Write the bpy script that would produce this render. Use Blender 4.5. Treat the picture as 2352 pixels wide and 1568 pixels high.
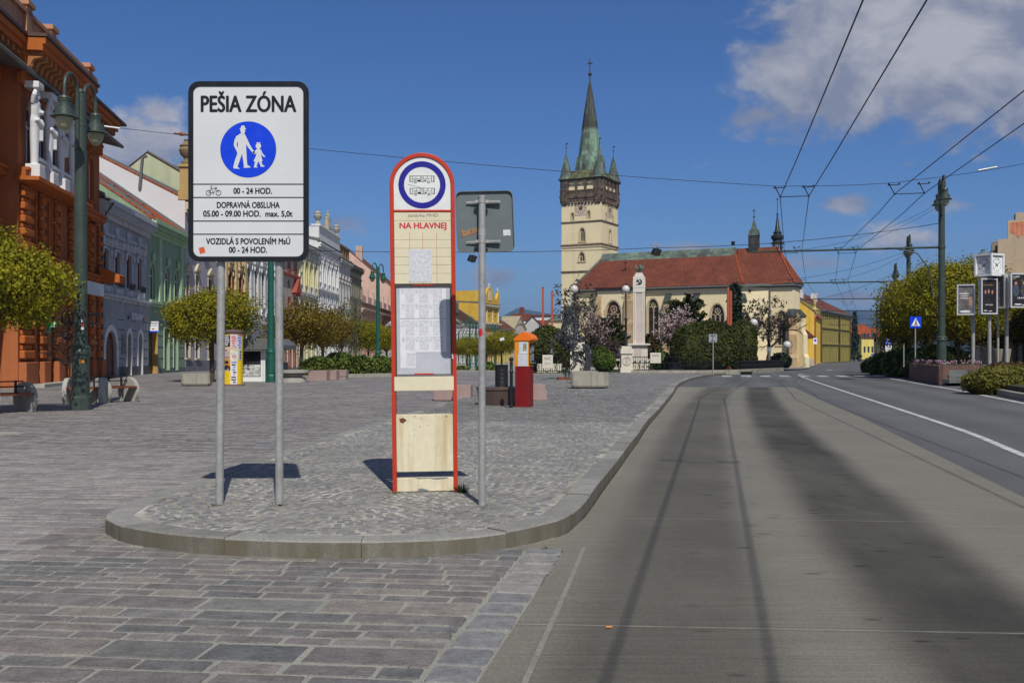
import bpy, math, random
import numpy as np
from mathutils import Vector, Matrix, Euler
R = math.radians
PI = math.pi
for o in list(bpy.data.objects): bpy.data.objects.remove(o)
scn = bpy.context.scene
C = scn.collection
# ------------------------------------------------------------------ camera, sky, sun, exposure
F, CX, HY, CAMZ = 2287.0, 1176.0, 808.0, 1.4      # focal length and horizon of the photograph at 2352 px width
cam = bpy.data.cameras.new('camera'); cam.lens = 35.0; cam.sensor_width = 36.0; cam.sensor_fit = 'HORIZONTAL'
cam.shift_y = 24.0/2352; cam.clip_end = 20000; cam.clip_start = 0.1
camo = bpy.data.objects.new('camera', cam); C.objects.link(camo)
camo.location = (0, 0, CAMZ); camo.rotation_euler = (R(90), 0, 0); scn.camera = camo

SUN_EL, SUN_AZ = R(48), R(14.0)     # sun stands behind the camera, a little to the right
sdir = Vector((math.sin(SUN_AZ)*math.cos(SUN_EL), -math.cos(SUN_AZ)*math.cos(SUN_EL), math.sin(SUN_EL)))
sl = bpy.data.lights.new('sun', 'SUN'); sl.energy = 3.9; sl.angle = R(0.5); sl.color = (1.0, 0.955, 0.88)
so = bpy.data.objects.new('sun', sl); C.objects.link(so)
so.rotation_euler = sdir.to_track_quat('Z', 'Y').to_euler(); so.location = (20, -60, 60)
scn.view_settings.view_transform = 'Standard'; scn.view_settings.look = 'None'
scn.view_settings.exposure = 0.1; scn.view_settings.gamma = 1.0

class NT:
    """small helper that writes node trees"""
    def __init__(s, nt): s.nt = nt
    def n(s, typ, _in=None, **kw):
        nd = s.nt.nodes.new(typ)
        for k, v in kw.items(): setattr(nd, k, v)
        for k, v in (_in or {}).items():
            if isinstance(v, bpy.types.NodeSocket): s.nt.links.new(v, nd.inputs[k])
            else: nd.inputs[k].default_value = v
        return nd
    def m(s, op, a, b=0.0, c=0.0, clamp=False):
        nd = s.n('ShaderNodeMath', {0: a, 1: b, 2: c}, operation=op); nd.use_clamp = clamp
        return nd.outputs[0]
    def vm(s, op, a, b=None, scale=None):
        d = {0: a}
        if b is not None: d[1] = b
        if scale is not None: d['Scale'] = scale
        nd = s.n('ShaderNodeVectorMath', d, operation=op)
        return nd.outputs['Value'] if op in ('LENGTH', 'DOT_PRODUCT', 'DISTANCE') else nd.outputs[0]
    def mr(s, v, a, b, c=0.0, d=1.0, smooth=False):
        nd = s.n('ShaderNodeMapRange', {0: v, 1: a, 2: b, 3: c, 4: d}); nd.clamp = True
        if smooth: nd.interpolation_type = 'SMOOTHSTEP'
        return nd.outputs[0]
    def noise(s, vec, scale, detail=4.0, rough=0.55, dist=0.0):
        return s.n('ShaderNodeTexNoise', {'Vector': vec, 'Scale': scale, 'Detail': detail, 'Roughness': rough, 'Distortion': dist}).outputs[0]
    def mix(s, f, a, b, blend='MIX'):
        nd = s.n('ShaderNodeMix', data_type='RGBA', blend_type=blend)
        for i, v in ((0, f), (6, a), (7, b)):
            if isinstance(v, bpy.types.NodeSocket): s.nt.links.new(v, nd.inputs[i])
            else: nd.inputs[i].default_value = (tuple(v)+(1.0,))[:4] if i else v
        return nd.outputs[2]
    def ramp(s, f, stops, interp='LINEAR'):
        nd = s.n('ShaderNodeValToRGB', {0: f}); cr = nd.color_ramp; cr.interpolation = interp
        while len(cr.elements) < len(stops): cr.elements.new(0.5)
        for e, (p, c) in zip(cr.elements, stops): e.position = p; e.color = tuple(c)+(1.0,)
        return nd.outputs[0]
    def map(s, vec, scale=(1, 1, 1), loc=(0, 0, 0), rot=(0, 0, 0)):
        return s.n('ShaderNodeMapping', {0: vec, 1: loc, 2: rot, 3: scale}).outputs[0]
    def link(s, a, b): s.nt.links.new(a, b)

def build_world():
    w = bpy.data.worlds.new('World'); scn.world = w; w.use_nodes = True
    t = NT(w.node_tree); bg = w.node_tree.nodes['Background']
    sky = t.n('ShaderNodeTexSky', sky_type='NISHITA'); sky.sun_disc = False
    sky.sun_elevation = SUN_EL; sky.sun_rotation = PI - SUN_AZ; sky.altitude = 300; sky.air_density = 1.0; sky.dust_density = 0.3; sky.ozone_density = 2.5
    hs = t.n('ShaderNodeHueSaturation', {'Saturation': SKY_SAT, 'Value': 1.0, 'Color': sky.outputs[0]}).outputs[0]
    hs = t.mix(1.0, hs, SKY_TINT, 'MULTIPLY')
    d = t.n('ShaderNodeTexCoord').outputs['Generated']
    s = t.n('ShaderNodeSeparateXYZ', {0: d}); x, y, z = s.outputs
    yy = t.m('MAXIMUM', y, 0.05)
    u, v = t.m('DIVIDE', x, yy), t.m('DIVIDE', z, yy)
    front = t.mr(y, 0.1, 0.3)
    # a bank of cumulus: each lobe sits at a compass direction and height above the horizon
    acc = None
    for (px, py, a, b, g) in CLOUDS:
        cu, cv = (px-CX)/F, (HY-py)/F
        du = t.m('DIVIDE', t.m('SUBTRACT', u, cu), a/F); dv = t.m('DIVIDE', t.m('SUBTRACT', v, cv), b/F)
        r = t.m('SQRT', t.m('ADD', t.m('MULTIPLY', du, du), t.m('MULTIPLY', dv, dv)))
        k = t.m('MULTIPLY', t.mr(r, 0.0, 1.25, 1.0, -0.25), g)
        acc = k if acc is None else t.m('MAXIMUM', acc, k)
    vec = t.n('ShaderNodeCombineXYZ', {0: u, 1: t.m('MULTIPLY', v, 1.5), 2: 0.37}).outputs[0]
    n1 = t.noise(vec, 9.0, 9.0, 0.6, 0.35)
    n3 = t.noise(vec, 30.0, 6.0, 0.6, 0.2)
    n2 = t.noise(t.vm('ADD', vec, (0.012, -0.03, 0.0)), 9.0, 7.0, 0.58, 0.35)
    cover = t.mr(t.m('ADD', t.m('MULTIPLY', acc, 1.15), t.m('ADD', t.m('MULTIPLY', t.m('SUBTRACT', n1, 0.5), 1.5), t.m('MULTIPLY', t.m('SUBTRACT', n3, .5), .85))), 0.28, 0.80, 0, 1, True)
    # soft shading inside the cloud: where it gets thicker towards the sun it is darker below
    shade = t.mr(t.m('ADD', t.m('MULTIPLY', t.m('SUBTRACT', n1, n2), 1.5), t.noise(vec, 5.0, 4.0, 0.5)), 0.32, 0.72, 0, 1)
    cc = t.mix(shade, CLOUD_DARK, CLOUD_LIGHT)
    back = t.m('MULTIPLY', t.mr(t.noise(d, 2.2, 6, .6), .42, .60, 0, 1, True), t.mr(y, .15, -.1, 0, 1))      # unseen clouds added behind the camera to keep the ambient light neutral
    cover = t.m('MULTIPLY', t.m('MAXIMUM', t.m('MULTIPLY', cover, front), back), CLOUD_OP)
    col = t.mix(cover, hs, cc)
    t.link(col, bg.inputs[0]); bg.inputs[1].default_value = SKY_STR
SKY_STR, SKY_SAT, CLOUD_OP = 0.052, 1.1, 0.93
SKY_TINT = (.70, .98, 1.42)
CLOUD_LIGHT, CLOUD_DARK = (8.6, 8.6, 9.2), (4.2, 4.7, 6.2)
CLOUDS = [(2250, 80, 600, 330, 1.7), (1900, 190, 330, 190, 1.35), (1760, 265, 160, 70, .8), (2100, 20, 480, 250, 1.7), (2430, 150, 400, 260, 1.7),
          (325, 345, 230, 125, 1.1), (370, 265, 130, 60, .7), (790, 505, 170, 60, .66), (1130, 640, 170, 40, .5), (1930, 472, 105, 34, .78),
          (1570, 572, 150, 34, .85), (2250, 360, 110, 38, .45), (2080, 550, 200, 50, .62), (1880, 605, 150, 36, .62), (2200, 470, 120, 40, .5), (1450, 720, 300, 30, .5), (1950, 680, 220, 30, .55), (60, 240, 120, 50, .3), (2090, 375, 50, 20, .45)]
build_world()
HAZE = 1.4e-4

# ------------------------------------------------------------------ places: pixel of the photograph at a known distance -> metres
def gz(y):
    t = min(1.0, max(0.0, (y-60.0)/90.0)); return -1.0*t*t*(3-2*t)      # the ground falls by a metre beyond the square
def P(px, py, Y): return Vector(((px-CX)/F*Y, Y, CAMZ-(py-HY)/F*Y))
def GX(px, Y): return (px-CX)/F*Y
def GP(px, Y, dz=0.0): return Vector((GX(px, Y), Y, gz(Y)+dz))

# ------------------------------------------------------------------ mesh helper
class MB:
    def __init__(s): s.v = []; s.f = []; s.mi = []
    def add(s, vs, fs, mi=0, M=None):
        b = len(s.v)
        s.v += [tuple(M @ Vector(p)) for p in vs] if M is not None else [tuple(p) for p in vs]
        s.f += [tuple(b+i for i in f) for f in fs]; s.mi += [mi]*len(fs); return s
    def box(s, x0, x1, y0, y1, z0, z1, mi=0, M=None):
        vs = [(x0, y0, z0), (x1, y0, z0), (x1, y1, z0), (x0, y1, z0), (x0, y0, z1), (x1, y0, z1), (x1, y1, z1), (x0, y1, z1)]
        return s.add(vs, [(0, 3, 2, 1), (4, 5, 6, 7), (0, 1, 5, 4), (1, 2, 6, 5), (2, 3, 7, 6), (3, 0, 4, 7)], mi, M)
    def tube(s, pts, r, n=8, mi=0, caps=True, M=None):
        pts = [Vector(p) for p in pts]; rs = r if isinstance(r, (list, tuple)) else [r]*len(pts)
        vs = []; up = None
        for i, p in enumerate(pts):
            t = (pts[min(i+1, len(pts)-1)]-pts[max(i-1, 0)]).normalized()
            if up is None: up = Vector((0, 0, 1)) if abs(t.z) < .9 else Vector((0, 1, 0))
            a = (up-t*up.dot(t)).normalized(); b = t.cross(a); up = a
            vs += [p+(a*math.cos(2*PI*k/n)+b*math.sin(2*PI*k/n))*rs[i] for k in range(n)]
        fs = [(i*n+k, i*n+(k+1) % n, (i+1)*n+(k+1) % n, (i+1)*n+k) for i in range(len(pts)-1) for k in range(n)]
        if caps: fs += [tuple(range(n-1, -1, -1)), tuple((len(pts)-1)*n+k for k in range(n))]
        return s.add(vs, fs, mi, M)
    def lathe(s, prof, n=16, mi=0, c=(0, 0, 0), M=None, rot=0.0):
        vs = [(c[0]+r*math.cos(2*PI*k/n+rot), c[1]+r*math.sin(2*PI*k/n+rot), c[2]+z) for r, z in prof for k in range(n)]
        fs = [(i*n+k, i*n+(k+1) % n, (i+1)*n+(k+1) % n, (i+1)*n+k) for i in range(len(prof)-1) for k in range(n)]
        if prof[0][0] > 1e-4: fs.append(tuple(range(n-1, -1, -1)))
        if prof[-1][0] > 1e-4: fs.append(tuple((len(prof)-1)*n+k for k in range(n)))
        return s.add(vs, fs, mi, M)
    def sphere(s, c, r, n=16, mi=0, sc=(1, 1, 1), M=None):
        m = max(6, n//2)
        prof = [(max(1e-5, r*math.sin(PI*i/m)), -r*math.cos(PI*i/m)) for i in range(m+1)]
        b = len(s.v); s.lathe(prof, n, mi)
        for i in range(b, len(s.v)):
            p = Vector(s.v[i]); p = Vector((p.x*sc[0]+c[0], p.y*sc[1]+c[1], p.z*sc[2]+c[2])); s.v[i] = tuple(M @ p) if M is not None else tuple(p)
        return s
    def prism(s, poly, h0, h1, mi=0, M=None, axis='z'):
        """poly in 2D; axis z: (x,y) extruded in z; axis y: (x,z) extruded in y; axis x: (y,z) extruded in x"""
        n = len(poly)
        f = {'z': lambda p, h: (p[0], p[1], h), 'y': lambda p, h: (p[0], h, p[1]), 'x': lambda p, h: (h, p[0], p[1])}[axis]
        ar = sum(poly[i][0]*poly[(i+1) % n][1]-poly[(i+1) % n][0]*poly[i][1] for i in range(n))
        if (ar < 0) != (axis == 'y'): poly = poly[::-1]
        vs = [f(p, h0) for p in poly]+[f(p, h1) for p in poly]
        fs = [tuple(range(n-1, -1, -1)), tuple(range(n, 2*n))]+[(i, (i+1) % n, n+(i+1) % n, n+i) for i in range(n)]
        if h1 < h0: fs = [g[::-1] for g in fs]
        return s.add(vs, fs, mi, M)
    def quad(s, a, b, c, d, mi=0): return s.add([a, b, c, d], [(0, 1, 2, 3)], mi)
    def build(s, name, mats, parent=None, smooth=None, uv=True, bevel=0.0, loc=None):
        me = bpy.data.meshes.new(name); me.from_pydata(s.v, [], s.f)
        if not isinstance(mats, (list, tuple)): mats = [mats]
        for m in mats: me.materials.append(m)
        if len(mats) > 1: me.polygons.foreach_set('material_index', s.mi)
        if uv and len(s.f) < 60000: auto_uv(me)
        if smooth is not None:
            me.polygons.foreach_set('use_smooth', [True]*len(me.polygons)); me.set_sharp_from_angle(angle=R(smooth))
        me.update()
        o = bpy.data.objects.new(name, me); C.objects.link(o)
        if parent is not None: o.parent = parent
        if loc is not None: o.location = loc
        if bevel: 
            b = o.modifiers.new('bevel', 'BEVEL'); b.width = bevel; b.segments = 2; b.limit_method = 'ANGLE'; b.angle_limit = R(40)
        return o
def auto_uv(me):
    """metres along the level direction and up the slope of every face"""
    uvl = me.uv_layers.new(name='uv'); nl = len(me.loops)
    if nl == 0: return
    co = np.empty(len(me.vertices)*3); me.vertices.foreach_get('co', co); co = co.reshape(-1, 3)
    li = np.empty(nl, dtype=np.int64); me.loops.foreach_get('vertex_index', li)
    tot = np.empty(len(me.polygons), dtype=np.int64); me.polygons.foreach_get('loop_total', tot)
    nr = np.empty(len(me.polygons)*3); me.polygons.foreach_get('normal', nr); nr = nr.reshape(-1, 3)
    ua = np.stack([-nr[:, 1], nr[:, 0], 0*nr[:, 0]], 1); l = np.linalg.norm(ua, axis=1)
    flat = l < 1e-3; ua[flat] = (1, 0, 0); l[flat] = 1; ua /= l[:, None]
    va = np.cross(nr, ua); fi = np.repeat(np.arange(len(tot)), tot)
    p = co[li]; uv = np.stack([(p*ua[fi]).sum(1), (p*va[fi]).sum(1)], 1)
    uvl.data.foreach_set('uv', uv.astype(np.float32).ravel())

def tag(o, label, cat, group=None):
    o['label'] = label; o['category'] = cat
    if group: o['group'] = group
    return o
def struct(o): o['kind'] = 'structure'; return o
def stuff(o, label, cat): o['label'] = label; o['category'] = cat; o['kind'] = 'stuff'; return o
def thing(name, label, cat, loc=(0, 0, 0), rz=0.0, group=None, sc=None):
    o = bpy.data.objects.new(name, None); C.objects.link(o); o.location = loc; o.rotation_euler = (0, 0, rz); o.empty_display_size = .2
    if sc: o.scale = (sc, sc, sc) if not isinstance(sc, tuple) else sc
    return tag(o, label, cat, group)
def dup(root, label, loc, rz=0.0, sc=None, group=None):
    """a copy of a thing with copies of its parts and sub-parts (mesh data shared)"""
    def cp(o, par):
        c = o.copy(); C.objects.link(c)
        if par is not None: c.parent = par
        for ch in list(o.children): cp(ch, c)
        return c
    r = cp(root, None); r.location = loc; r.rotation_euler = (0, 0, rz); r['label'] = label
    if group: r['group'] = group
    if sc: r.scale = (sc, sc, sc) if not isinstance(sc, tuple) else sc
    return r
def share(name, src, parent, loc=(0, 0, 0), rot=(0, 0, 0)):
    o = bpy.data.objects.new(name, src.data); C.objects.link(o); o.parent = parent; o.location = loc; o.rotation_euler = rot
    for m in src.modifiers:
        b = o.modifiers.new(m.name, m.type)
        if m.type == 'BEVEL': b.width = m.width; b.segments = m.segments; b.limit_method = m.limit_method; b.angle_limit = m.angle_limit
    return o

_tx = {}
def text_geo(s, bold=0.0):
    k = (s, bold)
    if k in _tx: return _tx[k]
    cu = bpy.data.curves.new('t', 'FONT'); cu.body = s; cu.offset = bold; cu.resolution_u = 4; cu.fill_mode = 'FRONT'
    ob = bpy.data.objects.new('t', cu); me = ob.to_mesh()
    v = [tuple(p.co) for p in me.vertices]; f = [tuple(p.vertices) for p in me.polygons]
    ob.to_mesh_clear(); bpy.data.objects.remove(ob); bpy.data.curves.remove(cu)
    _tx[k] = (v, f); return _tx[k]
CAPH = max(p[1] for p in text_geo('H')[0])
def put_text(mb, s, x0, x1, zb, caph, y, mi=0, M=None, bold=0.0):
    """writing on a plate in the local x-z plane, facing -y, fitted between x0 and x1 with its base line at zb"""
    v, f = text_geo(s)
    bold = max(0, bold)
    if not v: return
    xa, xb = min(p[0] for p in v), max(p[0] for p in v); k = (x1-x0)/(xb-xa); kz = caph/CAPH
    e = bold*k      # a heavier stroke: the same letters set again, a hair to each side and a hair in front
    for i, (dx, dz) in enumerate(((0, 0), (e, 0), (-e, 0), (0, e*.6), (0, -e*.6)) if bold else ((0, 0),)):
        mb.add([(x0+e+(p[0]-xa)*k*(1-2*e/(x1-x0))+dx, y-.00012*i, zb+p[1]*kz+dz) for p in v], f, mi, M)

# ------------------------------------------------------------------ materials
def newmat(name):
    m = bpy.data.materials.new(name); m.use_nodes = True
    return m, NT(m.node_tree), m.node_tree.nodes['Principled BSDF']
def mat(name, col, rough=.75, metal=0., var=.10, vs=1.3, var2=.07, vs2=18., bump=0., bs=60., spec=.4, rand=0., stain=None, streak=None, emit=None):
    m, t, b = newmat(name)
    co = t.n('ShaderNodeTexCoord').outputs['Object']
    k = t.m('MULTIPLY', t.mr(t.noise(co, vs, 5), .25, .75, 1-var, 1+var), t.mr(t.noise(co, vs2, 3), .25, .75, 1-var2, 1+var2))
    if rand:
        k = t.m('MULTIPLY', k, t.mr(t.n('ShaderNodeNewGeometry').outputs['Random Per Island'], 0, 1, 1-rand, 1+rand))
    c = t.vm('SCALE', tuple(col), scale=k)
    if stain:
        sc, ssc, th, am = stain
        c = t.mix(t.m('MULTIPLY', t.mr(t.noise(co, ssc, 6, .65), th, th+.16), am), c, sc)
    if streak:      # run-off marks, drawn out downwards
        sc, ssc, th, am = streak
        c = t.mix(t.m('MULTIPLY', t.mr(t.noise(t.map(co, (1, 1, .07)), ssc, 5, .6), th, th+.2), am), c, sc)
    t.link(c, b.inputs['Base Color'])
    t.link(t.mr(t.noise(co, vs2*.6, 3), .3, .7, max(0, rough-.08), min(1, rough+.08)), b.inputs['Roughness'])
    b.inputs['Metallic'].default_value = metal; b.inputs['Specular IOR Level'].default_value = spec
    if bump: 
        t.link(t.n('ShaderNodeBump', {'Strength': bump, 'Distance': .01, 'Height': t.noise(co, bs, 5, .6)}).outputs[0], b.inputs['Normal'])
    if emit: b.inputs['Emission Color'].default_value = tuple(emit[:3])+(1,); b.inputs['Emission Strength'].default_value = emit[3]
    return m
_pm = {}
def plaster(col, nm='plaster'):
    k = (nm,)+tuple(col)
    if k not in _pm: _pm[k] = mat(nm, col, .88, var=.09, vs=.5, var2=.07, vs2=7, bump=.25, bs=30, spec=.2, streak=(tuple(c*.62 for c in col), 1.6, .50, .55), stain=(tuple(c*.8 for c in col), .7, .5, .6))
    return _pm[k]
def tiles(name, ca, cb, row=.33, colw=.22, dark=.45):
    """clay roof tiles: courses up the slope, every tile its own tone"""
    m, t, b = newmat(name); uv = t.n('ShaderNodeUVMap').outputs[0]
    br = t.n('ShaderNodeTexBrick', {'Vector': uv, 'Color1': tuple(ca)+(1,), 'Color2': tuple(cb)+(1,), 'Mortar': tuple(c*dark for c in ca)+(1,), 'Scale': 1.0, 'Mortar Size': .022, 'Mortar Smooth': .3, 'Bias': 0., 'Brick Width': colw, 'Row Height': row})
    co = t.n('ShaderNodeTexCoord').outputs['Object']
    c = t.mix(1.0, br.outputs[0], t.vm('SCALE', (1, 1, 1), scale=t.mr(t.noise(co, .35, 6, .65), .3, .7, .72, 1.22)), 'MULTIPLY')
    t.link(c, b.inputs['Base Color']); b.inputs['Roughness'].default_value = .85; b.inputs['Specular IOR Level'].default_value = .25
    sp = t.n('ShaderNodeSeparateXYZ', {0: uv}); h = t.m('FRACT', t.m('DIVIDE', sp.outputs[1], row))
    h2 = t.m('MULTIPLY', t.m('SINE', t.m('MULTIPLY', sp.outputs[0], 2*PI/colw)), .35)
    t.link(t.n('ShaderNodeBump', {'Strength': .8, 'Distance': .04, 'Height': t.m('SUBTRACT', h2, h)}).outputs[0], b.inputs['Normal'])
    return m
def leafmat(name, cols, rough=.6, trans=.25, vs=1.2):
    m, t, b = newmat(name)
    rnd = t.n('ShaderNodeNewGeometry').outputs['Random Per Island']
    co = t.n('ShaderNodeTexCoord').outputs['Object']
    f = t.m('ADD', t.m('MULTIPLY', rnd, .55), t.mr(t.noise(co, vs, 3), .3, .7, 0, .45))
    n = len(cols); c = t.ramp(f, [(i/(n-1), k) for i, k in enumerate(cols)])
    t.link(c, b.inputs['Base Color']); b.inputs['Roughness'].default_value = rough; b.inputs['Specular IOR Level'].default_value = .25
    tr = t.n('ShaderNodeBsdfTranslucent', {'Color': c}); mx = t.n('ShaderNodeMixShader', {0: trans, 1: b.outputs[0], 2: tr.outputs[0]})
    t.link(mx.outputs[0], m.node_tree.nodes['Material Output'].inputs[0]); return m
def glassmat(name, col=(.02, .025, .03), rough=.06):
    m, t, b = newmat(name); co = t.n('ShaderNodeTexCoord').outputs['Object']
    c = t.vm('SCALE', col, scale=t.mr(t.noise(co, 1.1, 2), .3, .7, .4, 1.9)); t.link(c, b.inputs['Base Color'])
    b.inputs['Roughness'].default_value = rough; b.inputs['Specular IOR Level'].default_value = .5
    t.link(t.n('ShaderNodeBump', {'Strength': .06, 'Distance': .05, 'Height': t.noise(co, .9, 2)}).outputs[0], b.inputs['Normal']); return m
M = {}
M['glass'] = glassmat('window_glass')
M['galv'] = mat('galvanised_steel', (.36, .36, .35), .45, .35, var=.14, vs=6, var2=.15, vs2=30, bump=.05)
M['green_iron'] = mat('green_painted_iron', (.040, .058, .047), .42, 0, var=.18, vs=3, var2=.15, vs2=22, bump=.15, bs=45, stain=((.05, .06, .055), 7, .58, .5))
M['teal_iron'] = mat('teal_painted_iron', (.012, .085, .065), .4, 0, var=.15, vs=3, bump=.1)
M['black_iron'] = mat('black_iron', (.012, .013, .015), .45, 0, var=.2, vs=6, bump=.1)
M['dark_wire'] = mat('dark_wire', (.02, .02, .022), .5, .3)
M['white'] = mat('white_paint', (.72, .73, .73), .6, var=.05, vs=2)
M['trim_white'] = mat('white_stucco', (.62, .62, .62), .85, var=.1, vs=1.0, bump=.2, bs=30, streak=((.36, .35, .33), 2.2, .56, .5))
M['frame_white'] = mat('white_window_frame', (.6, .6, .57), .6)
M['frame_brown'] = mat('brown_window_frame', (.20, .055, .02), .55, var=.15)
M['frame_dark'] = mat('dark_window_frame', (.06, .05, .045), .55)
M['wood_door'] = mat('wooden_door', (.12, .032, .014), .5, var=.2, vs=4, streak=((.05, .015, .008), 9, .5, .6))
M['concrete'] = mat('weathered_concrete', (.30, .285, .235), .9, var=.16, vs=2.2, var2=.18, vs2=40, bump=.5, bs=70, spec=.2, streak=((.12, .11, .07), 5, .5, .6))
M['concrete_pale'] = mat('pale_concrete', (.34, .33, .295), .9, var=.13, vs=3, var2=.12, vs2=50, bump=.45, bs=90, spec=.2)
M['granite_pink'] = mat('pink_granite', (.30, .21, .19), .7, var=.12, vs=2, var2=.28, vs2=120, bump=.1)
M['granite_dark'] = mat('dark_granite', (.075, .05, .045), .35, var=.2, vs=2, var2=.3, vs2=110)
M['limestone'] = mat('pale_limestone', (.58, .54, .45), .85, var=.1, vs=1.4, var2=.06, bump=.3, bs=40, streak=((.33, .30, .24), 2.5, .56, .5))
M['sandstone'] = mat('sandstone', (.42, .30, .17), .9, var=.2, vs=1.2, var2=.15, vs2=9, bump=.6, bs=14, streak=((.2, .14, .08), 1.2, .52, .5))
M['copper'] = None
M['bark'] = mat('grey_bark', (.085, .070, .055), .95, var=.3, vs=6, bump=1., bs=30, spec=.1)
M['bark_dark'] = mat('dark_bark', (.04, .032, .026), .95, var=.3, vs=6, bump=1., bs=30, spec=.1)
M['red'] = mat('red_paint', (.46, .036, .012), .42, var=.1, vs=4, var2=.06, stain=((.40, .05, .03), 9, .62, .6))
M['rail_red'] = mat('rust_red_paint', (.36, .075, .035), .6, var=.15)
M['soil'] = mat('soil', (.06, .045, .03), 1., var=.3, vs=5, bump=1., bs=20)
M['slate'] = mat('grey_sheet_roof', (.12, .125, .12), .6, var=.2, vs=1)
# ================================================================== GROUND
random.seed(7); rng = random.Random(7)
def m_ground():
    m, t, b = newmat('ground'); co = t.n('ShaderNodeTexCoord').outputs['Object']
    c = t.ramp(t.noise(co, .25, 8, .6), [(.3, (.12, .115, .11)), (.7, (.17, .165, .155))]); t.link(c, b.inputs['Base Color']); b.inputs['Roughness'].default_value = .95; return m
def m_stone(name, stops, bump=.35, scale=1.0):
    """every stone has a tone of its own; fine grain and cleft on top"""
    m, t, b = newmat(name); rnd = t.n('ShaderNodeNewGeometry').outputs['Random Per Island']; co = t.n('ShaderNodeTexCoord').outputs['Object']
    c = t.ramp(rnd, stops)
    g = t.m('MULTIPLY', t.mr(t.noise(co, 6*scale, 6, .7), .3, .7, .66, 1.30), t.mr(t.noise(t.map(co, (1, 2.6, 1), rot=(0, 0, .6)), 60*scale, 6, .8), .33, .67, .55, 1.5))
    g = t.m('MULTIPLY', g, t.mr(t.noise(co, .35, 3), .3, .7, .9, 1.1))
    t.link(t.vm('SCALE', c, scale=g), b.inputs['Base Color']); b.inputs['Roughness'].default_value = .78; b.inputs['Specular IOR Level'].default_value = .3
    h = t.m('ADD', t.noise(t.map(co, (1, 2.2, 1), rot=(0, 0, .5)), 14*scale, 6, .65), t.m('MULTIPLY', t.noise(co, 110*scale, 3, .6), .25))
    t.link(t.n('ShaderNodeBump', {'Strength': bump, 'Distance': .02, 'Height': h}).outputs[0], b.inputs['Normal']); return m
def m_concrete_bay():
    m, t, b = newmat('concrete_bay'); co = t.n('ShaderNodeTexCoord').outputs['Object']; s = t.n('ShaderNodeSeparateXYZ', {0: co}); x, y = s.outputs[0], s.outputs[1]
    u = t.m('SUBTRACT', x, t.m('ADD', t.m('MULTIPLY', y, .172), t.m('MULTIPLY', t.m('MULTIPLY', y, y), .001)))      # distance from the line the buses drive
    u = t.m('ADD', u, t.m('MULTIPLY', t.m('SUBTRACT', t.noise(t.map(co, (.6, .35, 1)), 1.2, 4), .5), .16))
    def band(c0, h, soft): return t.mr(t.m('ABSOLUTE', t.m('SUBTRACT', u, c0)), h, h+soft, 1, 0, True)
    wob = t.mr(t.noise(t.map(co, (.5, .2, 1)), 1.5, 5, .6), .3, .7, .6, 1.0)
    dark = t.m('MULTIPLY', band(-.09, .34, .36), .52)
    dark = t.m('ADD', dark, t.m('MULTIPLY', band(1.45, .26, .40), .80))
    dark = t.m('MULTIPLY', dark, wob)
    # oil drips, pulled out across the lane
    vo = t.n('ShaderNodeTexVoronoi', {'Vector': t.map(co, (3.0, 6.5, 1)), 'Scale': 1.0, 'Randomness': 1.0}); 
    sepc = t.n('ShaderNodeSeparateColor', {0: vo.outputs['Color']}).outputs[0]
    drip = t.m('MULTIPLY', t.m('MULTIPLY', t.mr(vo.outputs['Distance'], .10, .24, 1, 0, True), t.mr(sepc, .52, .58, 0, 1)), t.mr(t.m('ABSOLUTE', t.m('SUBTRACT', u, .85)), .3, 1.1, .7, 0.05))
    fine = t.m('MULTIPLY', t.mr(t.noise(t.map(co, (1.2, 45, 1)), 1.0, 5, .65), .3, .7, .80, 1.18), t.mr(t.noise(co, 75, 4, .75), .25, .75, .66, 1.32))
    big = t.mr(t.noise(co, .5, 6, .6), .3, .7, .90, 1.1)
    dust = t.mr(t.m('ADD', u, t.m('MULTIPLY', t.noise(co, 1.3, 5, .6), .5)), -.95, -.55, 1.22, 1.0)      # grit swept against the kerb
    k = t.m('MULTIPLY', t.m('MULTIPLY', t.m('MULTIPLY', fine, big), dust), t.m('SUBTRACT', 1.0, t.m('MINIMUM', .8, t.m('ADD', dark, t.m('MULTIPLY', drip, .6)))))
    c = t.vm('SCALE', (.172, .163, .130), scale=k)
    yj = t.m('SUBTRACT', t.m('ADD', y, t.m('MULTIPLY', x, .07)), 5.12); fr = t.m('FRACT', t.m('DIVIDE', yj, 3.32)); d = t.m('MULTIPLY', t.m('MINIMUM', fr, t.m('SUBTRACT', 1.0, fr)), 3.32)
    d = t.m('ADD', d, t.m('MULTIPLY', t.m('SUBTRACT', t.noise(co, 25, 4), .5), .008))
    jn = t.m('MULTIPLY', t.mr(d, .005, .013, 1, 0), t.mr(t.noise(co, 5, 4), .3, .6, .35, 1))
    c = t.mix(t.m('MULTIPLY', jn, .5), c, (.34, .32, .25))
    jd = t.m('MULTIPLY', t.mr(t.m('ABSOLUTE', t.m('SUBTRACT', d, .022)), .004, .012, 1, 0), .35); c = t.mix(jd, c, (.05, .05, .045))
    t.link(c, b.inputs['Base Color']); b.inputs['Roughness'].default_value = .82; b.inputs['Specular IOR Level'].default_value = .3
    t.link(t.n('ShaderNodeBump', {'Strength': .35, 'Distance': .006, 'Height': t.m('ADD', t.noise(t.map(co, (2, 60, 1)), 1., 5, .7), t.noise(co, 90, 4, .7))}).outputs[0], b.inputs['Normal']); return m
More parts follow.
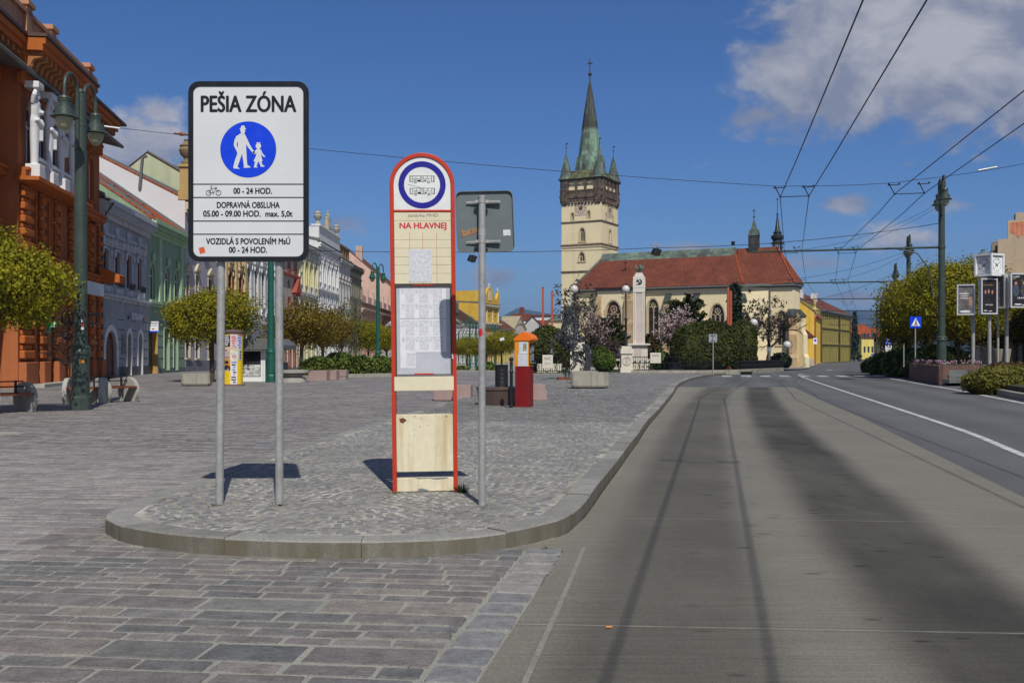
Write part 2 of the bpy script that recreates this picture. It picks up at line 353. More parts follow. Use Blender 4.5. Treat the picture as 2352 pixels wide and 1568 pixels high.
def m_asphalt():
    m, t, b = newmat('asphalt'); co = t.n('ShaderNodeTexCoord').outputs['Object']; s = t.n('ShaderNodeSeparateXYZ', {0: co}); x, y = s.outputs[0], s.outputs[1]
    u = t.m('SUBTRACT', x, t.m('ADD', t.m('MULTIPLY', y, .20), 4.0)); u = t.m('ADD', u, t.m('MULTIPLY', t.noise(co, .25, 3), .8))
    lane = t.mr(t.m('SINE', t.m('MULTIPLY', u, 3.4)), -1, 1, .86, 1.08)
    k = t.m('MULTIPLY', t.m('MULTIPLY', t.mr(t.noise(co, .3, 6, .6), .3, .7, .85, 1.15), t.mr(t.noise(co, 140, 3, .7), .25, .75, .7, 1.3)), lane)
    t.link(t.vm('SCALE', (.105, .106, .107), scale=k), b.inputs['Base Color']); b.inputs['Roughness'].default_value = .85; b.inputs['Specular IOR Level'].default_value = .3
    t.link(t.n('ShaderNodeBump', {'Strength': .5, 'Distance': .006, 'Height': t.noise(co, 120, 3, .7)}).outputs[0], b.inputs['Normal']); return m
def m_line():
    m, t, b = newmat('worn_road_paint'); co = t.n('ShaderNodeTexCoord').outputs['Object']
    k = t.mr(t.m('ADD', t.noise(co, 3, 6, .7), t.m('MULTIPLY', t.noise(co, 60, 3, .7), .3)), .52, .82, 0, 1)
    t.link(t.mix(k, (.58, .58, .56), (.26, .26, .25)), b.inputs['Base Color']); b.inputs['Roughness'].default_value = .7; return m

def sheet(name, left, right, ys, zoff, m):
    """a strip of ground between two outlines given as x at each y, following the fall of the ground"""
    def at(pl, y):
        for (ya, xa), (yb, xb) in zip(pl, pl[1:]):
            if y <= yb: return xa+(xb-xa)*(y-ya)/(yb-ya)
        return pl[-1][1]
    mb = MB(); vs = []
    for y in ys: vs += [(at(left, y), y, gz(y)+zoff), (at(right, y), y, gz(y)+zoff)]
    mb.add(vs, [(2*i, 2*i+1, 2*i+3, 2*i+2) for i in range(len(ys)-1)]); return struct(mb.build(name, m, uv=False))
YS = [-30, 0, 4, 10, 20, 30, 40, 50, 60, 65, 70, 75, 80, 85, 90, 95, 100, 105, 110, 115, 120, 125, 130, 135, 140, 145, 150, 200, 300, 450]
gmb = MB(); xs = [-6000, -400, -80, -26, 0, 30, 80, 400, 6000]; yy = YS+[900, 3000, 9000]
gmb.add([(x, y, gz(y)-.03) for y in yy for x in xs], [(j*9+i, j*9+i+1, (j+1)*9+i+1, (j+1)*9+i) for j in range(len(yy)-1) for i in range(8)])
struct(gmb.build('ground', m_ground(), uv=False))

# ---- outline of the raised island: the outer top edge of its kerb, read off the photograph (x, y in metres)
KR = [(-1.8, 25.0), (-2.33, 19.3), (-2.93, 13.8), (-3.15, 10.6), (-3.26, 8.9), (-3.24, 8.29), (-3.18, 7.78), (-3.05, 7.55), (-2.84, 7.29), (-2.49, 7.04), (-2.12, 6.87), (-1.66, 6.76), (-1.18, 6.71), (-.71, 6.75), (-.40, 6.83),
      (-.145, 6.97), (.063, 7.17), (.268, 7.43), (.416, 7.70), (.60, 8.42), (.75, 9.2), (.915, 10.09), (1.19, 11.5), (1.56, 13.46), (1.99, 15.7), (2.6, 19.0), (3.43, 23.1), (5.09, 31.6), (7.0, 41.5), (9.4, 51), (11.9, 58.5), (15.2, 66), (18.2, 73), (21.5, 79)]
def catmull(pts, step):
    out = []
    for i in range(len(pts)-1):
        p0, p1, p2, p3 = [Vector((*pts[min(max(k, 0), len(pts)-1)], 0)) for k in (i-1, i, i+1, i+2)]
        n = max(1, int((p2-p1).length/step))
        for k in range(n):
            t = k/n; out.append(.5*((2*p1)+(p2-p0)*t+(2*p0-5*p1+4*p2-p3)*t*t+(3*p1-p0-3*p2+p3)*t**3))
    out.append(Vector((*pts[-1], 0))); return out
KL = catmull(KR, .12)
def offset(line, d):
    o = []
    for i, p in enumerate(line):
        t = (line[min(i+1, len(line)-1)]-line[max(i-1, 0)]).normalized(); o.append(p+Vector((-t.y, t.x, 0))*d)
    return o
KIN = offset(KL, .21)           # inner edge, towards the middle of the island
ISL_Z = .125
def kerb_stones():
    mb = MB(); s = 0.0; start = 0
    for i in range(1, len(KL)):
        s += (KL[i]-KL[i-1]).length
        ln = .95 if KL[i].y < 12 else 1.0
        if s >= ln or i == len(KL)-1:
            a, b = KL[start:i+1], KIN[start:i+1]; n = len(a); tb = .006*rng.uniform(-1, 1)
            t0 = (a[1]-a[0]).normalized()*.0018; t1 = (a[-1]-a[-2]).normalized()*.0018
            def row(pts, z, dz=0): 
                q = [Vector((p.x, p.y, gz(p.y)+z)) for p in pts]; q[0] += t0; q[-1] -= t1; return q
            ch = .012
            ac = [p+(q-p).normalized()*ch for p, q in zip(a, b)]
            rows = [row(a, -.02), row(a, ISL_Z-ch+tb), row(ac, ISL_Z+tb), row(b, ISL_Z+tb), row(b, ISL_Z-.06)]
            vs = [p for r in rows for p in r]; fs = [(r*n+k, r*n+k+1, (r+1)*n+k+1, (r+1)*n+k) for r in range(4) for k in range(n-1)]
            fs = [f[::-1] for f in fs]
            fs += [tuple(r*n for r in range(5)), tuple(r*n+n-1 for r in range(4, -1, -1))]
            mb.add(vs, fs); s = 0.0; start = i
    return mb
def m_kerb():
    m, t, b = newmat('kerb_stone'); co = t.n('ShaderNodeTexCoord').outputs['Object']; rnd = t.n('ShaderNodeNewGeometry').outputs['Random Per Island']
    nz = t.n('ShaderNodeSeparateXYZ', {0: t.n('ShaderNodeNewGeometry').outputs['True Normal']}).outputs[2]
    k = t.m('MULTIPLY', t.mr(t.noise(co, 5, 6, .65), .3, .7, .82, 1.15), t.m('MULTIPLY', t.mr(t.noise(co, 60, 5, .8), .3, .7, .6, 1.35), t.mr(rnd, 0, 1, .80, 1.18)))
    c = t.vm('SCALE', (.235, .232, .212), scale=k)
    grime = t.m('MULTIPLY', t.mr(t.noise(t.map(co, (1, 1, .2)), 4, 6, .7), .34, .58, .45, .97), t.mr(nz, .3, .8, 1, 0))      # splashed road dirt on the upright face
    c = t.mix(grime, c, (.13, .115, .08)); t.link(c, b.inputs['Base Color']); b.inputs['Roughness'].default_value = .9; b.inputs['Specular IOR Level'].default_value = .2
    t.link(t.n('ShaderNodeBump', {'Strength': .5, 'Distance': .008, 'Height': t.noise(co, 70, 5, .7)}).outputs[0], b.inputs['Normal']); return m
struct(kerb_stones().build('kerb', m_kerb(), uv=False))
# bed of the island
bed = MB(); ys2 = [p for p in YS if p >= 10 and p <= 80]
poly = [(p.x, p.y) for p in KIN]
def x_right(y): 
    c = [p for p in KIN if p.x > -.9]
    for a, b in zip(c, c[1:]):
        if a.y <= y <= b.y: return a.x+(b.x-a.x)*(y-a.y)/max(1e-6, b.y-a.y)
    return c[-1].x if y > c[-1].y else None
def x_left(y):
    c = [p for p in KIN if p.x < -.9 or p.y > 20][::-1]
    c = [p for p in c if p.x < -.9]
    for a, b in zip(c, c[1:]):
        lo, hi = (a, b) if a.y < b.y else (b, a)
        if lo.y <= y <= hi.y: return lo.x+(hi.x-lo.x)*(y-lo.y)/max(1e-6, hi.y-lo.y)
    return -1.6+(y-25)*.06 if y > 24 else None
nose = [p for p in KIN if p.y <= 12]
m_mortar = mat('pale_mortar', (.27, .265, .228), .95, var=.15, vs=1.2, var2=.25, vs2=60, bump=.6, bs=80, spec=.15)
bed.add([(p.x, p.y, ISL_Z-.003) for p in nose], [tuple(range(len(nose)))[::-1]])
yb = [11.95+k*1.5 for k in range(46)]
bed.add([q for y in yb for q in ((x_left(y)-.02, y, gz(y)+ISL_Z-.003), (x_right(y)+.02, y, gz(y)+ISL_Z-.003))], [(2*i, 2*i+1, 2*i+3, 2*i+2) for i in range(len(yb)-1)])
# fix the winding of the nose so that it faces up
mi_, ti_, bi_ = newmat('sett_mortar'); ci_ = ti_.n('ShaderNodeTexCoord').outputs['Object']
ti_.link(ti_.ramp(ti_.m('ADD', ti_.m('MULTIPLY', ti_.noise(ci_, 2.2, 4), .6), ti_.m('MULTIPLY', ti_.noise(ci_, 30, 4, .7), .4)), [(.38, (.12, .115, .09)), (.52, (.30, .29, .235)), (.64, (.50, .485, .41))]), bi_.inputs['Base Color']); bi_.inputs['Roughness'].default_value = .95
struct(bed.build('island_bed', mi_, uv=False))
def stone8(mb, cx, cy, hx, hy, rot, z, ch, jit, top=.012, n8=True):
    """one paving stone: worn corners and a rounded-over top edge"""
    ca, sa = math.cos(rot), math.sin(rot)
    if n8:
        base = [(-hx, -hy+ch), (-hx+ch, -hy), (hx-ch, -hy), (hx, -hy+ch), (hx, hy-ch), (hx-ch, hy), (-hx+ch, hy), (-hx, hy-ch)]
    else: base = [(-hx, -hy), (hx, -hy), (hx, hy), (-hx, hy)]
    n = len(base); base = [(p[0]+rng.uniform(-jit, jit), p[1]+rng.uniform(-jit, jit)) for p in base]
    w = lambda p: (cx+p[0]*ca-p[1]*sa, cy+p[0]*sa+p[1]*ca)
    if top > 0:
        tx, ty = rng.uniform(-.01, .01), rng.uniform(-.01, .01); k = min(.012, hx*.16, hy*.16)
        ins = [(p[0]*(1-k/hx), p[1]*(1-k/hy)) for p in base]
        vs = [(*w(p), z-top) for p in base]+[(*w(p), z+p[0]*tx+p[1]*ty) for p in ins]
        mb.add(vs, [tuple(range(n, 2*n))]+[(i, (i+1) % n, n+(i+1) % n, n+i) for i in range(n)])
    else: mb.add([(*w(p), z) for p in base], [tuple(range(n))])
NI = [(p.x, p.y) for p in offset(KL, .258) if p.y <= 12.2]
def in_nose(x, y):
    c = False; n = len(NI)
    for i in range(n):
        (xa, ya), (xb, yb_) = NI[i], NI[i-1]
        if (ya > y) != (yb_ > y) and x < (xb-xa)*(y-ya)/(yb_-ya)+xa: c = not c
    return c
def setts():
    mb = MB(); d = .088
    y = 6.6; 
    while y < 30:
        xl, xr = -3.4, 5.4; x = xl
        step = d if y < 16 else .13
        while x < xr:
            bow = .20*math.cos(2*PI*(x+.35)/1.9)+.05*math.sin(x*2.1+y*.4)
            py = y+bow+rng.uniform(-.012, .012); px = x+rng.uniform(-.014, .014); sx = step*rng.choice((.85, 1, 1, 1.15))
            ok = in_nose(px, py) if py < 11 else x_left(py)+.05 < px < x_right(py)-.05
            if ok:
                slope = -.20*math.sin(2*PI*(x+.35)/1.9)*2*PI/1.9
                stone8(mb, px, py, sx/2-.008, step/2-.0078, math.atan(slope)*.9+rng.uniform(-.07, .07), gz(py)+ISL_Z+rng.uniform(-.0015, .0015), .008, .005, .008 if y < 18 else 0, y < 14)
            x += sx
        y += step
    # coarser cubes further off
    while y < 80:
        step = .24
        xl, xr = x_left(y), x_right(y); x = xl
        while x < xr:
            stone8(mb, x+rng.uniform(-.02, .02), y+.12*math.cos(2*PI*x/2.2), step/2-.014, step/2-.014, rng.uniform(-.1, .1), gz(y)+ISL_Z, .02, .012, 0, False); x += step
        y += step
    return mb
m_sett = m_stone('granite_setts', [(0, (.15, .152, .155)), (.35, (.185, .185, .182)), (.7, (.22, .216, .205)), (.9, (.24, .222, .20)), (1, (.28, .27, .25))], .5, 1.6)
struct(setts().build('island_paving', m_sett, uv=False))

# ---- plaza of large paving slabs, level with the road
def gutter_x(y): return -.40+.180*(y-4.21)
struct(sheet('plaza_bed', [(-30, -60), (90, -60), (200, -60), (450, -60)], [(-30, -5.9), (4.2, -.10), (7.5, .40), (7.51, .2), (9, -.8), (25, -.6), (60, 4), (80, 10), (450, 30)], [-30, 2, 4.2, 7.5, 7.51]+YS[3:], .003, m_mortar))
def slabs():
    mb = MB(); mp = MB(); a = R(-6.5); ca, sa = math.cos(a), math.sin(a); ox, oy = -1.0, 4.5
    q = -2.6
    while q < 70:
        near = q < 9
        h = rng.choice((.12, .14, .16, .19, .22, .27)) if near else rng.choice((.15, .2, .24)) if q < 25 else rng.choice((.26, .34))
        p = -40.0 if q > 25 else (-30.0 if q > 12 else -9.0); p += rng.uniform(0, .3)
        pmax = 3.0 if q < 10 else 6
        g = .012 if near else .014
        while p < pmax:
            l = h*rng.uniform(1.2, 2.1)+rng.uniform(.06, .14)
            cx, cy = p+l/2, q+h/2; wob = .02*math.sin(p*.9+q)
            X = ox+cx*ca-(cy+wob)*sa; Y = oy+cx*sa+(cy+wob)*ca
            lim = gutter_x(Y) if Y < 7.4 else (x_left(Y)-.0 if x_left(Y) is not None and Y > 8 else -1.0)
            hx = l/2-g/2
            if Y < 7.4 and X+hx > lim-.14:
                if X-hx > lim-.06: break
                nw = (lim-.012-(X-hx)); X = X-hx+nw/2; hx = nw/2
            if Y >= 7.4 and Y < 25 and X-hx > lim: break
            if Y >= 25 and X > -1.9+(Y-25)*.06: break
            if X-hx > -30 and Y > 3.2 and -F*.53*Y/F < X+hx:
                stone8(mb if X > -3.42 and Y < 8.5 else mp, X, Y, hx, h/2-g/2, a+rng.uniform(-.012, .012), gz(Y)+.008+rng.uniform(-.002, .002), .008, .005 if near else .007, .012 if near else 0, q < 6.5)
            p += l
        q += h
    return mb, mp
m_plaza = m_stone('plaza_slabs', [(0, (.168, .162, .156)), (.3, (.205, .194, .184)), (.6, (.228, .208, .196)), (.85, (.24, .232, .218)), (1, (.265, .235, .21))], .3, 1.0)
m_slab = m_stone('paving_slabs', [(0, (.112, .113, .110)), (.2, (.142, .140, .133)), (.42, (.152, .138, .129)), (.62, (.166, .152, .141)), (.82, (.178, .172, .160)), (.94, (.190, .168, .149)), (1, (.212, .193, .165))], .45, 1.0)
sl_, pz_ = slabs(); struct(sl_.build('driveway_paving', m_slab, uv=False)); struct(pz_.build('plaza_paving', m_plaza, uv=False))
def gutter():
    mb = MB(); y = 3.4
    while y < 7.02:
        l = rng.uniform(.2, .34); x = gutter_x(y+l/2)+.13
        stone8(mb, x, y+l/2, .125+rng.uniform(-.008, .008), l/2-.008, -.18, .009, .025, .01, .016); y += l
    return mb
struct(gutter().build('gutter_setts', m_sett, uv=False))
# pale seam between the two kinds of paving, running back across the square
def ribbon(pts, w, z, mb, mi=0):
    p = [Vector((x, y, 0)) for x, y in pts]; l, r = offset(p, w/2), offset(p, -w/2); n = len(p)
    mb.add([(q.x, q.y, gz(q.y)+z) for q in l]+[(q.x, q.y, gz(q.y)+z) for q in r], [(i, n+i, n+i+1, i+1) for i in range(n-1)], mi); return mb
seam = MB(); ribbon([(GX(-30, 20.4), 20.4), (GX(0, 19.9), 19.9), (GX(180, 21.8), 21.8), (GX(345, 23.5), 23.5), (GX(490, 26.3), 26.3), (GX(640, 30), 30), (GX(720, 33.6), 33.6)], .13, .014, seam)
struct(seam.build('paving_seam', mat('pale_seam', (.30, .295, .265), .9, var=.2, vs=3), uv=False))

# ---- road
kr = [(p.y, p.x+.02) for p in KL if p.x > -.3]
road_left = [(-30, -6.0)]+[(4.21, -.17), (7.0, .33)]+[q for q in kr if q[0] > 7.1]+[(90, 25), (105, 30.5), (130, 38.5), (165, 50.5), (250, 80), (450, 150)]
road_right = [(-30, 5), (4, 9.6), (13, 11.5), (20, 13.1), (27, 14.8), (36.5, 17.4), (45, 19.4), (54.5, 22.0), (80, 30.6), (125, 47.5), (180, 68), (250, 92), (450, 163)]
ysr = sorted(set([-30, 4.21, 5, 6, 7, 7.12, 7.43, 7.7, 8.42, 9.2, 10.1, 11.5, 13.4, 15.7, 19, 23, 27, 31.6, 36.5, 41.5, 46, 51, 54.5, 58.5, 66, 73, 79]+[y for y in YS if y > 79]+[165, 180, 250]))
sheet('road', road_left, road_right, ysr, .000, m_asphalt())
bay_l = [(-4, -1.75), (4.21, -.145), (6.98, .36), (7.03, .0), (7.14, .05)]+[q for q in kr if q[0] > 7.15 and q[0] < 41]
bay_r = [(-4, 2.0), (4.0, 3.72), (9.57, 4.92), (15.1, 6.11), (21, 7.4), (30, 9.2), (40.2, 11.3)]
ysb = [-4, 4.0, 4.21, 6.98, 7.03, 7.14, 7.43, 7.5, 7.7, 8.42, 9.2, 10.1, 11.5, 13.4, 15.1, 15.7, 19, 21, 23, 27, 30, 31.6, 36, 39.6]
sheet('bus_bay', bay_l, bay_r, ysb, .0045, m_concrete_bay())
mk = MB()
ribbon([(.045, 4.1), (.057, 4.22), (.20, 5.1), (.36, 6.1), (.51, 7.09)], .028, .0085, mk)
struct(mk.build('bay_marking', mat('faded_paint', (.215, .206, .172), .8, var=.2, vs=8, var2=.25, vs2=60), uv=False))
m_paint = m_line()
mk = MB(); cl = [(2.6, -5), (4.45, 3), (5.6, 8), (6.92, 13.45), (7.95, 17.4), (9.45, 24.3), (12.3, 37.7), (14.3, 47), (16.4, 56.5)]; ribbon([(p.x, p.y) for p in catmull(cl, 1.0)], .13, .005, mk); struct(mk.build('centre_line', m_paint, uv=False))
mk = MB(); el = [(6.2, -4), (8.8, 5), (11.0, 14), (12.3, 20), (13.9, 27), (16.3, 36.5), (18.2, 45), (20.4, 54.5)]; ribbon([(p.x, p.y) for p in catmull(el, 1.0)], .16, .005, mk); struct(mk.build('edge_line', m_paint, uv=False))
mk = MB()
for k in range(12):
    x = GX(1664+44.0*k, 57.5); ribbon([(x-.1, 56.2), (x+.35, 58.6)], .55, .005, mk)
struct(mk.build('zebra_crossing', m_paint, uv=False))
mk = MB()
for pts in ([(26.5, 84), (31, 97), (37, 115), (43, 130)], [(32.5, 84), (37, 97), (43.5, 115), (50, 135), (58, 160)], [(17.5, 60.5), (18.2, 62.5)]): ribbon([(p.x, p.y) for p in catmull(pts, 2)], .3, .005, mk)
struct(mk.build('far_road_lines', m_paint, uv=False))
# pavements beyond the crossing (left) and along the right of the road
m_walk = m_stone('pavement', [(0, (.17, .165, .155)), (1, (.21, .2, .185))], .2)
sheet('pavement', [(79, 18.2), (90, 21.5), (130, 33), (165, 44), (250, 70)], [(79, 21.4), (90, 24.8), (105, 30.2), (130, 38.2), (165, 50.2), (250, 79.5)], [79]+[y for y in YS if 80 <= y <= 250]+[250], .10, m_walk)
sheet('right_pavement', [(y, x+.02) for y, x in road_right], [(y, x+14) for y, x in road_right], [y for y in ysr if y <= 250], .12, m_walk)
rk = MB()
pl = [(x, y) for y, x in road_right if y <= 250]; n = len(pl)
rk.add([(x, y, gz(y)-.02) for x, y in pl]+[(x, y, gz(y)+.13) for x, y in pl]+[(x+.2, y, gz(y)+.13) for x, y in pl]+[(x+.2, y, gz(y)+.0) for x, y in pl], [(r*n+i, (r+1)*n+i, (r+1)*n+i+1, r*n+i+1) for r in range(3) for i in range(n-1)])
struct(rk.build('right_kerb', m_kerb(), uv=False))
# low hills behind the town
def hills(name, Y, prof, col, back):
    mb = MB(); n = len(prof); rows = [(0, 1.0), (back*.4, 1.12), (back, .2)]; vs = []
    for px, py in prof: vs.append((GX(px, Y), Y-back*.5, -4))
    for dy, k in rows: vs += [(GX(px, Y), Y+dy, ((HY-py)/F*Y+1.4)*k) for px, py in prof]
    mb.add(vs, [(r*n+i, r*n+i+1, (r+1)*n+i+1, (r+1)*n+i) for r in range(3) for i in range(n-1)])
    return struct(mb.build(name, mat(name, col, 1., var=.35, vs=.006, var2=.3, vs2=.05, spec=0), smooth=60, uv=False))
hills('hills', 5200, [(-1500, 770), (-600, 735), (0, 745), (600, 735), (1000, 740), (1150, 728), (1190, 708), (1215, 712), (1260, 720), (1400, 735), (1700, 745), (1850, 742), (1930, 728), (1975, 716), (2005, 722), (2030, 712), (2080, 728), (2300, 742), (3000, 725), (4200, 770)], (.05, .075, .05), 1500)
hills('near_hills', 1900, [(1700, 806), (1900, 795), (1965, 772), (1990, 764), (2020, 760), (2080, 752), (2200, 760), (2500, 775), (3000, 806)], (.02, .032, .016), 500)
# ================================================================== THINGS ON THE ISLAND
def rrect(w, h, r, n=6, cx=0, cz=0):
    o = []
    for sx, sz, a0 in ((1, 1, 0), (-1, 1, 90), (-1, -1, 180), (1, -1, 270)):
        for k in range(n+1):
            a = R(a0+90*k/n); o.append((cx+sx*(w/2-r)+r*math.cos(a), cz+sz*(h/2-r)+r*math.sin(a)))
    return o
def ring_poly(mb, outer, inner, y0, y1, mi=0):
    """a flat frame between two outlines with the same number of points, facing -y"""
    n = len(outer)
    vs = [(x, y0, z) for x, z in outer]+[(x, y0, z) for x, z in inner]+[(x, y1, z) for x, z in outer]+[(x, y1, z) for x, z in inner]
    fs = []
    for i in range(n):
        j = (i+1) % n; fs += [(i, n+i, n+j, j), (2*n+i, 2*n+j, 3*n+j, 3*n+i), (i, j, 2*n+j, 2*n+i), (n+i, 3*n+i, 3*n+j, n+j)]
    mb.add(vs, fs, mi)
def flat(mb, poly, y, mi=0):
    ar = sum(poly[i][0]*poly[(i+1) % len(poly)][1]-poly[(i+1) % len(poly)][0]*poly[i][1] for i in range(len(poly)))
    if ar < 0: poly = poly[::-1]
    mb.add([(x, y, z) for x, z in poly], [tuple(range(len(poly)))], mi)
def circ(r, n=48, cx=0, cz=0): return [(cx+r*math.cos(2*PI*k/n), cz+r*math.sin(2*PI*k/n)) for k in range(n)]

def m_reflective():
    m, t, b = newmat('retroreflective_sheet'); co = t.n('ShaderNodeTexCoord').outputs['Object']; s = t.n('ShaderNodeSeparateXYZ', {0: co})
    def grid(v): f = t.m('FRACT', t.m('MULTIPLY', v, 1/.0055)); return t.mr(t.m('ABSOLUTE', t.m('SUBTRACT', f, .5)), .40, .48, 0, 1)
    g = t.m('MAXIMUM', grid(s.outputs[0]), grid(s.outputs[2]))
    k = t.m('MULTIPLY', t.mr(t.noise(co, 1.4, 3), .3, .7, .94, 1.05), t.m('SUBTRACT', 1.0, t.m('MULTIPLY', g, .10)))
    t.link(t.vm('SCALE', (.60, .615, .62), scale=k), b.inputs['Base Color']); b.inputs['Roughness'].default_value = .35; return m
M['reflect'] = m_reflective()
M['sign_black'] = mat('sign_black', (.010, .010, .011), .35, var=.1)
M['sign_blue'] = mat('sign_blue', (.004, .045, .62), .35, var=.06, vs=4)
M['deep_blue'] = mat('deep_blue_print', (.018, .014, .24), .35, var=.05)
M['cream'] = mat('cream_enamel', (.64, .585, .42), .45, var=.05, vs=2.5, var2=.04, stain=((.50, .42, .22), 3.2, .64, .5))
M['cream_rust'] = mat('rusty_cream_enamel', (.66, .60, .43), .5, var=.05, vs=2, stain=((.30, .13, .04), 4.5, .70, .8), streak=((.42, .30, .13), 9, .47, .6))
M['pole_grey'] = M['galv']
M['paper'] = mat('white_paper', (.66, .66, .70), .8, var=.03)
M['grey_print'] = mat('grey_print', (.20, .20, .23), .7)
M['crimson'] = mat('crimson_letters', (.50, .035, .05), .5)
M['grey_plate'] = mat('grey_sign_back', (.12, .145, .15), .55, .25, var=.10, vs=3, var2=.05)

def zone_sign():
    k = 8.28/F; x0 = GX(568.5, 8.28)
    e = thing('zone_sign', 'big white PEŠIA ZÓNA pedestrian zone sign with black rim on two steel poles', 'traffic sign', (x0, 8.32, ISL_Z))
    c = .001073
    def L(cx, cy): return ((cx-574)*c, zc-(cy-787.5)*c)
    zc = (1160-392.5)*k
    pl = MB(); pl.prism(rrect(.985, 1.485, .085, cz=zc), -.012, .006, 0, axis='y'); pn = pl.build('sign_panel', M['reflect'], e)
    bd = MB(); ring_poly(bd, rrect(1.002, 1.502, .092, cz=zc), rrect(.918, 1.418, .055, cz=zc), -.0185, .012); bd.build('border', M['sign_black'], e)
    tx = MB(); y = -.0145
    for (s, a, b, base, cap, bo) in (('PEŠIA ZÓNA', 203, 948, 323, 122, .036), ('00 - 24 HOD.', 457, 758, 960, 45, .034), ('DOPRAVNÁ OBSLUHA', 328, 818, 1070, 45, .034), ('05.00 - 09.00 HOD.', 222, 670, 1137, 45, .034), ('max. 5,0t', 705, 918, 1137, 43, .034),
                          ('VOZIDLÁ S POVOLENÍM MsÚ', 245, 900, 1352, 45, .034), ('00 - 24 HOD.', 422, 720, 1418, 45, .034)):
        xa, z = L(a, base); xb, _ = L(b, base); put_text(tx, s, xa, xb, z, cap*c, y, 0, None, bo)
    for cy in (886, 989, 1172, 1274):
        z = L(0, cy)[1]; tx.add([(-.459, y, z-.0038), (.459, y, z-.0038), (.459, y, z+.0038), (-.459, y, z+.0038)], [(0, 1, 2, 3)])
    # bicycle
    for wx in (265, 341): 
        x, z = L(wx, 953); ring_poly(tx, circ(.0225, 20, x, z), circ(.0185, 20, x, z), y-.0008, y)
    for a, b in (((265, 953), (285, 918)), ((285, 918), (322, 918)), ((285, 918), (303, 955)), ((303, 955), (322, 918)), ((341, 953), (318, 905)), ((303, 955), (265, 953)), ((280, 903), (294, 903)), ((318, 912), (330, 914)), ((285, 918), (280, 903)), ((303, 955), (303, 966))):
        pa, pb = Vector(L(*a)), Vector(L(*b)); d = (pb-pa).normalized(); q = Vector((-d.y, d.x))*.0018
        tx.add([(p.x, y, p.y) for p in (pa-q, pb-q, pb+q, pa+q)], [(0, 1, 2, 3)])
    tx.build('lettering', M['sign_black'], e)
    dx, dz = L(573, 616); dk = MB(); flat(dk, circ(.2335, 64, dx, dz), -.0145); disc = dk.build('blue_disc', M['sign_blue'], e)
    fg = MB()
    body = [(518, 490), (480, 514), (466, 545), (460, 580), (470, 606), (484, 630), (489, 650), (470, 700), (458, 748), (458, 764), (508, 768), (490, 750), (508, 700), (525, 650), (533, 700), (540, 745), (538, 760), (592, 757), (586, 748), (566, 738), (562, 690), (559, 635), (556, 575), (572, 600), (598, 632), (614, 652), (628, 640), (606, 614), (586, 580), (570, 545), (552, 508), (540, 490)]
    child = [(642, 611), (632, 622), (622, 633), (606, 630), (612, 648), (625, 653), (638, 642), (632, 670), (614, 707), (626, 712), (620, 742), (616, 757), (649, 757), (637, 748), (650, 713), (656, 713), (672, 753), (701, 750), (697, 742), (684, 737), (676, 712), (684, 706), (672, 652), (690, 673), (706, 677), (702, 666), (685, 648), (675, 624), (662, 611)]
    hat = [(503, 456), (514, 451), (520, 433), (532, 430), (545, 434), (549, 452), (559, 456), (548, 460), (512, 460)]
    for po in (body, child, hat): flat(fg, [L(*p) for p in po], -.0155)
    for (cx, cy, a, b) in ((531, 470, 19, 24), (652, 590, 21, 22), (644, 566, 7, 5), (661, 566, 7, 5)):
        x, z = L(cx, cy); flat(fg, [(x+a*c*math.cos(2*PI*i/24), z+b*c*math.sin(2*PI*i/24)) for i in range(24)], -.0158)
    flat(fg, [L(*p) for p in ((520, 485), (542, 485), (543, 500), (516, 500))], -.0160)
    fg.build('pictogram', M['reflect'], e)
    gap = MB(); flat(gap, [L(*p) for p in ((493, 550), (484, 577), (490, 606), (493, 580))], -.0165); gap.build('pictogram_gap', M['sign_blue'], e)
    st = MB(); flat(st, [L(*p) for p in ((188, 1382), (228, 1372), (241, 1414), (198, 1427))], -.0146); so_ = st.build('sticker', mat('red_sticker', (.55, .08, .02), .5, var=.3, vs=40), e)
    so_['label'] = 'small red sticker in the lower left corner'
    zb = L(0, 1490)[1]
    for xb, xt in ((497, 504), (636, 635.5)):
        po = MB(); po.tube([((xb-568.5)*k, .045, -.05), ((xt-568.5)*k, .045, zc+.55)], .0335, 20); po.build('pole', M['galv'], e, smooth=40)
        cl = MB()
        for z in (zc-.55, zc+.5): cl.box((xt-568.5)*k-.06, (xt-568.5)*k+.06, .0065, .012, z-.02, z+.02)
        cl.build('clamp', M['galv'], e)
    return e
zone_sign()

def m_timetable():
    m, t, b = newmat('timetable_sheet'); co = t.n('ShaderNodeTexCoord').outputs['Object']; s = t.n('ShaderNodeSeparateXYZ', {0: co}); x, z = s.outputs[0], s.outputs[2]
    row = t.mr(t.m('ABSOLUTE', t.m('SUBTRACT', t.m('FRACT', t.m('MULTIPLY', z, 1/.0115)), .5)), .18, .26, 1, 0)
    chars = t.mr(t.n('ShaderNodeTexWhiteNoise', {0: t.n('ShaderNodeCombineXYZ', {0: t.m('FLOOR', t.m('MULTIPLY', x, 220)), 1: t.m('FLOOR', t.m('MULTIPLY', z, 1/.0115)), 2: 0.}).outputs[0]}).outputs[0], .40, .45, 0, 1)
    k = t.m('MULTIPLY', t.m('MULTIPLY', row, chars), .62)
    t.link(t.mix(k, (.62, .63, .67), (.16, .17, .2)), b.inputs['Base Color']); b.inputs['Roughness'].default_value = .5; return m
M['timetable'] = m_timetable()
M['plexi'] = mat('dusty_plastic', (.44, .46, .50), .25, var=.08, vs=3, stain=((.34, .36, .39), 4, .6, .5))

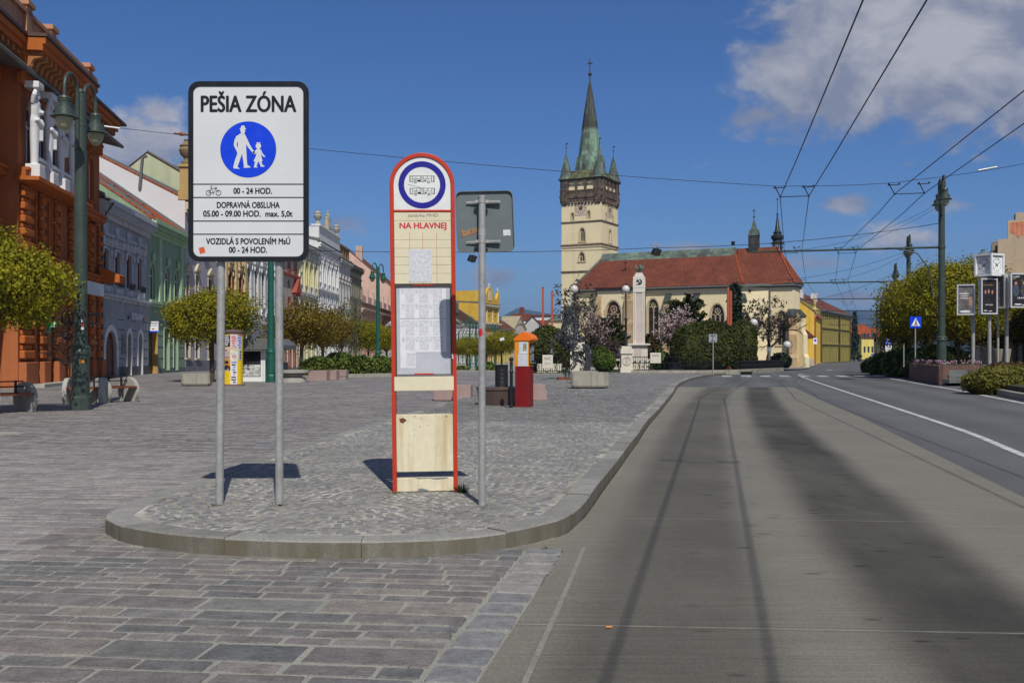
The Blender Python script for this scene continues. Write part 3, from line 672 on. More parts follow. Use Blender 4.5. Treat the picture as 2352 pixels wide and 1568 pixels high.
def bus_stop():
    Y = 9.09; k = Y/F
    e = thing('bus_stop_totem', 'red and cream bus stop totem with rounded top reading NA HLAVNEJ', 'bus stop', (GX(977, Y), Y, ISL_Z), R(4.0))
    e.rotation_euler = (0, R(-.62), R(4.0))
    def Z(y): return (1130-y)*k
    W = .2965; D = .185; pw = .037
    # red frame: two posts joined by the rounded head
    zs = Z(426); n = 28
    out = [(-W, 0)]+[(W*-math.cos(PI*i/n), zs+(Z(352)-zs)*math.sin(PI*i/n)) for i in range(n+1)]+[(W, 0)]
    wi = W-pw; inn = [(-wi, 0)]+[(-wi*math.cos(PI*i/n), zs+(Z(352)-zs-pw)*math.sin(PI*i/n)) for i in range(n+1)]+[(wi, 0)]
    fr = MB(); m_ = len(out)
    vs = [(x, y, z) for y in (0, D) for pl in (out, inn) for x, z in pl]; fs = []
    for i in range(m_-1):
        fs += [(i+1, i, m_+i, m_+i+1), (2*m_+i, 2*m_+i+1, 3*m_+i+1, 3*m_+i), (i, i+1, 2*m_+i+1, 2*m_+i), (m_+i+1, m_+i, 3*m_+i, 3*m_+i+1)]
    fr.add(vs, fs)
    fr.box(-wi+.001, wi-.001, .004, D-.004, Z(487.5), Z(482.5)); fr.build('frame', M['red'], e, bevel=.004)
    hd = MB(); hp = [(-wi*.995, Z(483))]+[(-wi*.995*math.cos(PI*i/n), zs+(Z(352)-zs-pw)*.995*math.sin(PI*i/n)) for i in range(n+1)]+[(wi*.995, Z(483))]
    hd.prism(hp, .012, D-.012, axis='y'); head = hd.build('head_panel', mat('white_enamel', (.66, .67, .66), .35, var=.05, stain=((.5, .48, .4), 3, .66, .4)), e)
    kc = 1.0096e-3; cz = Z(425.4)
    rg = MB(); ring_poly(rg, circ(.2155, 64, 0, cz), circ(.1635, 64, 0, cz), .0095, .0119); rg.build('blue_ring', M['deep_blue'], e)
    # the two vehicles on the round sign
    bs = MB()
    def q(ax, az, bx, bz): bs.add([(ax, .0112, az), (bx, .0112, az), (bx, .0112, bz), (ax, .0112, bz)], [(0, 1, 2, 3)])
    def V(cx, cy): return ((cx-406)*kc, cz-(cy-368)*kc)
    def bar(x0, y0, x1, y1): a, b = V(x0, y1), V(x1, y0); q(a[0], a[1], b[0], b[1])
    for oy, ox in ((0, 0), (111, 2)):
        X0, X1, T, B = 292+ox, 518+ox, 286+oy, 342+oy
        bar(X0, T, X1, T+4); 
        for xx in (X0, X0+9, X0+26, X0+98, X0+122, X0+110, X0+198, X0+217, X1-4): bar(xx, T, xx+4, B-4)
        bar(X0+26, T+26, X0+98, T+29); bar(X0+126, T+26, X0+198, T+29); bar(X0+58, T+4, X0+62, T+26); bar(X0+160, T+4, X0+164, T+26)
        bar(X0, B-5, X0+36, B-1); bar(X0+72, T+37, X0+98, B-2); bar(X0+136, T+37, X0+152, B-6); bar(X0+192, B-5, X1, B-1); bar(X0+98, B-5, X0+140, B-1); bar(X0+36, T+36, X0+72, T+39)
        for wx in (345, 464):
            x, z = V(wx+ox, 342+oy); ring_poly(bs, circ(.0125, 20, x, z), circ(.0075, 20, x, z), .0104, .0112)
    a, b = Vector(V(280, 366)), Vector(V(386, 391)); d = (b-a).normalized(); p = Vector((-d.y, d.x))*.0014; bs.add([(v.x, .0112, v.y) for v in (a-p, b-p, b+p, a+p)], [(0, 1, 2, 3)])
    bar(372, 395, 402, 399); bs.build('bus_pictogram', M['sign_black'], e)
    # name board of separate slats
    nb = MB()
    ed = [488.5, 508, 553, 572.5, 592, 611.5, 631, 652]
    cut = [488.5, 507.7, 551.5, 571, 590.5, 609.5, 629, 652.5]
    for a, b in zip(cut, cut[1:]): nb.box(-wi+.002, wi-.002, .010, D-.010, Z(b)+.0012, Z(a)-.0012)
    nb.build('name_board', M['cream'], e)
    bk = MB(); bk.box(-wi+.004, wi-.004, .013, D-.013, Z(652), Z(489)); bk.build('board_core', M['frame_dark'], e)
    tx = MB(); put_text(tx, 'zastávka MHD', (273-406)*kc, (545-406)*kc, Z(498.5)-.002, .0285, .0094); tx.build('stop_caption', mat('slate_letters', (.10, .09, .12), .6), e)
    tx = MB(); put_text(tx, 'NA HLAVNEJ', (198-406)*kc, (623-406)*kc, Z(525.5), .052, .0094, bold=.04)
    for cx in (290, 409, 534): tx.add([((cx-408)*kc-.0014, .0094, Z(652)), ((cx-408)*kc+.0014, .0094, Z(652)), ((cx-408)*kc+.0014, .0094, Z(534)), ((cx-408)*kc-.0014, .0094, Z(534))], [(0, 1, 2, 3)])
    tx.build('stop_name', M['crimson'], e)
    nt = MB(); nt.box((281-408)*kc, (488-408)*kc, .0080, .0092, Z(649), Z(573.5)); no = nt.build('notice', M['timetable'], e); no['label'] = 'white printed notice taped over the name board'
    # timetable case
    zc0, zc1 = Z(862), Z(654)
    cs = MB(); ring_poly(cs, [(-wi, zc0), (wi, zc0), (wi, zc1), (-wi, zc1)][::1], [(-wi+.014, zc0+.006), (wi-.014, zc0+.006), (wi-.014, zc1-.016), (-wi+.014, zc1-.016)], .014, D-.02); cs.build('timetable_case', M['frame_dark'], e)
    sh = MB(); sh.box(-wi+.012, wi-.012, .030, .045, zc0+.004, zc1-.004); sh.build('timetable_back', M['plexi'], e)
    pp = MB(); c7 = 1.313e-3
    def T7(cx, cy): return ((cx-330)*c7, Z((1000+cy/2.0096)/1.5064))
    def sheet7(mb, a, b, c, d, y): x0, z1 = T7(a, b); x1, z0 = T7(c, d); mb.add([(x0, y, z0), (x1, y, z0), (x1, y, z1), (x0, y, z1)], [(0, 1, 2, 3)])
    sheet7(pp, 166, -2, 488, 205, .0282); sheet7(pp, 166, 212, 488, 442, .0282); sheet7(pp, 166, 442, 272, 552, .0282); pp.build('timetable_paper', M['paper'], e)
    tp = MB()
    for r0, r1 in ((-5, 98), (104, 200), (222, 325), (332, 425)):
        for a, b in ((205, 266), (300, 365), (396, 462)): sheet7(tp, a, r0, b, r1, .0275)
        for a, b in ((176, 200), (272, 296), (370, 392)): sheet7(tp, a, r0, b, r0+(r1-r0)*.4, .0275)
    sheet7(tp, 205, 447, 268, 540, .0275); tp.build('timetable_print', M['timetable'], e)
    rb = MB(); x0 = (262-330)*c7; rb.box(x0, x0+.175, .012, .03, zc0+.002, zc0+.014); rb.box(-.09, .09, .010, .03, zc1-.012, zc1-.002); rb.build('case_latch', M['red'], e)
    # lower slats
    for nm, a, b, mm in (('slat', 898, 866, M['cream']), ('lower_panel', 1084, 953, M['cream_rust']), ('base_panel', 1129, 1098, M['cream_rust'])):
        s = MB(); s.box(-wi-.012 if nm == 'slat' else -wi+.001, wi+.010 if nm == 'slat' else wi-.002, -.006 if nm == 'slat' else .008, .016 if nm == 'slat' else D-.05, Z(a), Z(b)); s.build(nm, mm, e, bevel=.003)
    ru = MB(); rp = [(.030*math.cos(a)*(1+.25*math.sin(3*a+1)), .024*math.sin(a)*(1+.2*math.cos(5*a))) for a in [2*PI*i/22 for i in range(22)]]
    flat(ru, [(-wi+.058+x, Z(966)+z) for x, z in rp], .0072)
    for x, z, r in ((-.09, 957, .006), (-.03, 962, .005), (.20, 958, .007), (.10, 956, .004), (-.045, 980, .005), (-.1, 987, .004), (-.10, 1000, .004), (.03, 978, .004)): flat(ru, circ(r, 7, x, Z(z)), .0072)
    r2 = mat('rust_stain', (.13, .05, .02), .95, var=.4, vs=25); o = ru.build('rust_spots', r2, e); o['label'] = 'brown rust eaten through the cream enamel'
    ch = MB(); 
    flat(ch, [(-.03+.05*math.cos(a)*(1+.2*math.sin(4*a)), Z(1129)+.026*abs(math.sin(a))) for a in [PI*i/14 for i in range(15)]], .0072)
    flat(ch, [(-.10, Z(1098)), (.21, Z(1098)), (.20, Z(1101)), (.10, Z(1103)), (.03, Z(1100)), (-.06, Z(1101))], .0072)
    ch.build('flaked_paint', mat('bare_grey_metal', (.2, .21, .22), .7, var=.3, vs=20), e)
    gf = MB(); 
    for pts in (((525, 470), (531, 450), (537, 488)), ((524, 484), (536, 484)), ((531, 452), (533, 490))):
        for p0, p1 in zip(pts, pts[1:]):
            a, b = Vector(T7(*p0)), Vector(T7(*p1)); d = (b-a).normalized(); q_ = Vector((-d.y, d.x))*.0022
            gf.add([(v.x-.004, -.0008, v.y) for v in (a-q_, b-q_, b+q_, a+q_)], [(0, 1, 2, 3)])
    gf.build('scratched_graffiti', M['paper'], e)
    return e
bus_stop()

def road_sign_back():
    Y = 8.32; k = Y/F
    e = thing('road_sign', 'big grey back of a square road sign beside the bus stop', 'traffic sign', (GX(1107, Y), Y, ISL_Z))
    def Z(y): return (1160-y)*k
    po = MB(); po.tube([(0, 0, -.05), (.001, 0, Z(455))], .030, 20); po.lathe([(.032, 0), (.032, .012), (.02, .02), (1e-5, .022)], 20, c=(.001, 0, Z(456))); po.build('pole', M['galv'], e, smooth=40)
    f = thing('x', 'x', 'x') ; bpy.data.objects.remove(f)
    # the plate hangs a little crooked and is turned away
    T = Matrix.Translation((.0235, .075, Z(508))) @ Matrix.Rotation(R(-2.2), 4, 'Y') @ Matrix.Rotation(R(6), 4, 'Z')
    pl = MB(); w, h = .485, .515; pl.prism(rrect(w, h, .05), -.001, .001, axis='y', M=T)
    o2, i2 = rrect(w, h, .05), rrect(w-.012, h-.012, .045); b = MB(); ring_poly(b, o2, i2, -.022, .0)
    for v in b.v: pass
    pl.add(b.v, b.f, 0, T); pl.build('sign_plate', M['grey_plate'], e)
    for zz in (Z(464.5), Z(556)):
        r = MB(); x0, x1 = (1070-1107)*k, (1149-1107)*k; z = zz-.0
        r.add([], []); r.box(x0, x1, .045, .068, -.012, .012); r.box(x0+.005, x1-.005, .040, .046, -.004, .004)
        r.v = [(x, y, zd+z+x*.038) for x, y, zd in r.v]; r.build('bracket', M['galv'], e)
        cl = MB(); cl.lathe([(.0335, -.014), (.0335, .014), (.031, .015), (.031, -.015)], 20, c=(0, 0, z)); cl.box(.03, .06, -.012, .02, z-.012, z+.012); cl.box(-.055, -.03, -.01, .02, z-.011, z+.011); cl.build('clamp', M['galv'], e, smooth=40)
    # faded sticker with orange lettering
    g = MB(); put_text(g, 'brns', -.235, -.062, -.058, .052, -.0035, M=T @ Matrix.Rotation(R(-17), 4, 'Y') @ Matrix.Translation((.018, 0, .0)), bold=.05); go = g.build('graffiti', mat('faded_orange_paint', (.33, .17, .06), .7, var=.2, vs=30), e)
    g = MB()
    for i in range(5):
        a = -.205+i*.034; flat(g, [(a, -.115+.006*i), (a+.03, -.095+.010*i), (a+.040, -.108+.010*i), (a+.012, -.128+.006*i)], -.003)
    g.v = [tuple(T @ Vector(v)) for v in g.v]; g.build('graffiti_shadow', mat('faded_pink_paint', (.23, .10, .11), .7, var=.2, vs=30), e)
    lb = MB(); flat(lb, [(.150, -.122), (.212, -.122), (.212, -.072), (.150, -.072)], -.003); lb.v = [tuple(T @ Vector(v)) for v in lb.v]; lb.build('data_label', M['timetable'], e)
    rs = MB(); 
    zc = Z(765); vs = []; n = 5
    for j in range(5):
        for i in range(n): a = R(-150+18*i); hh = .032*(1 if 0 < i < n-1 else .6); vs.append((.0306*math.cos(a), .0306*math.sin(a), zc+hh*(j/2-1)))
    rs.add(vs, [(j*n+i, j*n+i+1, (j+1)*n+i+1, (j+1)*n+i) for j in range(4) for i in range(n-1)]); o = rs.build('sticker', mat('red_vinyl', (.5, .02, .03), .5), e, smooth=60)
    bn = MB(); bn.lathe([(.0312, 0), (.0312, .055)], 20, c=(0, 0, Z(552)+.03)); bn.lathe([(.0308, 0), (.0308, .012)], 20, c=(0, 0, Z(870))); bn.build('pole_band', mat('worn_band', (.33, .33, .33), .6), e, smooth=40)
    return e
road_sign_back()

def tuft(name, label, x, y, z, n, h, spread, m, cat='weed'):
    mb = MB(); r = random.Random(int(x*1000))
    for i in range(n):
        a = r.uniform(0, 2*PI); rr = r.uniform(0, spread); b = Vector((x+rr*math.cos(a), y+rr*math.sin(a), z-.01)); ln = h*r.uniform(.5, 1.1); d = Vector((math.cos(a)*r.uniform(.1, .9), math.sin(a)*r.uniform(.1, .9), 1)).normalized()
        s = Vector((-math.sin(a), math.cos(a), 0))*.0035; mid = b+d*ln*.6; tip = b+d*ln+Vector((math.cos(a), math.sin(a), -.5))*ln*.25
        mb.add([b-s, b+s, mid+s*.8, tip, mid-s*.8], [(0, 1, 2, 4), (4, 2, 3)])
    return tag(mb.build(name, m, uv=False), label, cat)
M['grass'] = leafmat('grass_blades', [(.02, .045, .012), (.045, .08, .02), (.08, .11, .03)])
M['moss'] = leafmat('dry_moss', [(.06, .06, .02), (.10, .09, .03), (.05, .07, .02)])
tuft('grass_tuft', 'dark grass tuft growing at the right foot of the bus stop totem', GX(1061, 9.05), 9.06, ISL_Z, 90, .11, .05, M['grass'])
tuft('moss_tuft', 'low weeds at the foot of the left pole of the pedestrian zone sign', GX(494, 8.28), 8.27, ISL_Z, 60, .03, .07, M['moss'])
tuft('moss_tuft', 'low weeds at the foot of the right pole of the pedestrian zone sign', GX(643, 8.3), 8.29, ISL_Z, 60, .03, .08, M['moss'])
tuft('moss_tuft', 'small weeds along the left foot of the bus stop totem', GX(908, 9.0), 8.98, ISL_Z, 70, .03, .08, M['moss'])
tuft('moss_tuft', 'tiny weeds in the paving left of the thin sign pole', GX(1112, 8.2), 8.2, ISL_Z, 25, .025, .06, M['moss'])
tuft('kerb_weed', 'little green weed growing in the gutter below the kerb', GX(1254, 7.0), 7.06, .0, 26, .04, .03, M['grass'])
lit = MB(); c_ = (.66, 5.02); lit.tube([(GX(1392, 5.02), 5.02, .014), (GX(1406, 5.02), 5.025, .014)], .005, 8); tag(lit.build('cigarette_end', mat('orange_filter', (.6, .22, .04), .8)), 'tiny orange cigarette end lying on the concrete bus bay', 'litter')

# ------------------------------------------------------------------ ticket machine, bench, bin, bollard, blocks
def ticket_machine():
    Y = 23.0; k = Y/F
    e = thing('ticket_machine', 'orange parking ticket machine with a dark red lower half', 'ticket machine', (GX(1198, Y), Y, gz(Y)+ISL_Z), R(0))
    def Z(y): return (935-y)*k
    def X(x): return (x-1198)*k
    or_ = mat('orange_paint', (.72, .26, .012), .42, var=.06, vs=3); rd = mat('dark_red_paint', (.19, .008, .010), .4, var=.12, vs=3); ro = mat('bright_orange_paint', (.75, .16, .008), .42)
    M['or'] = or_
    D = .58; sh = .0
    # the front turns away: body is a box seen on its edge, rotated so the narrow right face shows
    A = R(-22); T = Matrix.Rotation(A, 4, 'Z')
    w = .35; d = .34
    lo = MB(); lo.box(-w/2+.008, w/2-.008, .008, d-.01, 0, Z(842), 0, T); lo.build('lower_case', rd, e, bevel=.006)
    up = MB(); up.box(-w/2, w/2, 0, d, Z(842)+.002, Z(783), 0, T); up.build('upper_case', or_, e, bevel=.006)
    rf = MB(); z0, z1, z2 = Z(783)+.002, Z(781), Z(762)
    rf.prism([(-w/2-.01, z0), (w/2+.01, z0), (w/2+.01, Z(768)), (.02, z2), (-w/2-.01, Z(777))], -.02, d+.02, axis='y', M=T); rf.prism([(w/2+.01, z0+.0), (w/2+.10, z0+.02), (w/2+.10, z0+.06), (w/2+.01, Z(768))], -.02, d+.02, axis='y', M=T); rf.build('roof', ro, e, bevel=.004)
    # control face on the right side, black with glass
    cf = MB(); cf.box(w/2+.001, w/2+.012, .03, d-.03, Z(838), Z(788), 0, T); cf.build('control_panel', mat('dark_panel', (.05, .045, .03), .25, var=.2), e)
    c2 = MB()
    for a, b, z0, z1 in ((.05, .12, 832, 815), (.05, .12, 811, 800), (.15, .29, 828, 812), (.15, .29, 808, 792)): c2.box(w/2+.013, w/2+.02, a, b, Z(z0), Z(z1), 0, T)
    c2.build('display', mat('grey_glass', (.25, .25, .24), .15, var=.3, vs=9), e)
    c3 = MB(); c3.box(w/2+.013, w/2+.07, .06, .28, Z(834), Z(832.5), 0, T); c3.build('coin_tray', M['galv'], e)
    p1 = MB(); p1.box(-w/2+.11, w/2-.015, -.004, -.001, Z(812.5), Z(785.5), 0, T); p1.build('instruction_poster', mat('pale_blue_poster', (.5, .62, .68), .5, var=.25, vs=7), e)
    p3 = MB(); p3.box(.035, .125, -.0065, -.0045, Z(806), Z(789), 0, T); p3.build('poster_picture', mat('poster_photo', (.30, .24, .12), .5, var=.6, vs=14), e)
    p2 = MB(); p2.box(-w/2+.09, w/2-.02, -.004, -.001, Z(841), Z(813.5), 0, T); p2.build('tariff_sheet', M['timetable'], e)
    s = MB(); s.box(.02, .13, -.026, -.0215, Z(777), Z(770.5), 0, T @ Matrix.Rotation(R(-14), 4, 'Y') @ Matrix.Translation((-.16, 0, .02))); s.build('sticker', M['paper'], e)
    return e
ticket_machine()
def stone_bench():
    Y = 24.2
    e = thing('stone_bench', 'low round dark polished granite bench behind the grey sign pole', 'bench', (GX(1146, Y), Y, gz(Y)+ISL_Z))
    b = MB(); b.lathe([(.50, 0), (.53, .36)], 40); b.build('bench_base', M['granite_dark'], e, smooth=40)
    t = MB(); t.lathe([(.545, .362), (.555, .37), (.555, .425), (.53, .435), (1e-5, .437)], 40); t.build('bench_top', mat('brown_granite_top', (.10, .065, .055), .3, var=.2, vs2=90, var2=.25), e, smooth=35)
    return e
stone_bench()
def bin_():
    Y = 24.3; e = thing('litter_bin', 'black perforated metal litter bin standing on the dark granite bench', 'litter bin', (GX(1152, Y), Y, gz(Y)+ISL_Z+.438))
    b = MB(); b.lathe([(.155, 0), (.16, .02), (.157, .03), (.157, .47), (.163, .48), (.165, .52), (.15, .525), (.148, .45), (.148, .05), (1e-5, .04)], 28); b.build('bin_body', M['black_iron'], e, smooth=30)
    r = MB()
    for z in (.1, .2, .3, .4): r.lathe([(.1585, z-.006), (.161, z), (.1585, z+.006)], 28)
    r.build('bin_hoop', M['black_iron'], e, smooth=30); return e
bin_()
def bollard():
    Y = 22.8; e = thing('bollard', 'slim black bollard with a ball top in front of the ticket machine', 'bollard', (GX(1174.5, Y), Y, gz(Y)+ISL_Z))
    b = MB(); b.lathe([(.045, 0), (.045, .06), (.036, .07), (.034, .78), (.048, .80), (.048, .84), (.034, .86), (.034, 1.0), (.04, 1.04), (.028, 1.06)], 16); b.build('post', M['black_iron'], e, smooth=35)
    s = MB(); s.sphere((0, 0, 1.105), .055, 16); s.build('ball', M['black_iron'], e, smooth=60); return e
bollard()
def block(name, label, px, Y, w, d, h, rz, m, dz=0.0, chop=0.0, group=None, name2='granite block'):
    mb = MB(); mb.prism([(-w/2, 0), (w/2, 0), (w/2-chop, h), (-w/2+chop*.2, h)], -d/2, d/2, axis='y')
    o = mb.build(name, m, bevel=.012); o.location = (GX(px, Y), Y, gz(Y)+dz); o.rotation_euler = (0, 0, rz)
    return tag(o, label, name2, group)
grp = 'pink granite blocks'
block('granite_block', 'pink granite block half hidden behind the bus stop totem', 1026, 28.6, .72, .6, .42, R(2), M['granite_pink'], ISL_Z*.2, group=grp)
block('granite_block', 'pink granite block just right of the bus stop totem', 1064, 28.2, .48, .6, .44, R(-3), M['granite_pink'], ISL_Z*.2, group=grp)
block('granite_block', 'pink granite block right behind the ticket machine', 1230, 26.6, .52, .7, .42, R(8), M['granite_pink'], ISL_Z, .06, group=grp)
def planter(name, label, px, Y, w, d, h, rz, dz, pz=True):
    e = thing(name, label, 'planter', (GX(px, Y), Y, gz(Y)+dz), rz)
    mb = MB(); n = 8; ch = .07
    def octo(a, b): return [(-a+ch, -b), (a-ch, -b), (a, -b+ch), (a, b-ch), (a-ch, b), (-a+ch, b), (-a, b-ch), (-a, -b+ch)]
    rings = [(octo(w/2-.03, d/2-.03), .04), (octo(w/2, d/2), .1), (octo(w/2, d/2), h), (octo(w/2-.08, d/2-.08), h), (octo(w/2-.09, d/2-.09), h-.08)]
    vs = [(x, y, z) for r, z in rings for x, y in r]; fs = [(i*n+k, i*n+(k+1) % n, (i+1)*n+(k+1) % n, (i+1)*n+k) for i in range(len(rings)-1) for k in range(n)]+[tuple(range(7, -1, -1))]
    mb.add(vs, fs); mb.build('tub', M['concrete'], e, bevel=.008)
    s = MB(); s.add([(x, y, h-.06) for x, y in rings[3][0]], [tuple(range(8))]); s.build('soil', M['soil'], e)
    f = MB()
    for sx in (-1, 1): f.box(sx*w*.32-.05, sx*w*.32+.05, -.1, .1, -.01, .042)
    f.build('foot', M['concrete'], e); return e
planter('concrete_planter', 'long weathered concrete planter left of the advertising column', 452, 41, 1.14, .75, .50, R(8), 0)
planter('concrete_planter', 'stained concrete planter in front of the horse sculpture', 1354.5, 35.0, 1.30, .8, .56, R(-3), ISL_Z)
planter('concrete_planter', 'plain concrete planter close behind the stained planter by the horse', 1341, 40.5, 1.1, .6, .50, R(-3), ISL_Z)
# ================================================================== STREET LAMPS
def lamp(name, label, loc, h, arm_az, m_iron, group, arm=None, extras=None, sc=None):
    """cast iron lamp: stepped base, shaft, two goose-neck arms with hanging lanterns"""
    e = thing(name, label, 'street lamp', loc, 0, group, sc)
    b = MB(); b.lathe([(.245, 0), (.25, .30), (.22, .34), (.215, .36)], 8, rot=R(22.5)); b.lathe([(.205, .36), (.20, 1.32), (.225, 1.34), (.235, 1.40), (.225, 1.44), (.215, 1.46), (.225, 1.50), (.20, 1.54), (.16, 1.56)], 16); b.build('lamp_base', m_iron, e, smooth=35)
    s = MB(); s.lathe([(.155, 1.55), (.148, h*.45), (.138, h*.72), (.128, h)], 20); s.build('shaft', m_iron, e, smooth=40)
    c = MB()
    for z, r in ((h*.30, .165), (h*.62, .147), (h*.82, .142), (h*.90, .14)): c.lathe([(r-.01, z-.03), (r, z-.02), (r, z+.02), (r-.01, z+.03)], 20)
    c.sphere((0, 0, h+.05), .09, 14); c.build('collar', m_iron, e, smooth=40)
    ca, sa = math.cos(arm_az), math.sin(arm_az)
    for i, sg in enumerate((1, -1)):
        T = Matrix(((ca*sg, -sa*sg, 0, 0), (sa*sg, ca*sg, 0, 0), (0, 0, 1, 0), (0, 0, 0, 1)))
        r0, r1 = .17, .86; rc = (r1-r0)/2; cx = (r0+r1)/2; zt = h-.05
        pts = [(r0, 0, h-1.35), (r0, 0, zt)]+[(cx-rc*math.cos(PI*k/12), 0, zt+rc*math.sin(PI*k/12)*1.15) for k in range(1, 13)]+[(r1, 0, zt-.22)]
        a = MB(); a.tube(pts, .042, 10, M=T); a.build('arm', m_iron, e, smooth=60)
        zl = zt-.22
        l = MB(); l.lathe([(.035, .02), (.12, 0), (.14, -.05), (.125, -.07), (.14, -.09), (.125, -.12), (.13, -.20), (.135, -.24), (.20, -.27), (.215, -.40), (.22, -.43), (.30, -.47), (.315, -.485), (.30, -.495), (.2, -.48)], 24, c=(0, 0, 0), M=T @ Matrix.Translation((r1, 0, zl)))
        lo = l.build('lantern', m_iron, e, smooth=30)
        g = MB(); prof = [(.19*math.sin(PI/2*k/8)+1e-5, -.49-.30*math.cos(PI/2*k/8)) for k in range(9)]
        g.lathe(prof, 20, M=T @ Matrix.Translation((r1, 0, zl))); g.build('globe', M['lamp_glass'], lo, smooth=60)
    if arm:       # tube that carries the trolley wires over the road
        (az, ln, z) = arm
        d = Vector((math.cos(az), math.sin(az), 0)); a = MB(); a.tube([Vector((0, 0, z))+d*.1, Vector((0, 0, z+.06))+d*ln], [.05, .042], 10)
        a.tube([Vector((0, 0, z-2.2))+d*.15, Vector((0, 0, z-2.2))+d*.35, Vector((0, 0, z-.9))+d*.55, Vector((0, 0, z-.25))+d*1.0, Vector((0, 0, z))+d*1.9], .032, 8)
        a.lathe([(.16, z-.06), (.17, z), (.16, z+.06)], 16); a.build('bracket_arm', M['green_iron'], e, smooth=50)
    return e
M['lamp_glass'] = mat('lamp_globe', (.30, .29, .20), .25, var=.1)
ln0 = GP(185, 23.9); gl = 'street lamps of the square'
big = lamp('street_lamp', 'tall dark green double street lamp with sticker scraps beside the curved bench', ln0, 7.58, R(90), M['green_iron'], gl)
# things of this lamp: hanging-basket ring, stickers
rg = MB()
for zz in (2.55+1.2,): pass
zb = 1.4-(742-808)/F*23.9; 
for r_, z_ in ((.42, zb), (.42, zb+.22)): rg.tube([(r_*math.cos(2*PI*k/24)+(.0), r_*math.sin(2*PI*k/24), z_) for k in range(25)], .012, 6, caps=False)
for k in range(24): a = 2*PI*k/24; rg.tube([(.42*math.cos(a), .42*math.sin(a), zb), (.42*math.cos(a), .42*math.sin(a), zb+.22+.05*(k % 3 == 0))], .009, 5)
for a in (0, PI/2, PI, 1.5*PI): rg.tube([(.14*math.cos(a), .14*math.sin(a), zb), (.42*math.cos(a), .42*math.sin(a), zb)], .012, 6)
rg.build('basket_ring', M['black_iron'], big)
def wrap(name, z0, z1, r, a0, a1, m, parent, n=6):
    mb = MB(); vs = [(r*math.cos(R(a0+(a1-a0)*i/n)), r*math.sin(R(a0+(a1-a0)*i/n)), z) for z in (z0, z1) for i in range(n+1)]
    mb.add(vs, [(i, i+1, n+2+i, n+1+i) for i in range(n)]); return mb.build(name, m, parent, smooth=80)
zq = lambda y: 1.4-(y-808)/F*23.9
M['sticker_rw'] = mat('striped_sticker', (.6, .1, .1), .5, var=.7, vs=9, var2=.5)
for (ya, yb_, aa, ab, mm) in ((735, 741, -62, -38, M['paper']), (742, 748, -62, -38, M['red']), (749, 757, -62, -38, M['paper']), (793, 806, -55, -30, M['paper']), (806, 818, -42, -20, M['paper'])):
    wrap('sticker', zq(yb_), zq(ya), .156, aa, ab, mm, big)
wrap('sticker', zq(833), zq(826), .2045, -75, -45, M['or'], big)
sq = dup(big, 'teal green double street lamp seen between the two poles of the zone sign', GP(622, 45.7), R(20), group=gl)
for ch in list(sq.children):
    if ch.name.split('.')[0] in ('basket_ring', 'sticker'): bpy.data.objects.remove(ch)
def recolour(root, m):
    for ch in root.children_recursive:
        if ch.type == 'MESH' and ch.data.materials and ch.data.materials[0] in (M['green_iron'],):
            ch.material_slots[0].link = 'OBJECT'; ch.material_slots[0].material = m
recolour(sq, M['teal_iron'])
o = dup(sq, 'teal double street lamp rising from the juniper bed left of the bus stop', GP(868, 73), R(-20), group=gl)
for px, Y, sc, lb in ((1079, 140, .92, 'far teal street lamp in front of the mint green house, left of two close together'), (1093.5, 150, .9, 'far teal street lamp in front of the mint green house, right of two close together'), (1137, 160, .88, 'far teal street lamp in front of the tall yellow house')):
    dup(sq, lb, GP(px, Y), R(40), sc, gl)
gr = 'catenary lamp posts along the road'
def cat_lamp(px, Y, topy, label, z0=None, az=R(160)):
    zt = CAMZ-(topy-HY)/F*Y; g = gz(Y)+.12 if z0 is None else z0
    h = zt-g-.50
    return lamp('catenary_lamp', label, (GX(px, Y), Y, g), h, R(75), M['green_iron'], gr, arm=(az, 8.3 if Y < 50 else 8.0, 1.4-(567.5-HY)/F*44.5-g-(-gz(Y)*0)))
cat_lamp(2163, 44.5, 400, 'big grey green lamp post with twin lanterns rising from the flower trough', .55)
cat_lamp(2087, 66, 536, 'second grey green lamp post from the flower trough, above the crown of the trees')
cat_lamp(2057, 87, 601, 'third grey green lamp post from the flower trough, left of the round trees')
cat_lamp(2037, 113, 650, 'fourth grey green lamp post from the flower trough along the road')
cat_lamp(2024.5, 140, 682, 'fifth grey green lamp post from the flower trough, far down the road')
cat_lamp(2014, 172, 704, 'farthest of the grey green lamp posts down the road')

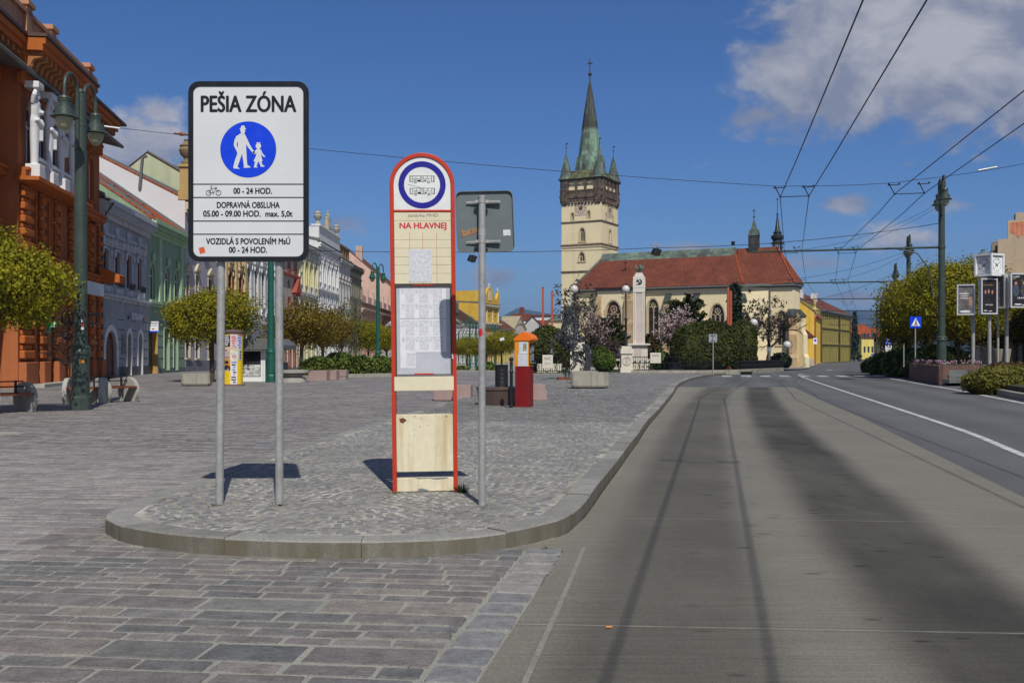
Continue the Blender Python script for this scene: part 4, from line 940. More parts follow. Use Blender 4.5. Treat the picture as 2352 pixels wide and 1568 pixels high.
# globe lamps by the church
def globe_lamp(name, label, px, Y, ytop, ybase, group='globe lamps by the church', plinth=None):
    k = Y/F; base = CAMZ-(ybase-HY)*k; H = (ybase-ytop)*k
    e = thing(name, label, 'street lamp', (GX(px, Y), Y, base), 0, group)
    r = 9.2*k
    p = MB(); p.lathe([(.11, 0), (.11, H*.12), (.075, H*.14), (.07, H*.42), (.1, H*.44), (.1, H*.46), (.05, H*.48), (.045, H-2.05*r)], 12); p.build('lamp_post', M['black_iron'], e, smooth=40)
    s = MB(); s.sphere((0, 0, H-r), r, 20); s.build('globe', M['opal'], e, smooth=80)
    c = MB(); pts = []
    for sx in (-1, 1):
        c.tube([(sx*.03, 0, H-2.6*r), (sx*r*1.0, 0, H-2.15*r), (sx*r*1.28, 0, H-r), (sx*r*.9, 0, H-.05*r), (sx*.1*r, 0, H+.35*r), (0, 0, H+.5*r)], .02, 6)
        c.tube([(sx*.02, 0, H-3.35*r), (sx*r*1.1, 0, H-3.3*r), (sx*r*1.15, 0, H-2.95*r), (sx*.02, 0, H-2.9*r)], .02, 6)
        if H > 4: c.tube([(sx*.05, 0, H*.16), (sx*.85*r*1.9, 0, H*.18), (sx*r*2.3, 0, H*.04), (sx*r*1.5, 0, -.25)], .022, 6)
    c.lathe([(.0001, .5*r), (.04, .4*r), (.02, .2*r)], 8, c=(0, 0, H)); c.build('scroll_bracket', M['black_iron'], e)
    return e
M['opal'] = mat('opal_glass', (.52, .52, .49), .2, var=.02)
globe_lamp('globe_lamp', 'black globe lamp with round white glass right above the horse sculpture', 1319, 55, 655, 800)
globe_lamp('globe_lamp', 'black globe lamp on a pale stone pier left of the white obelisk', 1437.5, 62, 655, 797)
globe_lamp('globe_lamp', 'small globe lamp beside the tall clipped hedge', 1731.5, 76, 732, 848)
globe_lamp('globe_lamp', 'small globe lamp at the foot of the choir buttress', 1808, 88, 783, 846)
def pier(name, label, px, Y, w, ytop, ybase, m):
    k = Y/F; h = (ybase-ytop)*k; W = w*k
    e = thing(name, label, 'stone pier', (GX(px, Y), Y, CAMZ-(ybase-HY)*k), R(4))
    b = MB(); b.box(-W/2-.04, W/2+.04, -W/2, W/2, -.2, h*.22); b.build('pier_base', M['limestone'], e, bevel=.02)
    s = MB(); s.box(-W/2+.03, W/2-.03, -W/2+.06, W/2-.06, h*.22, h*.72); s.build('pier_shaft', M['limestone'], e, bevel=.015)
    c = MB(); c.box(-W/2-.03, W/2+.03, -W/2-.02, W/2+.02, h*.72, h*.9); c.box(-W/2+.05, W/2-.05, -W/2+.05, W/2-.05, h*.9, h); c.build('pier_cap', M['limestone'], e, bevel=.03)
    t = MB(); ring_poly(t, circ(.27, 20, 0, h*.46), circ(.24, 20, 0, h*.46), -W/2+.03, -W/2+.05)
    for x in (-.08, 0, .08): t.box(x-.012, x+.012, -W/2+.035, -W/2+.055, h*.35, h*.57)
    t.build('carved_emblem', mat('carved_stone', (.40, .36, .28), .9), e); return e
pier('lamp_pier', 'pale carved stone pier carrying the globe lamp left of the obelisk', 1437.5, 62, 27, 795, 858, 0)

# ================================================================== BENCHES, KIOSK, COLUMN, SMALL SIGNS
def cheek_bench(name, label, pos, az, ends):
    """round concrete cheeks with timber seats between them"""
    e = thing(name, label, 'bench', pos, az, 'benches with round concrete cheeks')
    for x in ends:
        c = MB(); n = 22
        pr = [0, 0]+[(.40*math.cos(PI*(-.2+1.4*k/n)), .30+.40*math.sin(PI*(-.2+1.4*k/n))) for k in range(n+1)]
        pr = [(p[0], max(0, p[1])) for p in pr[2:]]; pr = [0, 0]+pr
        c.prism(pr[2:]+[(-.30, 0), (.30, 0)], x-.06, x+.06, axis='x'); c.build('cheek', M['concrete_pale'], e, bevel=.015)
    for a, b in zip(ends, ends[1:]):
        s = MB()
        for y in (-.42, -.31, -.20, .08, .19, .30): s.box(a+.06, b-.06, y, y+.095, .40, .445)
        s.build('seat', mat('red_brown_timber', (.16, .045, .015), .5, var=.25, vs=5), e)
        r = MB()
        for z in (.58, .70): r.box(a+.06, b-.06, -.02, .02, z, z+.03)
        for x in (a+.25, b-.25): r.box(x-.02, x+.02, -.025, .025, .40, .74)
        r.build('backrest', M['black_iron'], e)
    return e
cheek_bench('cheek_bench', 'bench with pale round concrete cheeks right behind the tall lamp', GP(197, 27.0), R(10), (-.46, .46))
cheek_bench('cheek_bench', 'second bench end with round cheeks to the right of the tall lamp', GP(264, 27.8), R(60), (-.46, .46))
cheek_bench('cheek_bench', 'bench with round concrete cheeks cut by the left edge of the picture', GP(16, 23.0), R(60), (-.46, .46))
def ad_column():
    Y = 41; k = Y/F; e = thing('advertising_column', 'round advertising column with a yellow base pasted over with posters', 'advertising column', GP(533.5, Y), R(0))
    H = (888-762)*k; r = .43
    b = MB(); b.lathe([(r+.06, 0), (r+.06, .07), (r, .09)], 32); b.build('plinth', mat('brown_plinth', (.16, .11, .09), .8), e, smooth=30)
    s = MB(); s.lathe([(r-.005, .09), (r-.005, H-.12)], 40); s.build('shaft', mat('yellow_paint', (.72, .50, .008), .5, var=.05), e, smooth=60)
    c = MB(); c.lathe([(r, H-.12), (r+.05, H-.08), (r+.06, H-.02), (r+.02, H), (1e-5, H+.08)], 32); c.build('cap', mat('brown_cap', (.13, .085, .075), .7), e, smooth=30)
    cr = random.Random(5)
    def poster(a0, a1, y0, y1, col, cols, nm='poster', lines=6, var=.1):
        r0 = r+.001; a0 += 16; a1 += 16
        o = wrap(nm, (888-y1)*k, (888-y0)*k, r0, a0, a1, mat('poster_print', col, .6, var=var, vs=6, var2=.15), e)
        for j in range(lines):
            a = cr.uniform(a0+3, a0+(a1-a0)*.4); bb = cr.uniform(a0+(a1-a0)*.6, a1-3); y = y0+(y1-y0)*(j+.6)/(lines+.6)
            wrap('print_block', (888-y-(y1-y0)*.3/lines)*k, (888-y+(y1-y0)*.2/lines)*k, r0+.003, a, bb, mat('poster_ink', cr.choice(cols), .6, var=.5, vs=20, var2=.3), o, 4)
    W_, Bk, Pk, Or, Rd, Bl = (.62, .62, .64), (.015, .015, .02), (.55, .45, .47), (.55, .22, .02), (.45, .04, .06), (.05, .15, .5)
    poster(-150, -102, 772, 798, Bk, [W_, Pk]); poster(-150, -102, 800, 826, (.4, .36, .30), [Pk, (.3, .1, .3), Rd], var=.3); poster(-150, -102, 827, 852, Or, [Bk, Bk, Bk], lines=2); poster(-150, -102, 843, 853, W_, [Bk], lines=1)
    poster(-101, -66, 769, 805, Pk, [Rd, (.2, .3, .2), (.45, .35, .2), Rd, Rd], lines=8); poster(-100, -58, 806, 829, W_, [Pk, (.5, .5, .1), Rd]); poster(-99, -64, 830, 884, W_, [(.5, .1, .3), Bl, (.1, .2, .55), Bk, Bk, Bk, Bk, Bk], lines=9)
    poster(-65, -30, 769, 805, (.5, .52, .56), [Bl, Bk, Rd]); poster(-57, -30, 806, 829, (.4, .4, .4), [Bk, Bk, W_], lines=3)
    return e
ad_column()
def news_kiosk():
    Y = 47; k = Y/F; e = thing('news_kiosk', 'glass kiosk with white corner posts and a dark flat roof behind the advertising column', 'kiosk', GP(578, Y), R(-4))
    H = (877-787)*k; wh = M['white']
    f = MB()
    for x in (-.95, .52, .60): f.box(x-.06, x+.06, -.06, .06, 0, H-.35)
    f.box(-1.0, .64, -.05, .05, .0, .22); f.box(-1.0, .64, -.05, .05, H-.42, H-.34); f.box(.56, .66, 0, 1.6, 0, .15); f.box(.60, .66, 1.45, 1.6, 0, H-.3); f.build('frame', wh, e)
    g = MB(); g.box(-.9, .5, -.02, .02, .24, H-.42); g.box(.60, .62, .1, 1.45, .15, H-.35); g.build('glass_wall', M['glass'], e)
    p = MB(); p.box(-.82, .44, -.035, -.025, .26, .80); p.build('lower_poster', mat('black_white_picture', (.42, .42, .40), .6, var=.8, vs=3.5, var2=.5, vs2=12), e)
    m2 = mat('magazines', (.22, .13, .05), .5, var=.9, vs=6, var2=.8, vs2=14); q = MB()
    q.box(-.75, .40, .12, .2, .95, H-.55); q.build('magazine_rack', m2, e)
    r = MB(); r.prism([(-1.35, H-.34), (1.6, H-.34), (1.6, H-.12), (1.2, H+.18), (-1.0, H+.18), (-1.35, H-.12)], -.5, 1.9, axis='y'); r.build('roof', M['slate'], e, bevel=.02)
    s = MB(); s.box(.66, 1.15, .2, 1.2, .95, 1.0); s.build('counter', wh, e); d = MB(); d.box(.66, 1.3, .3, 1.5, .05, .9); d.build('counter_front', M['slate'], e)
    return e
news_kiosk()
def bowl():
    Y = 46; e = thing('concrete_bowl', 'low stepped round concrete fountain bowl left of the juniper bed', 'fountain', GP(672, Y), 0)
    b = MB(); b.lathe([(.62, 0), (.60, .2), (.45, .25), (.48, .34), (.62, .38)], 28); b.build('foot', M['concrete_pale'], e, smooth=30)
    b = MB(); b.lathe([(.5, .38), (.78, .44), (.80, .54), (.70, .56), (1e-5, .5)], 28); b.build('bowl', M['concrete_pale'], e, smooth=30); return e
bowl()
g2 = 'granite blocks at the juniper bed'
block('granite_block', 'dark ended granite block at the corner of the juniper bed, leftmost of three', 733, 48.5, .9, .6, .50, R(-6), M['granite_pink'], group=g2)
block('granite_block', 'pink granite block in front of the juniper bed, between two others', 759, 50, .75, .5, .48, R(-6), M['granite_pink'], group=g2)
block('granite_block', 'pink granite block in front of the juniper bed, rightmost of three', 784, 51, .62, .5, .48, R(-6), M['granite_pink'], group=g2)
bk = MB(); pts = [(GX(640, 49), 49), (GX(700, 50.5), 50.5), (GX(800, 54), 54), (GX(905, 56), 56)]; ribbon(pts, .25, .22, bk); b2 = MB()
for (xa, ya), (xb, yb_) in zip(pts, pts[1:]): b2.prism([(xa, ya), (xb, yb_), (xb-.1, yb_+.25), (xa-.1, ya+.25)], -.1, .2)
tag(b2.build('bed_edging', M['concrete'], bevel=.01), 'low concrete edging along the front of the juniper bed', 'edging')

def plate_sign(name, label, px, Y, y0, y1, w, ybase, face, cat='traffic sign', az=0, draw=None, pole_r=.03, group=None, back=False):
    k = Y/F; e = thing(name, label, cat, (GX(px, Y), Y, CAMZ-(ybase-HY)*k), az, group); h = (y1-y0)*k; zc = (ybase-(y0+y1)/2)*k; W = w*k
    p = MB(); p.tube([(0, 0, -.1), (0, 0, zc+h/2)], pole_r, 10); p.build('pole', M['galv'], e, smooth=40)
    s = MB(); s.prism(rrect(W, h, min(W, h)*.08, 4, 0, zc), -.05 if not back else .035, -.035 if not back else .05, axis='y'); s.build('sign_plate', face, e)
    if draw:
        for nm, fn, mm in draw:
            d = MB(); fn(d, W, h, zc); d.build(nm, mm, e)
    return e
M['back_grey'] = mat('pale_sign_back', (.30, .34, .37), .5, .3)
def brk(d, W, h, zc):
    for s in (-1, 1): d.box(-W*.3, W*.3, .0, .034, zc+s*h*.33-.012, zc+s*h*.33+.012)
plate_sign('road_sign', 'pale back of a small square sign in front of the big yew mound', 1638, 55, 767, 786, 19, 856, M['back_grey'], draw=[('bracket', brk, M['black_iron'])], back=True)
plate_sign('road_sign', 'pale back of a small square sign beside the leafless tree at the choir', 1766.5, 74, 797, 808, 11, 850, M['back_grey'], draw=[('bracket', brk, M['black_iron'])], back=True)
def ped(d, W, h, zc):
    flat(d, [(-W*.40, zc-h*.33), (W*.40, zc-h*.33), (0, zc+h*.40)], -.0525)
def ped2(d, W, h, zc):
    c = lambda x, z: (x*W, zc+z*h)
    flat(d, [c(-.02, .12), c(.06, .12), c(.08, -.05), c(.16, -.28), c(.10, -.30), c(.03, -.1), c(-.06, -.30), c(-.13, -.28), c(-.04, -.05)], -.0535); flat(d, circ(W*.055, 12, W*.03, zc+h*.19), -.0537)
    for i in range(4): flat(d, [c(-.32+.16*i, -.31), c(-.24+.16*i, -.31), c(-.2+.13*i, -.25), c(-.27+.13*i, -.25)], -.0533)
xw = 'blue pedestrian crossing signs'
for px, Y, y0, y1, w, yb_, lb in ((2102.5, 48, 727, 753, 26, 838, 'blue pedestrian crossing sign on a thin pole left of the flower trough'), (2030.5, 105, 787, 801, 14, 830, 'blue pedestrian crossing sign tucked behind the blue parking sign'), (2006, 150, 812, 821, 10, 832, 'small far blue pedestrian crossing sign at the end of the road')):
    plate_sign('crossing_sign', lb, px, Y, y0, y1, w, yb_, M['sign_blue'], draw=[('triangle', ped, M['white']), ('walking_figure', ped2, M['sign_black'])], group=xw)
def pp_(d, W, h, zc): put_text(d, 'P', -W*.20, W*.24, zc-h*.08, h*.46, -.0525, bold=.03); put_text(d, 'RESERVE', -W*.4, W*.4, zc-h*.34, h*.14, -.0525, bold=.02)
e = plate_sign('parking_sign', 'blue parking sign with a white P over a white plate', 2040.5, 78, 775, 792, 14, 848, M['sign_blue'], draw=[('lettering', pp_, M['white'])])
s = MB(); k = 78/F; s.prism(rrect(14.5*k, 14*k, .05, 4, 0, (848-800)*k), -.05, -.035, axis='y'); s.build('lower_plate', M['white'], e)
s = MB()
for j in range(3): s.box(-5*k, 5*k, -.053, -.051, (848-804+j*3.5)*k, (848-803+j*3.5)*k)
s.build('plate_lettering', M['sign_black'], e)
def disc_(d, W, h, zc): flat(d, circ(W*.33, 20, 0, zc+h*.1), -.0525)
plate_sign('road_sign', 'white sign with a blue disc before the olive building', 1872.5, 168, 776, 790, 9, 831, M['white'], draw=[('blue_disc', disc_, M['sign_blue'])])
plate_sign('marker_post', 'thin pale post under the round trees right of the parking sign', 2076, 50, 790, 792, 1.5, 838, M['galv'], cat='post')
# ================================================================== TREES AND SHRUBS
def leaf_cloud(n_clump, per, size, rx, rz, r, shell=.55, clump_r=.16, flat_bot=None, elong=1.0, up=0.0, gaps=None, cone=False, uneven=1.0):
    """leaf clumps spread through an uneven crown"""
    mb = MB(); vs = []; fs = []
    ph = [r.uniform(0, 6.28) for _ in range(6)]
    def rad(d):      # uneven outline
        return 1+uneven*(.13*math.sin(3*d.x+ph[0]+2*d.z)+.10*math.sin(5*d.y+ph[1])+.09*math.sin(7*d.z+ph[2]+3*d.x)+.06*math.sin(11*d.x+ph[3]+9*d.y))
    for i in range(n_clump):
        d = Vector((r.gauss(0, 1), r.gauss(0, 1), r.gauss(0, 1))).normalized()
        if flat_bot is not None and d.z < flat_bot: d.z = flat_bot+abs(d.z-flat_bot)*.25; d.normalize()
        rr = (shell+(1-shell)*r.random()**.6)*rad(d)
        c = Vector((d.x*rx*rr, d.y*rx*rr, d.z*rz*rr))
        if cone: t = r.random()**.8; a = r.uniform(0, 6.28); q = (1-t)*rx*(.55+.45*r.random())*(1+.3*math.sin(t*17)); c = Vector((q*math.cos(a), q*math.sin(a), (t*2-1)*rz)); d = Vector((math.cos(a), math.sin(a), .2))
        nl = r.randint(int(per*.6), int(per*1.4))
        for j in range(nl):
            o = Vector((r.gauss(0, 1), r.gauss(0, 1), r.gauss(0, 1)))*clump_r*rx*.5; p = c+o
            nrm = (Vector((r.gauss(0, 1), r.gauss(0, 1), r.gauss(0, 1)))*.8+d+Vector((0, 0, up))).normalized()
            t = nrm.cross(Vector((r.gauss(0, 1), r.gauss(0, 1), r.gauss(0, 1)))).normalized(); b = nrm.cross(t); s = size*r.uniform(.6, 1.3); k = len(vs)
            tt = t*s*elong; bb = b*s
            vs += [p-tt*.5, p-tt*.05+bb*.5, p+tt*.5, p-tt*.05-bb*.5]; fs.append((k, k+1, k+2, k+3))
    return mb.add(vs, fs)
def limbs(mb, base, h, r0, n, rx, rz, cz, r, sub=3, up=.5):
    """tapered trunk with limbs that fork into the crown"""
    tr = [Vector((0, 0, 0)), Vector((r.uniform(-.04, .04), r.uniform(-.04, .04), h*.5)), Vector((r.uniform(-.06, .06), r.uniform(-.06, .06), h))]
    mb.tube(tr, [r0*1.25, r0, r0*.8], 10)
    for i in range(n):
        a = 2*PI*i/n+r.uniform(-.3, .3); e = r.uniform(-.2, .95); t = Vector((math.cos(a)*rx*.85, math.sin(a)*rx*.85, cz-h+rz*e*.8)); b = tr[2]-Vector((0, 0, r.uniform(0, .25)))
        mid = b+t*.5+Vector((0, 0, rz*.10)); end = b+t
        mb.tube([b, mid, end], [r0*.55, r0*.32, r0*.08], 6)
        for j in range(sub):
            s = b.lerp(mid, r.uniform(.5, 1)); q = s+Vector((r.gauss(0, 1)*rx*.4, r.gauss(0, 1)*rx*.4, rz*r.uniform(.0, .7))); mb.tube([s, s.lerp(q, .5)+Vector((0, 0, .05)), q], [r0*.22, r0*.14, r0*.04], 5)
L_YG = leafmat('spring_leaves', [(.07, .075, .008), (.16, .155, .008), (.28, .255, .010), (.38, .34, .018)], trans=.35)
L_BR = leafmat('young_bronze_leaves', [(.06, .038, .008), (.12, .075, .010), (.19, .145, .012), (.26, .21, .02)], trans=.3)
L_GN = leafmat('fresh_pale_leaves', [(.09, .12, .015), (.15, .18, .02), (.24, .26, .05)], trans=.35)
L_YEW = leafmat('yew_needles', [(.012, .018, .005), (.032, .042, .008), (.062, .070, .012), (.115, .11, .018)], trans=.1, vs=1.6)
L_JUN = leafmat('juniper_sprays', [(.02, .04, .010), (.07, .11, .022), (.14, .19, .038), (.24, .26, .055)], trans=.12, vs=1.2)
L_BOX = leafmat('box_leaves', [(.025, .05, .007), (.06, .10, .012), (.11, .15, .02)], trans=.12, vs=2)
L_CON = leafmat('spruce_needles', [(.008, .016, .008), (.016, .030, .014), (.030, .045, .020)], trans=.08)
L_DRY = leafmat('dry_shrub_leaves', [(.06, .06, .012), (.11, .11, .016), (.17, .16, .02), (.10, .055, .02)], trans=.25)
L_MAG = leafmat('magnolia_petals', [(.44, .28, .29), (.62, .48, .47), (.75, .68, .66)], trans=.3)
L_TWIG = leafmat('bare_twigs', [(.03, .024, .017), (.055, .045, .032), (.085, .068, .048)], trans=0.)
def globe_tree(name, label, loc, rx, rz, cz, trunk, leaf, seed, n=620, group='round clipped street trees', size=.10, per=13, bark=None, shell=.45):
    e = thing(name, label, 'tree', loc, 0, group); r = random.Random(seed)
    t = MB(); limbs(t, (0, 0, 0), cz-rz*.75, trunk, 9, rx, rz, cz, r, 4); t.build('trunk', bark or M['bark'], e, smooth=60, uv=False)
    c = leaf_cloud(n, per, size, rx, rz, r, shell, .17, -.55); o = c.build('crown', leaf, e, uv=False); o.location = (0, 0, cz); return e
tr_a = globe_tree('globe_maple', 'round yellow green tree cut by the left edge of the picture', (-11.75, 22.2, 0), 1.62, 1.06, 2.86, .10, L_YG, 11, n=1700, per=17, size=.072, shell=.42)
tr_b = globe_tree('globe_maple', 'round yellow green tree above the advertising column', GP(487, 46), 1.95, 1.22, 2.98, .10, L_YG, 12, n=1300, per=15, size=.095, shell=.42)
tr_c = globe_tree('globe_maple', 'bronze tinted round tree in front of the beige house', GP(692, 57), 2.15, 1.35, 2.85, .11, L_BR, 13, n=900, per=13, shell=.3)
tg = 'round clipped street trees'
dup(tr_c, 'bronze tinted round tree standing second, behind the left part of the juniper bed', GP(742, 66), R(70), 1.0, tg)
dup(tr_b, 'olive yellow round tree right of the lamp at the juniper bed', GP(846, 82), R(140), .95, tg)
dup(tr_c, 'bronze round tree half hidden behind the left side of the bus stop', GP(888, 92), R(200), 1.0, tg)
dup(tr_b, 'round tree in front of the mint green house, right beside the bus stop', GP(1073, 118), R(30), (1.05, 1.05, .9), tg)
dup(tr_c, 'bronze round tree in front of the tall yellow house', GP(1115, 125), R(250), (1.1, 1.1, .95), tg)
dup(tr_b, 'yellow green round tree just left of the ticket machine', GP(1152, 112), R(300), (1.1, 1.1, 1.0), tg)
# loose young tree in pale new leaf
def loose_tree(name, label, loc, h, rx, leaf, seed, n, size, bark, group=None, per=4):
    e = thing(name, label, 'tree', loc, 0, group); r = random.Random(seed); t = MB()
    t.tube([(0, 0, 0), (.05, 0, h*.4), (0, .05, h*.95)], [h*.016, h*.011, .012], 8)
    for i in range(26):
        z = h*r.uniform(.25, .9); a = r.uniform(0, 6.28); ln = rx*(1.1-.5*z/h)*r.uniform(.6, 1.1); b = Vector((0, 0, z)); q = b+Vector((math.cos(a)*ln, math.sin(a)*ln, h*r.uniform(.08, .22))); t.tube([b, b.lerp(q, .5), q], [.03, .018, .006], 5)
        for j in range(5):
            s = b.lerp(q, r.uniform(.3, 1)); w = s+Vector((r.gauss(0, 1)*rx*.22, r.gauss(0, 1)*rx*.22, h*r.uniform(.03, .12))); t.tube([s, w], [.012, .004], 4)
    t.build('trunk', bark, e, uv=False)
    if n: c = leaf_cloud(n, per, size, rx, h*.36, r, .2, .14); o = c.build('crown', leaf, e, uv=False); o.location = (0, 0, h*.64)
    return e
loose_tree('young_tree', 'slender young tree in pale green leaf before the white house with urns', GP(783, 74), 5.2, 1.25, L_GN, 21, 260, .12, M['bark'])
loose_tree('young_tree', 'slim pale leaved tree in front of the dark cornice house', GP(816, 80), 5.6, .95, L_GN, 22, 170, .12, M['bark'])
loose_tree('bare_tree', 'leafless grey young tree between the pale leaved trees', GP(800, 77), 4.0, 1.2, L_TWIG, 23, 90, .08, M['bark'])
loose_tree('bare_tree', 'small leafless tree in front of the orange house behind the tall lamp', GP(158, 36), 2.9, 1.15, L_TWIG, 24, 90, .06, M['bark_dark'])
# shrubs: solid heart, ragged skin
def bush(name, label, loc, rx, ry, rz, leaf, seed, n, size, group=None, cat='shrub', elong=1.6, up=.6, core=.86, hedge=False, per=8, clump=.10):
    e = thing(name, label, cat, loc, 0, group); r = random.Random(seed); d = MB()
    d.sphere((0, 0, 0), 1, 24); ph = [r.uniform(0, 6) for _ in range(4)]; vv = []
    pw = .78 if hedge else 1.0
    sgn = lambda t: math.copysign(abs(t)**pw, t)
    for v in d.v:
        v = Vector(v); k = core*(1+.05*math.sin(5*v.x+ph[0])+.05*math.sin(6*v.y+ph[1]+3*v.z)); q = Vector((sgn(v.x), sgn(v.y), sgn(v.z)))
        vv.append((q.x*rx*k, q.y*ry*k, max(-.4*rz if False else -9, q.z*rz*k)))
    d.v = vv; d.build('foliage_core', leaf, e, smooth=80, uv=False).location = (0, 0, rz*.9 if not hedge else rz*.95)
    c = leaf_cloud(n, per, size, 1.0, 1.0, r, core, clump, None, elong, up, uneven=.22); q = []
    vs = []
    for i in range(0, len(c.v), 4):
        m_ = sum((Vector(c.v[i+j]) for j in range(4)), Vector())/4; w = Vector((sgn(m_.x)*rx, sgn(m_.y)*ry, sgn(m_.z)*rz)) if hedge else Vector((m_.x*rx, m_.y*ry, m_.z*rz))
        for j in range(4): vs.append(tuple(w+(Vector(c.v[i+j])-m_)))
    c.v = vs; c.build('foliage', leaf, e, uv=False).location = (0, 0, rz*.9 if not hedge else rz*.95)
    return e
def PB(px, py, Y): return Vector((GX(px, Y), Y, CAMZ-(py-HY)/F*Y))
def pbush(name, label, x0, x1, y0, y1, Y, leaf, seed, n, size, depth=.8, **kw):
    k = Y/F; w = (x1-x0)*k; h = (y1-y0)*k; return bush(name, label, PB((x0+x1)/2, y1, Y), w/2, w/2*depth, h/1.9, leaf, seed, n, size, **kw)
# juniper bed left of the bus stop
jb = 'junipers in the bed left of the bus stop'
for i, (x0, x1, y0, y1, Y, lb) in enumerate(((700, 762, 824, 864, 55, 'low juniper at the left end of the bed, behind the pink blocks'), (745, 815, 815, 862, 58, 'taller dark juniper in the middle of the bed'), (795, 860, 822, 861, 58, 'spreading juniper in the bed below the young trees'), (842, 905, 823, 860, 59, 'spreading juniper at the right end of the bed next to the bus stop'))):
    pbush('juniper_bush', lb, x0, x1, y0, y1, Y, L_JUN, 30+i, 900, .22, depth=.6, group=jb, elong=2.6, up=.9, clump=.12, core=.8)
pbush('juniper_bush', 'dark low shrubs between the bus stop and the thin sign pole, in the distance', 1044, 1076, 843, 858, 95, L_JUN, 36, 250, .25, depth=.5, elong=2.2)
pbush('juniper_bush', 'dark shrub bank behind the thin sign pole', 1098, 1140, 834, 860, 90, L_JUN, 37, 300, .25, depth=.5, elong=2.0)
# church garden
pbush('yew_hedge', 'huge rounded dark yew left of the church behind the horse', 1205, 1308, 752, 850, 66, L_YEW, 40, 3600, .10, cat='yew', elong=1.7)
pbush('yew_hedge', 'rounded dark yew behind the neck of the horse', 1290, 1352, 768, 850, 72, L_YEW, 41, 1400, .10, cat='yew', elong=1.7)
pbush('yew_hedge', 'broad clipped dark yew mound in front of the church wall', 1543, 1692, 741, 850, 64, L_YEW, 42, 5200, .095, cat='yew', hedge=True, elong=1.5, depth=.5, core=.92, clump=.06)
pbush('yew_hedge', 'tall clipped dark yew block at the right of the big yew mound', 1672, 1738, 738, 850, 70, L_YEW, 43, 2400, .09, cat='yew', hedge=True, elong=1.4, up=.2, depth=.9, core=.94, clump=.05)
pbush('box_ball', 'small clipped green box ball left of the lamp pier', 1362, 1415, 806, 850, 58, L_BOX, 44, 700, .10, cat='box ball', elong=1.2, core=.9)
pbush('box_ball', 'clipped green box ball peeping over the smaller one by the lamp pier', 1358, 1402, 797, 840, 63, L_BOX, 45, 500, .10, cat='box ball', elong=1.2, core=.9)
pbush('box_ball', 'clipped green box ball at the garden fence right of the obelisk', 1497, 1542, 806, 850, 66, L_BOX, 46, 450, .11, cat='box ball', elong=1.2, core=.9)
pbush('yew_hedge', 'low flat topped clipped yew behind the magnolia by the lamp pier', 1376, 1440, 779, 845, 74, L_YEW, 47, 600, .14, cat='yew', elong=1.4)
def spreading_yew(label, x0, x1, y0, y1, Y, seed, n):
    k = Y/F; w = (x1-x0)*k; h = (y1-y0)*k; e = thing('yew_tree', label, 'tree', PB((x0+x1)/2, y1, Y)); r = random.Random(seed)
    t = MB(); t.tube([(0, 0, 0), (0, 0, h*.8)], [.16, .04], 7)
    vs = []; fs = []
    for i in range(46):
        z = h*(.12+.82*(i/46)**.9); a = i*2.4+r.uniform(-.4, .4); ln = w*.55*(1-.72*(z/h)**1.3)*r.uniform(.75, 1.1); d = Vector((math.cos(a), math.sin(a), r.uniform(.45, .85)))
        b = Vector((0, 0, z*.8)); q = b+d*ln; t.tube([b, q], [.04, .01], 4)
        for j in range(n):
            s = r.random()**.7; p = b.lerp(q, .15+.85*s)+Vector((r.gauss(0, 1), r.gauss(0, 1), r.gauss(0, .6)))*w*.045*(1.1-s*.7); u = (d+Vector((r.gauss(0, .5), r.gauss(0, .5), r.gauss(0, .3)))).normalized(); c = u.cross(Vector((r.gauss(0, 1), r.gauss(0, 1), r.gauss(0, 1)))).normalized(); L_ = r.uniform(.25, .5); W_ = .07; m = len(vs)
            vs += [p-c*W_, p+u*L_*.5-c*W_*1.3, p+u*L_, p+u*L_*.5+c*W_*1.3, p+c*W_]; fs.append((m, m+1, m+2, m+3, m+4))
    t.build('trunk', M['bark_dark'], e, uv=False); c = MB(); c.add(vs, fs); c.build('crown', L_YEW2, e, uv=False); return e
L_YEW2 = leafmat('olive_yew_sprays', [(.014, .018, .006), (.028, .034, .008), (.05, .055, .010), (.085, .085, .016)], trans=.12)
spreading_yew('feathery dark yew tree rising before the church wall between the gothic windows', 1510, 1640, 660, 830, 80, 50, 60)
spreading_yew('feathery yew tree behind the magnolia left of the lamp pier', 1340, 1445, 715, 840, 80, 51, 45)
def conifer(label, x0, x1, y0, y1, Y, seed, n=420):
    k = Y/F; w = (x1-x0)*k; h = (y1-y0)*k; e = thing('conifer', label, 'tree', PB((x0+x1)/2, y1, Y)); r = random.Random(seed)
    t = MB(); t.tube([(0, 0, 0), (0, 0, h*.95)], [.15, .03], 7); t.build('trunk', M['bark_dark'], e, uv=False)
    c = leaf_cloud(n, 14, .30, w/2, h/2, r, clump_r=.22, cone=True, elong=1.6); c.build('crown', L_CON, e, uv=False).location = (0, 0, h*.53); return e
conifer('dark pointed conifer between the red masts and the leafless tree', 1655, 1722, 664, 850, 84, 52)
conifer('dark spruce at the end of the olive building', 1948, 1978, 722, 832, 255, 53, 260)
pbush('juniper_bush', 'low dark conifer at the foot of the leafless tree by the choir', 1770, 1815, 812, 842, 84, L_CON, 54, 300, .2, elong=1.8)
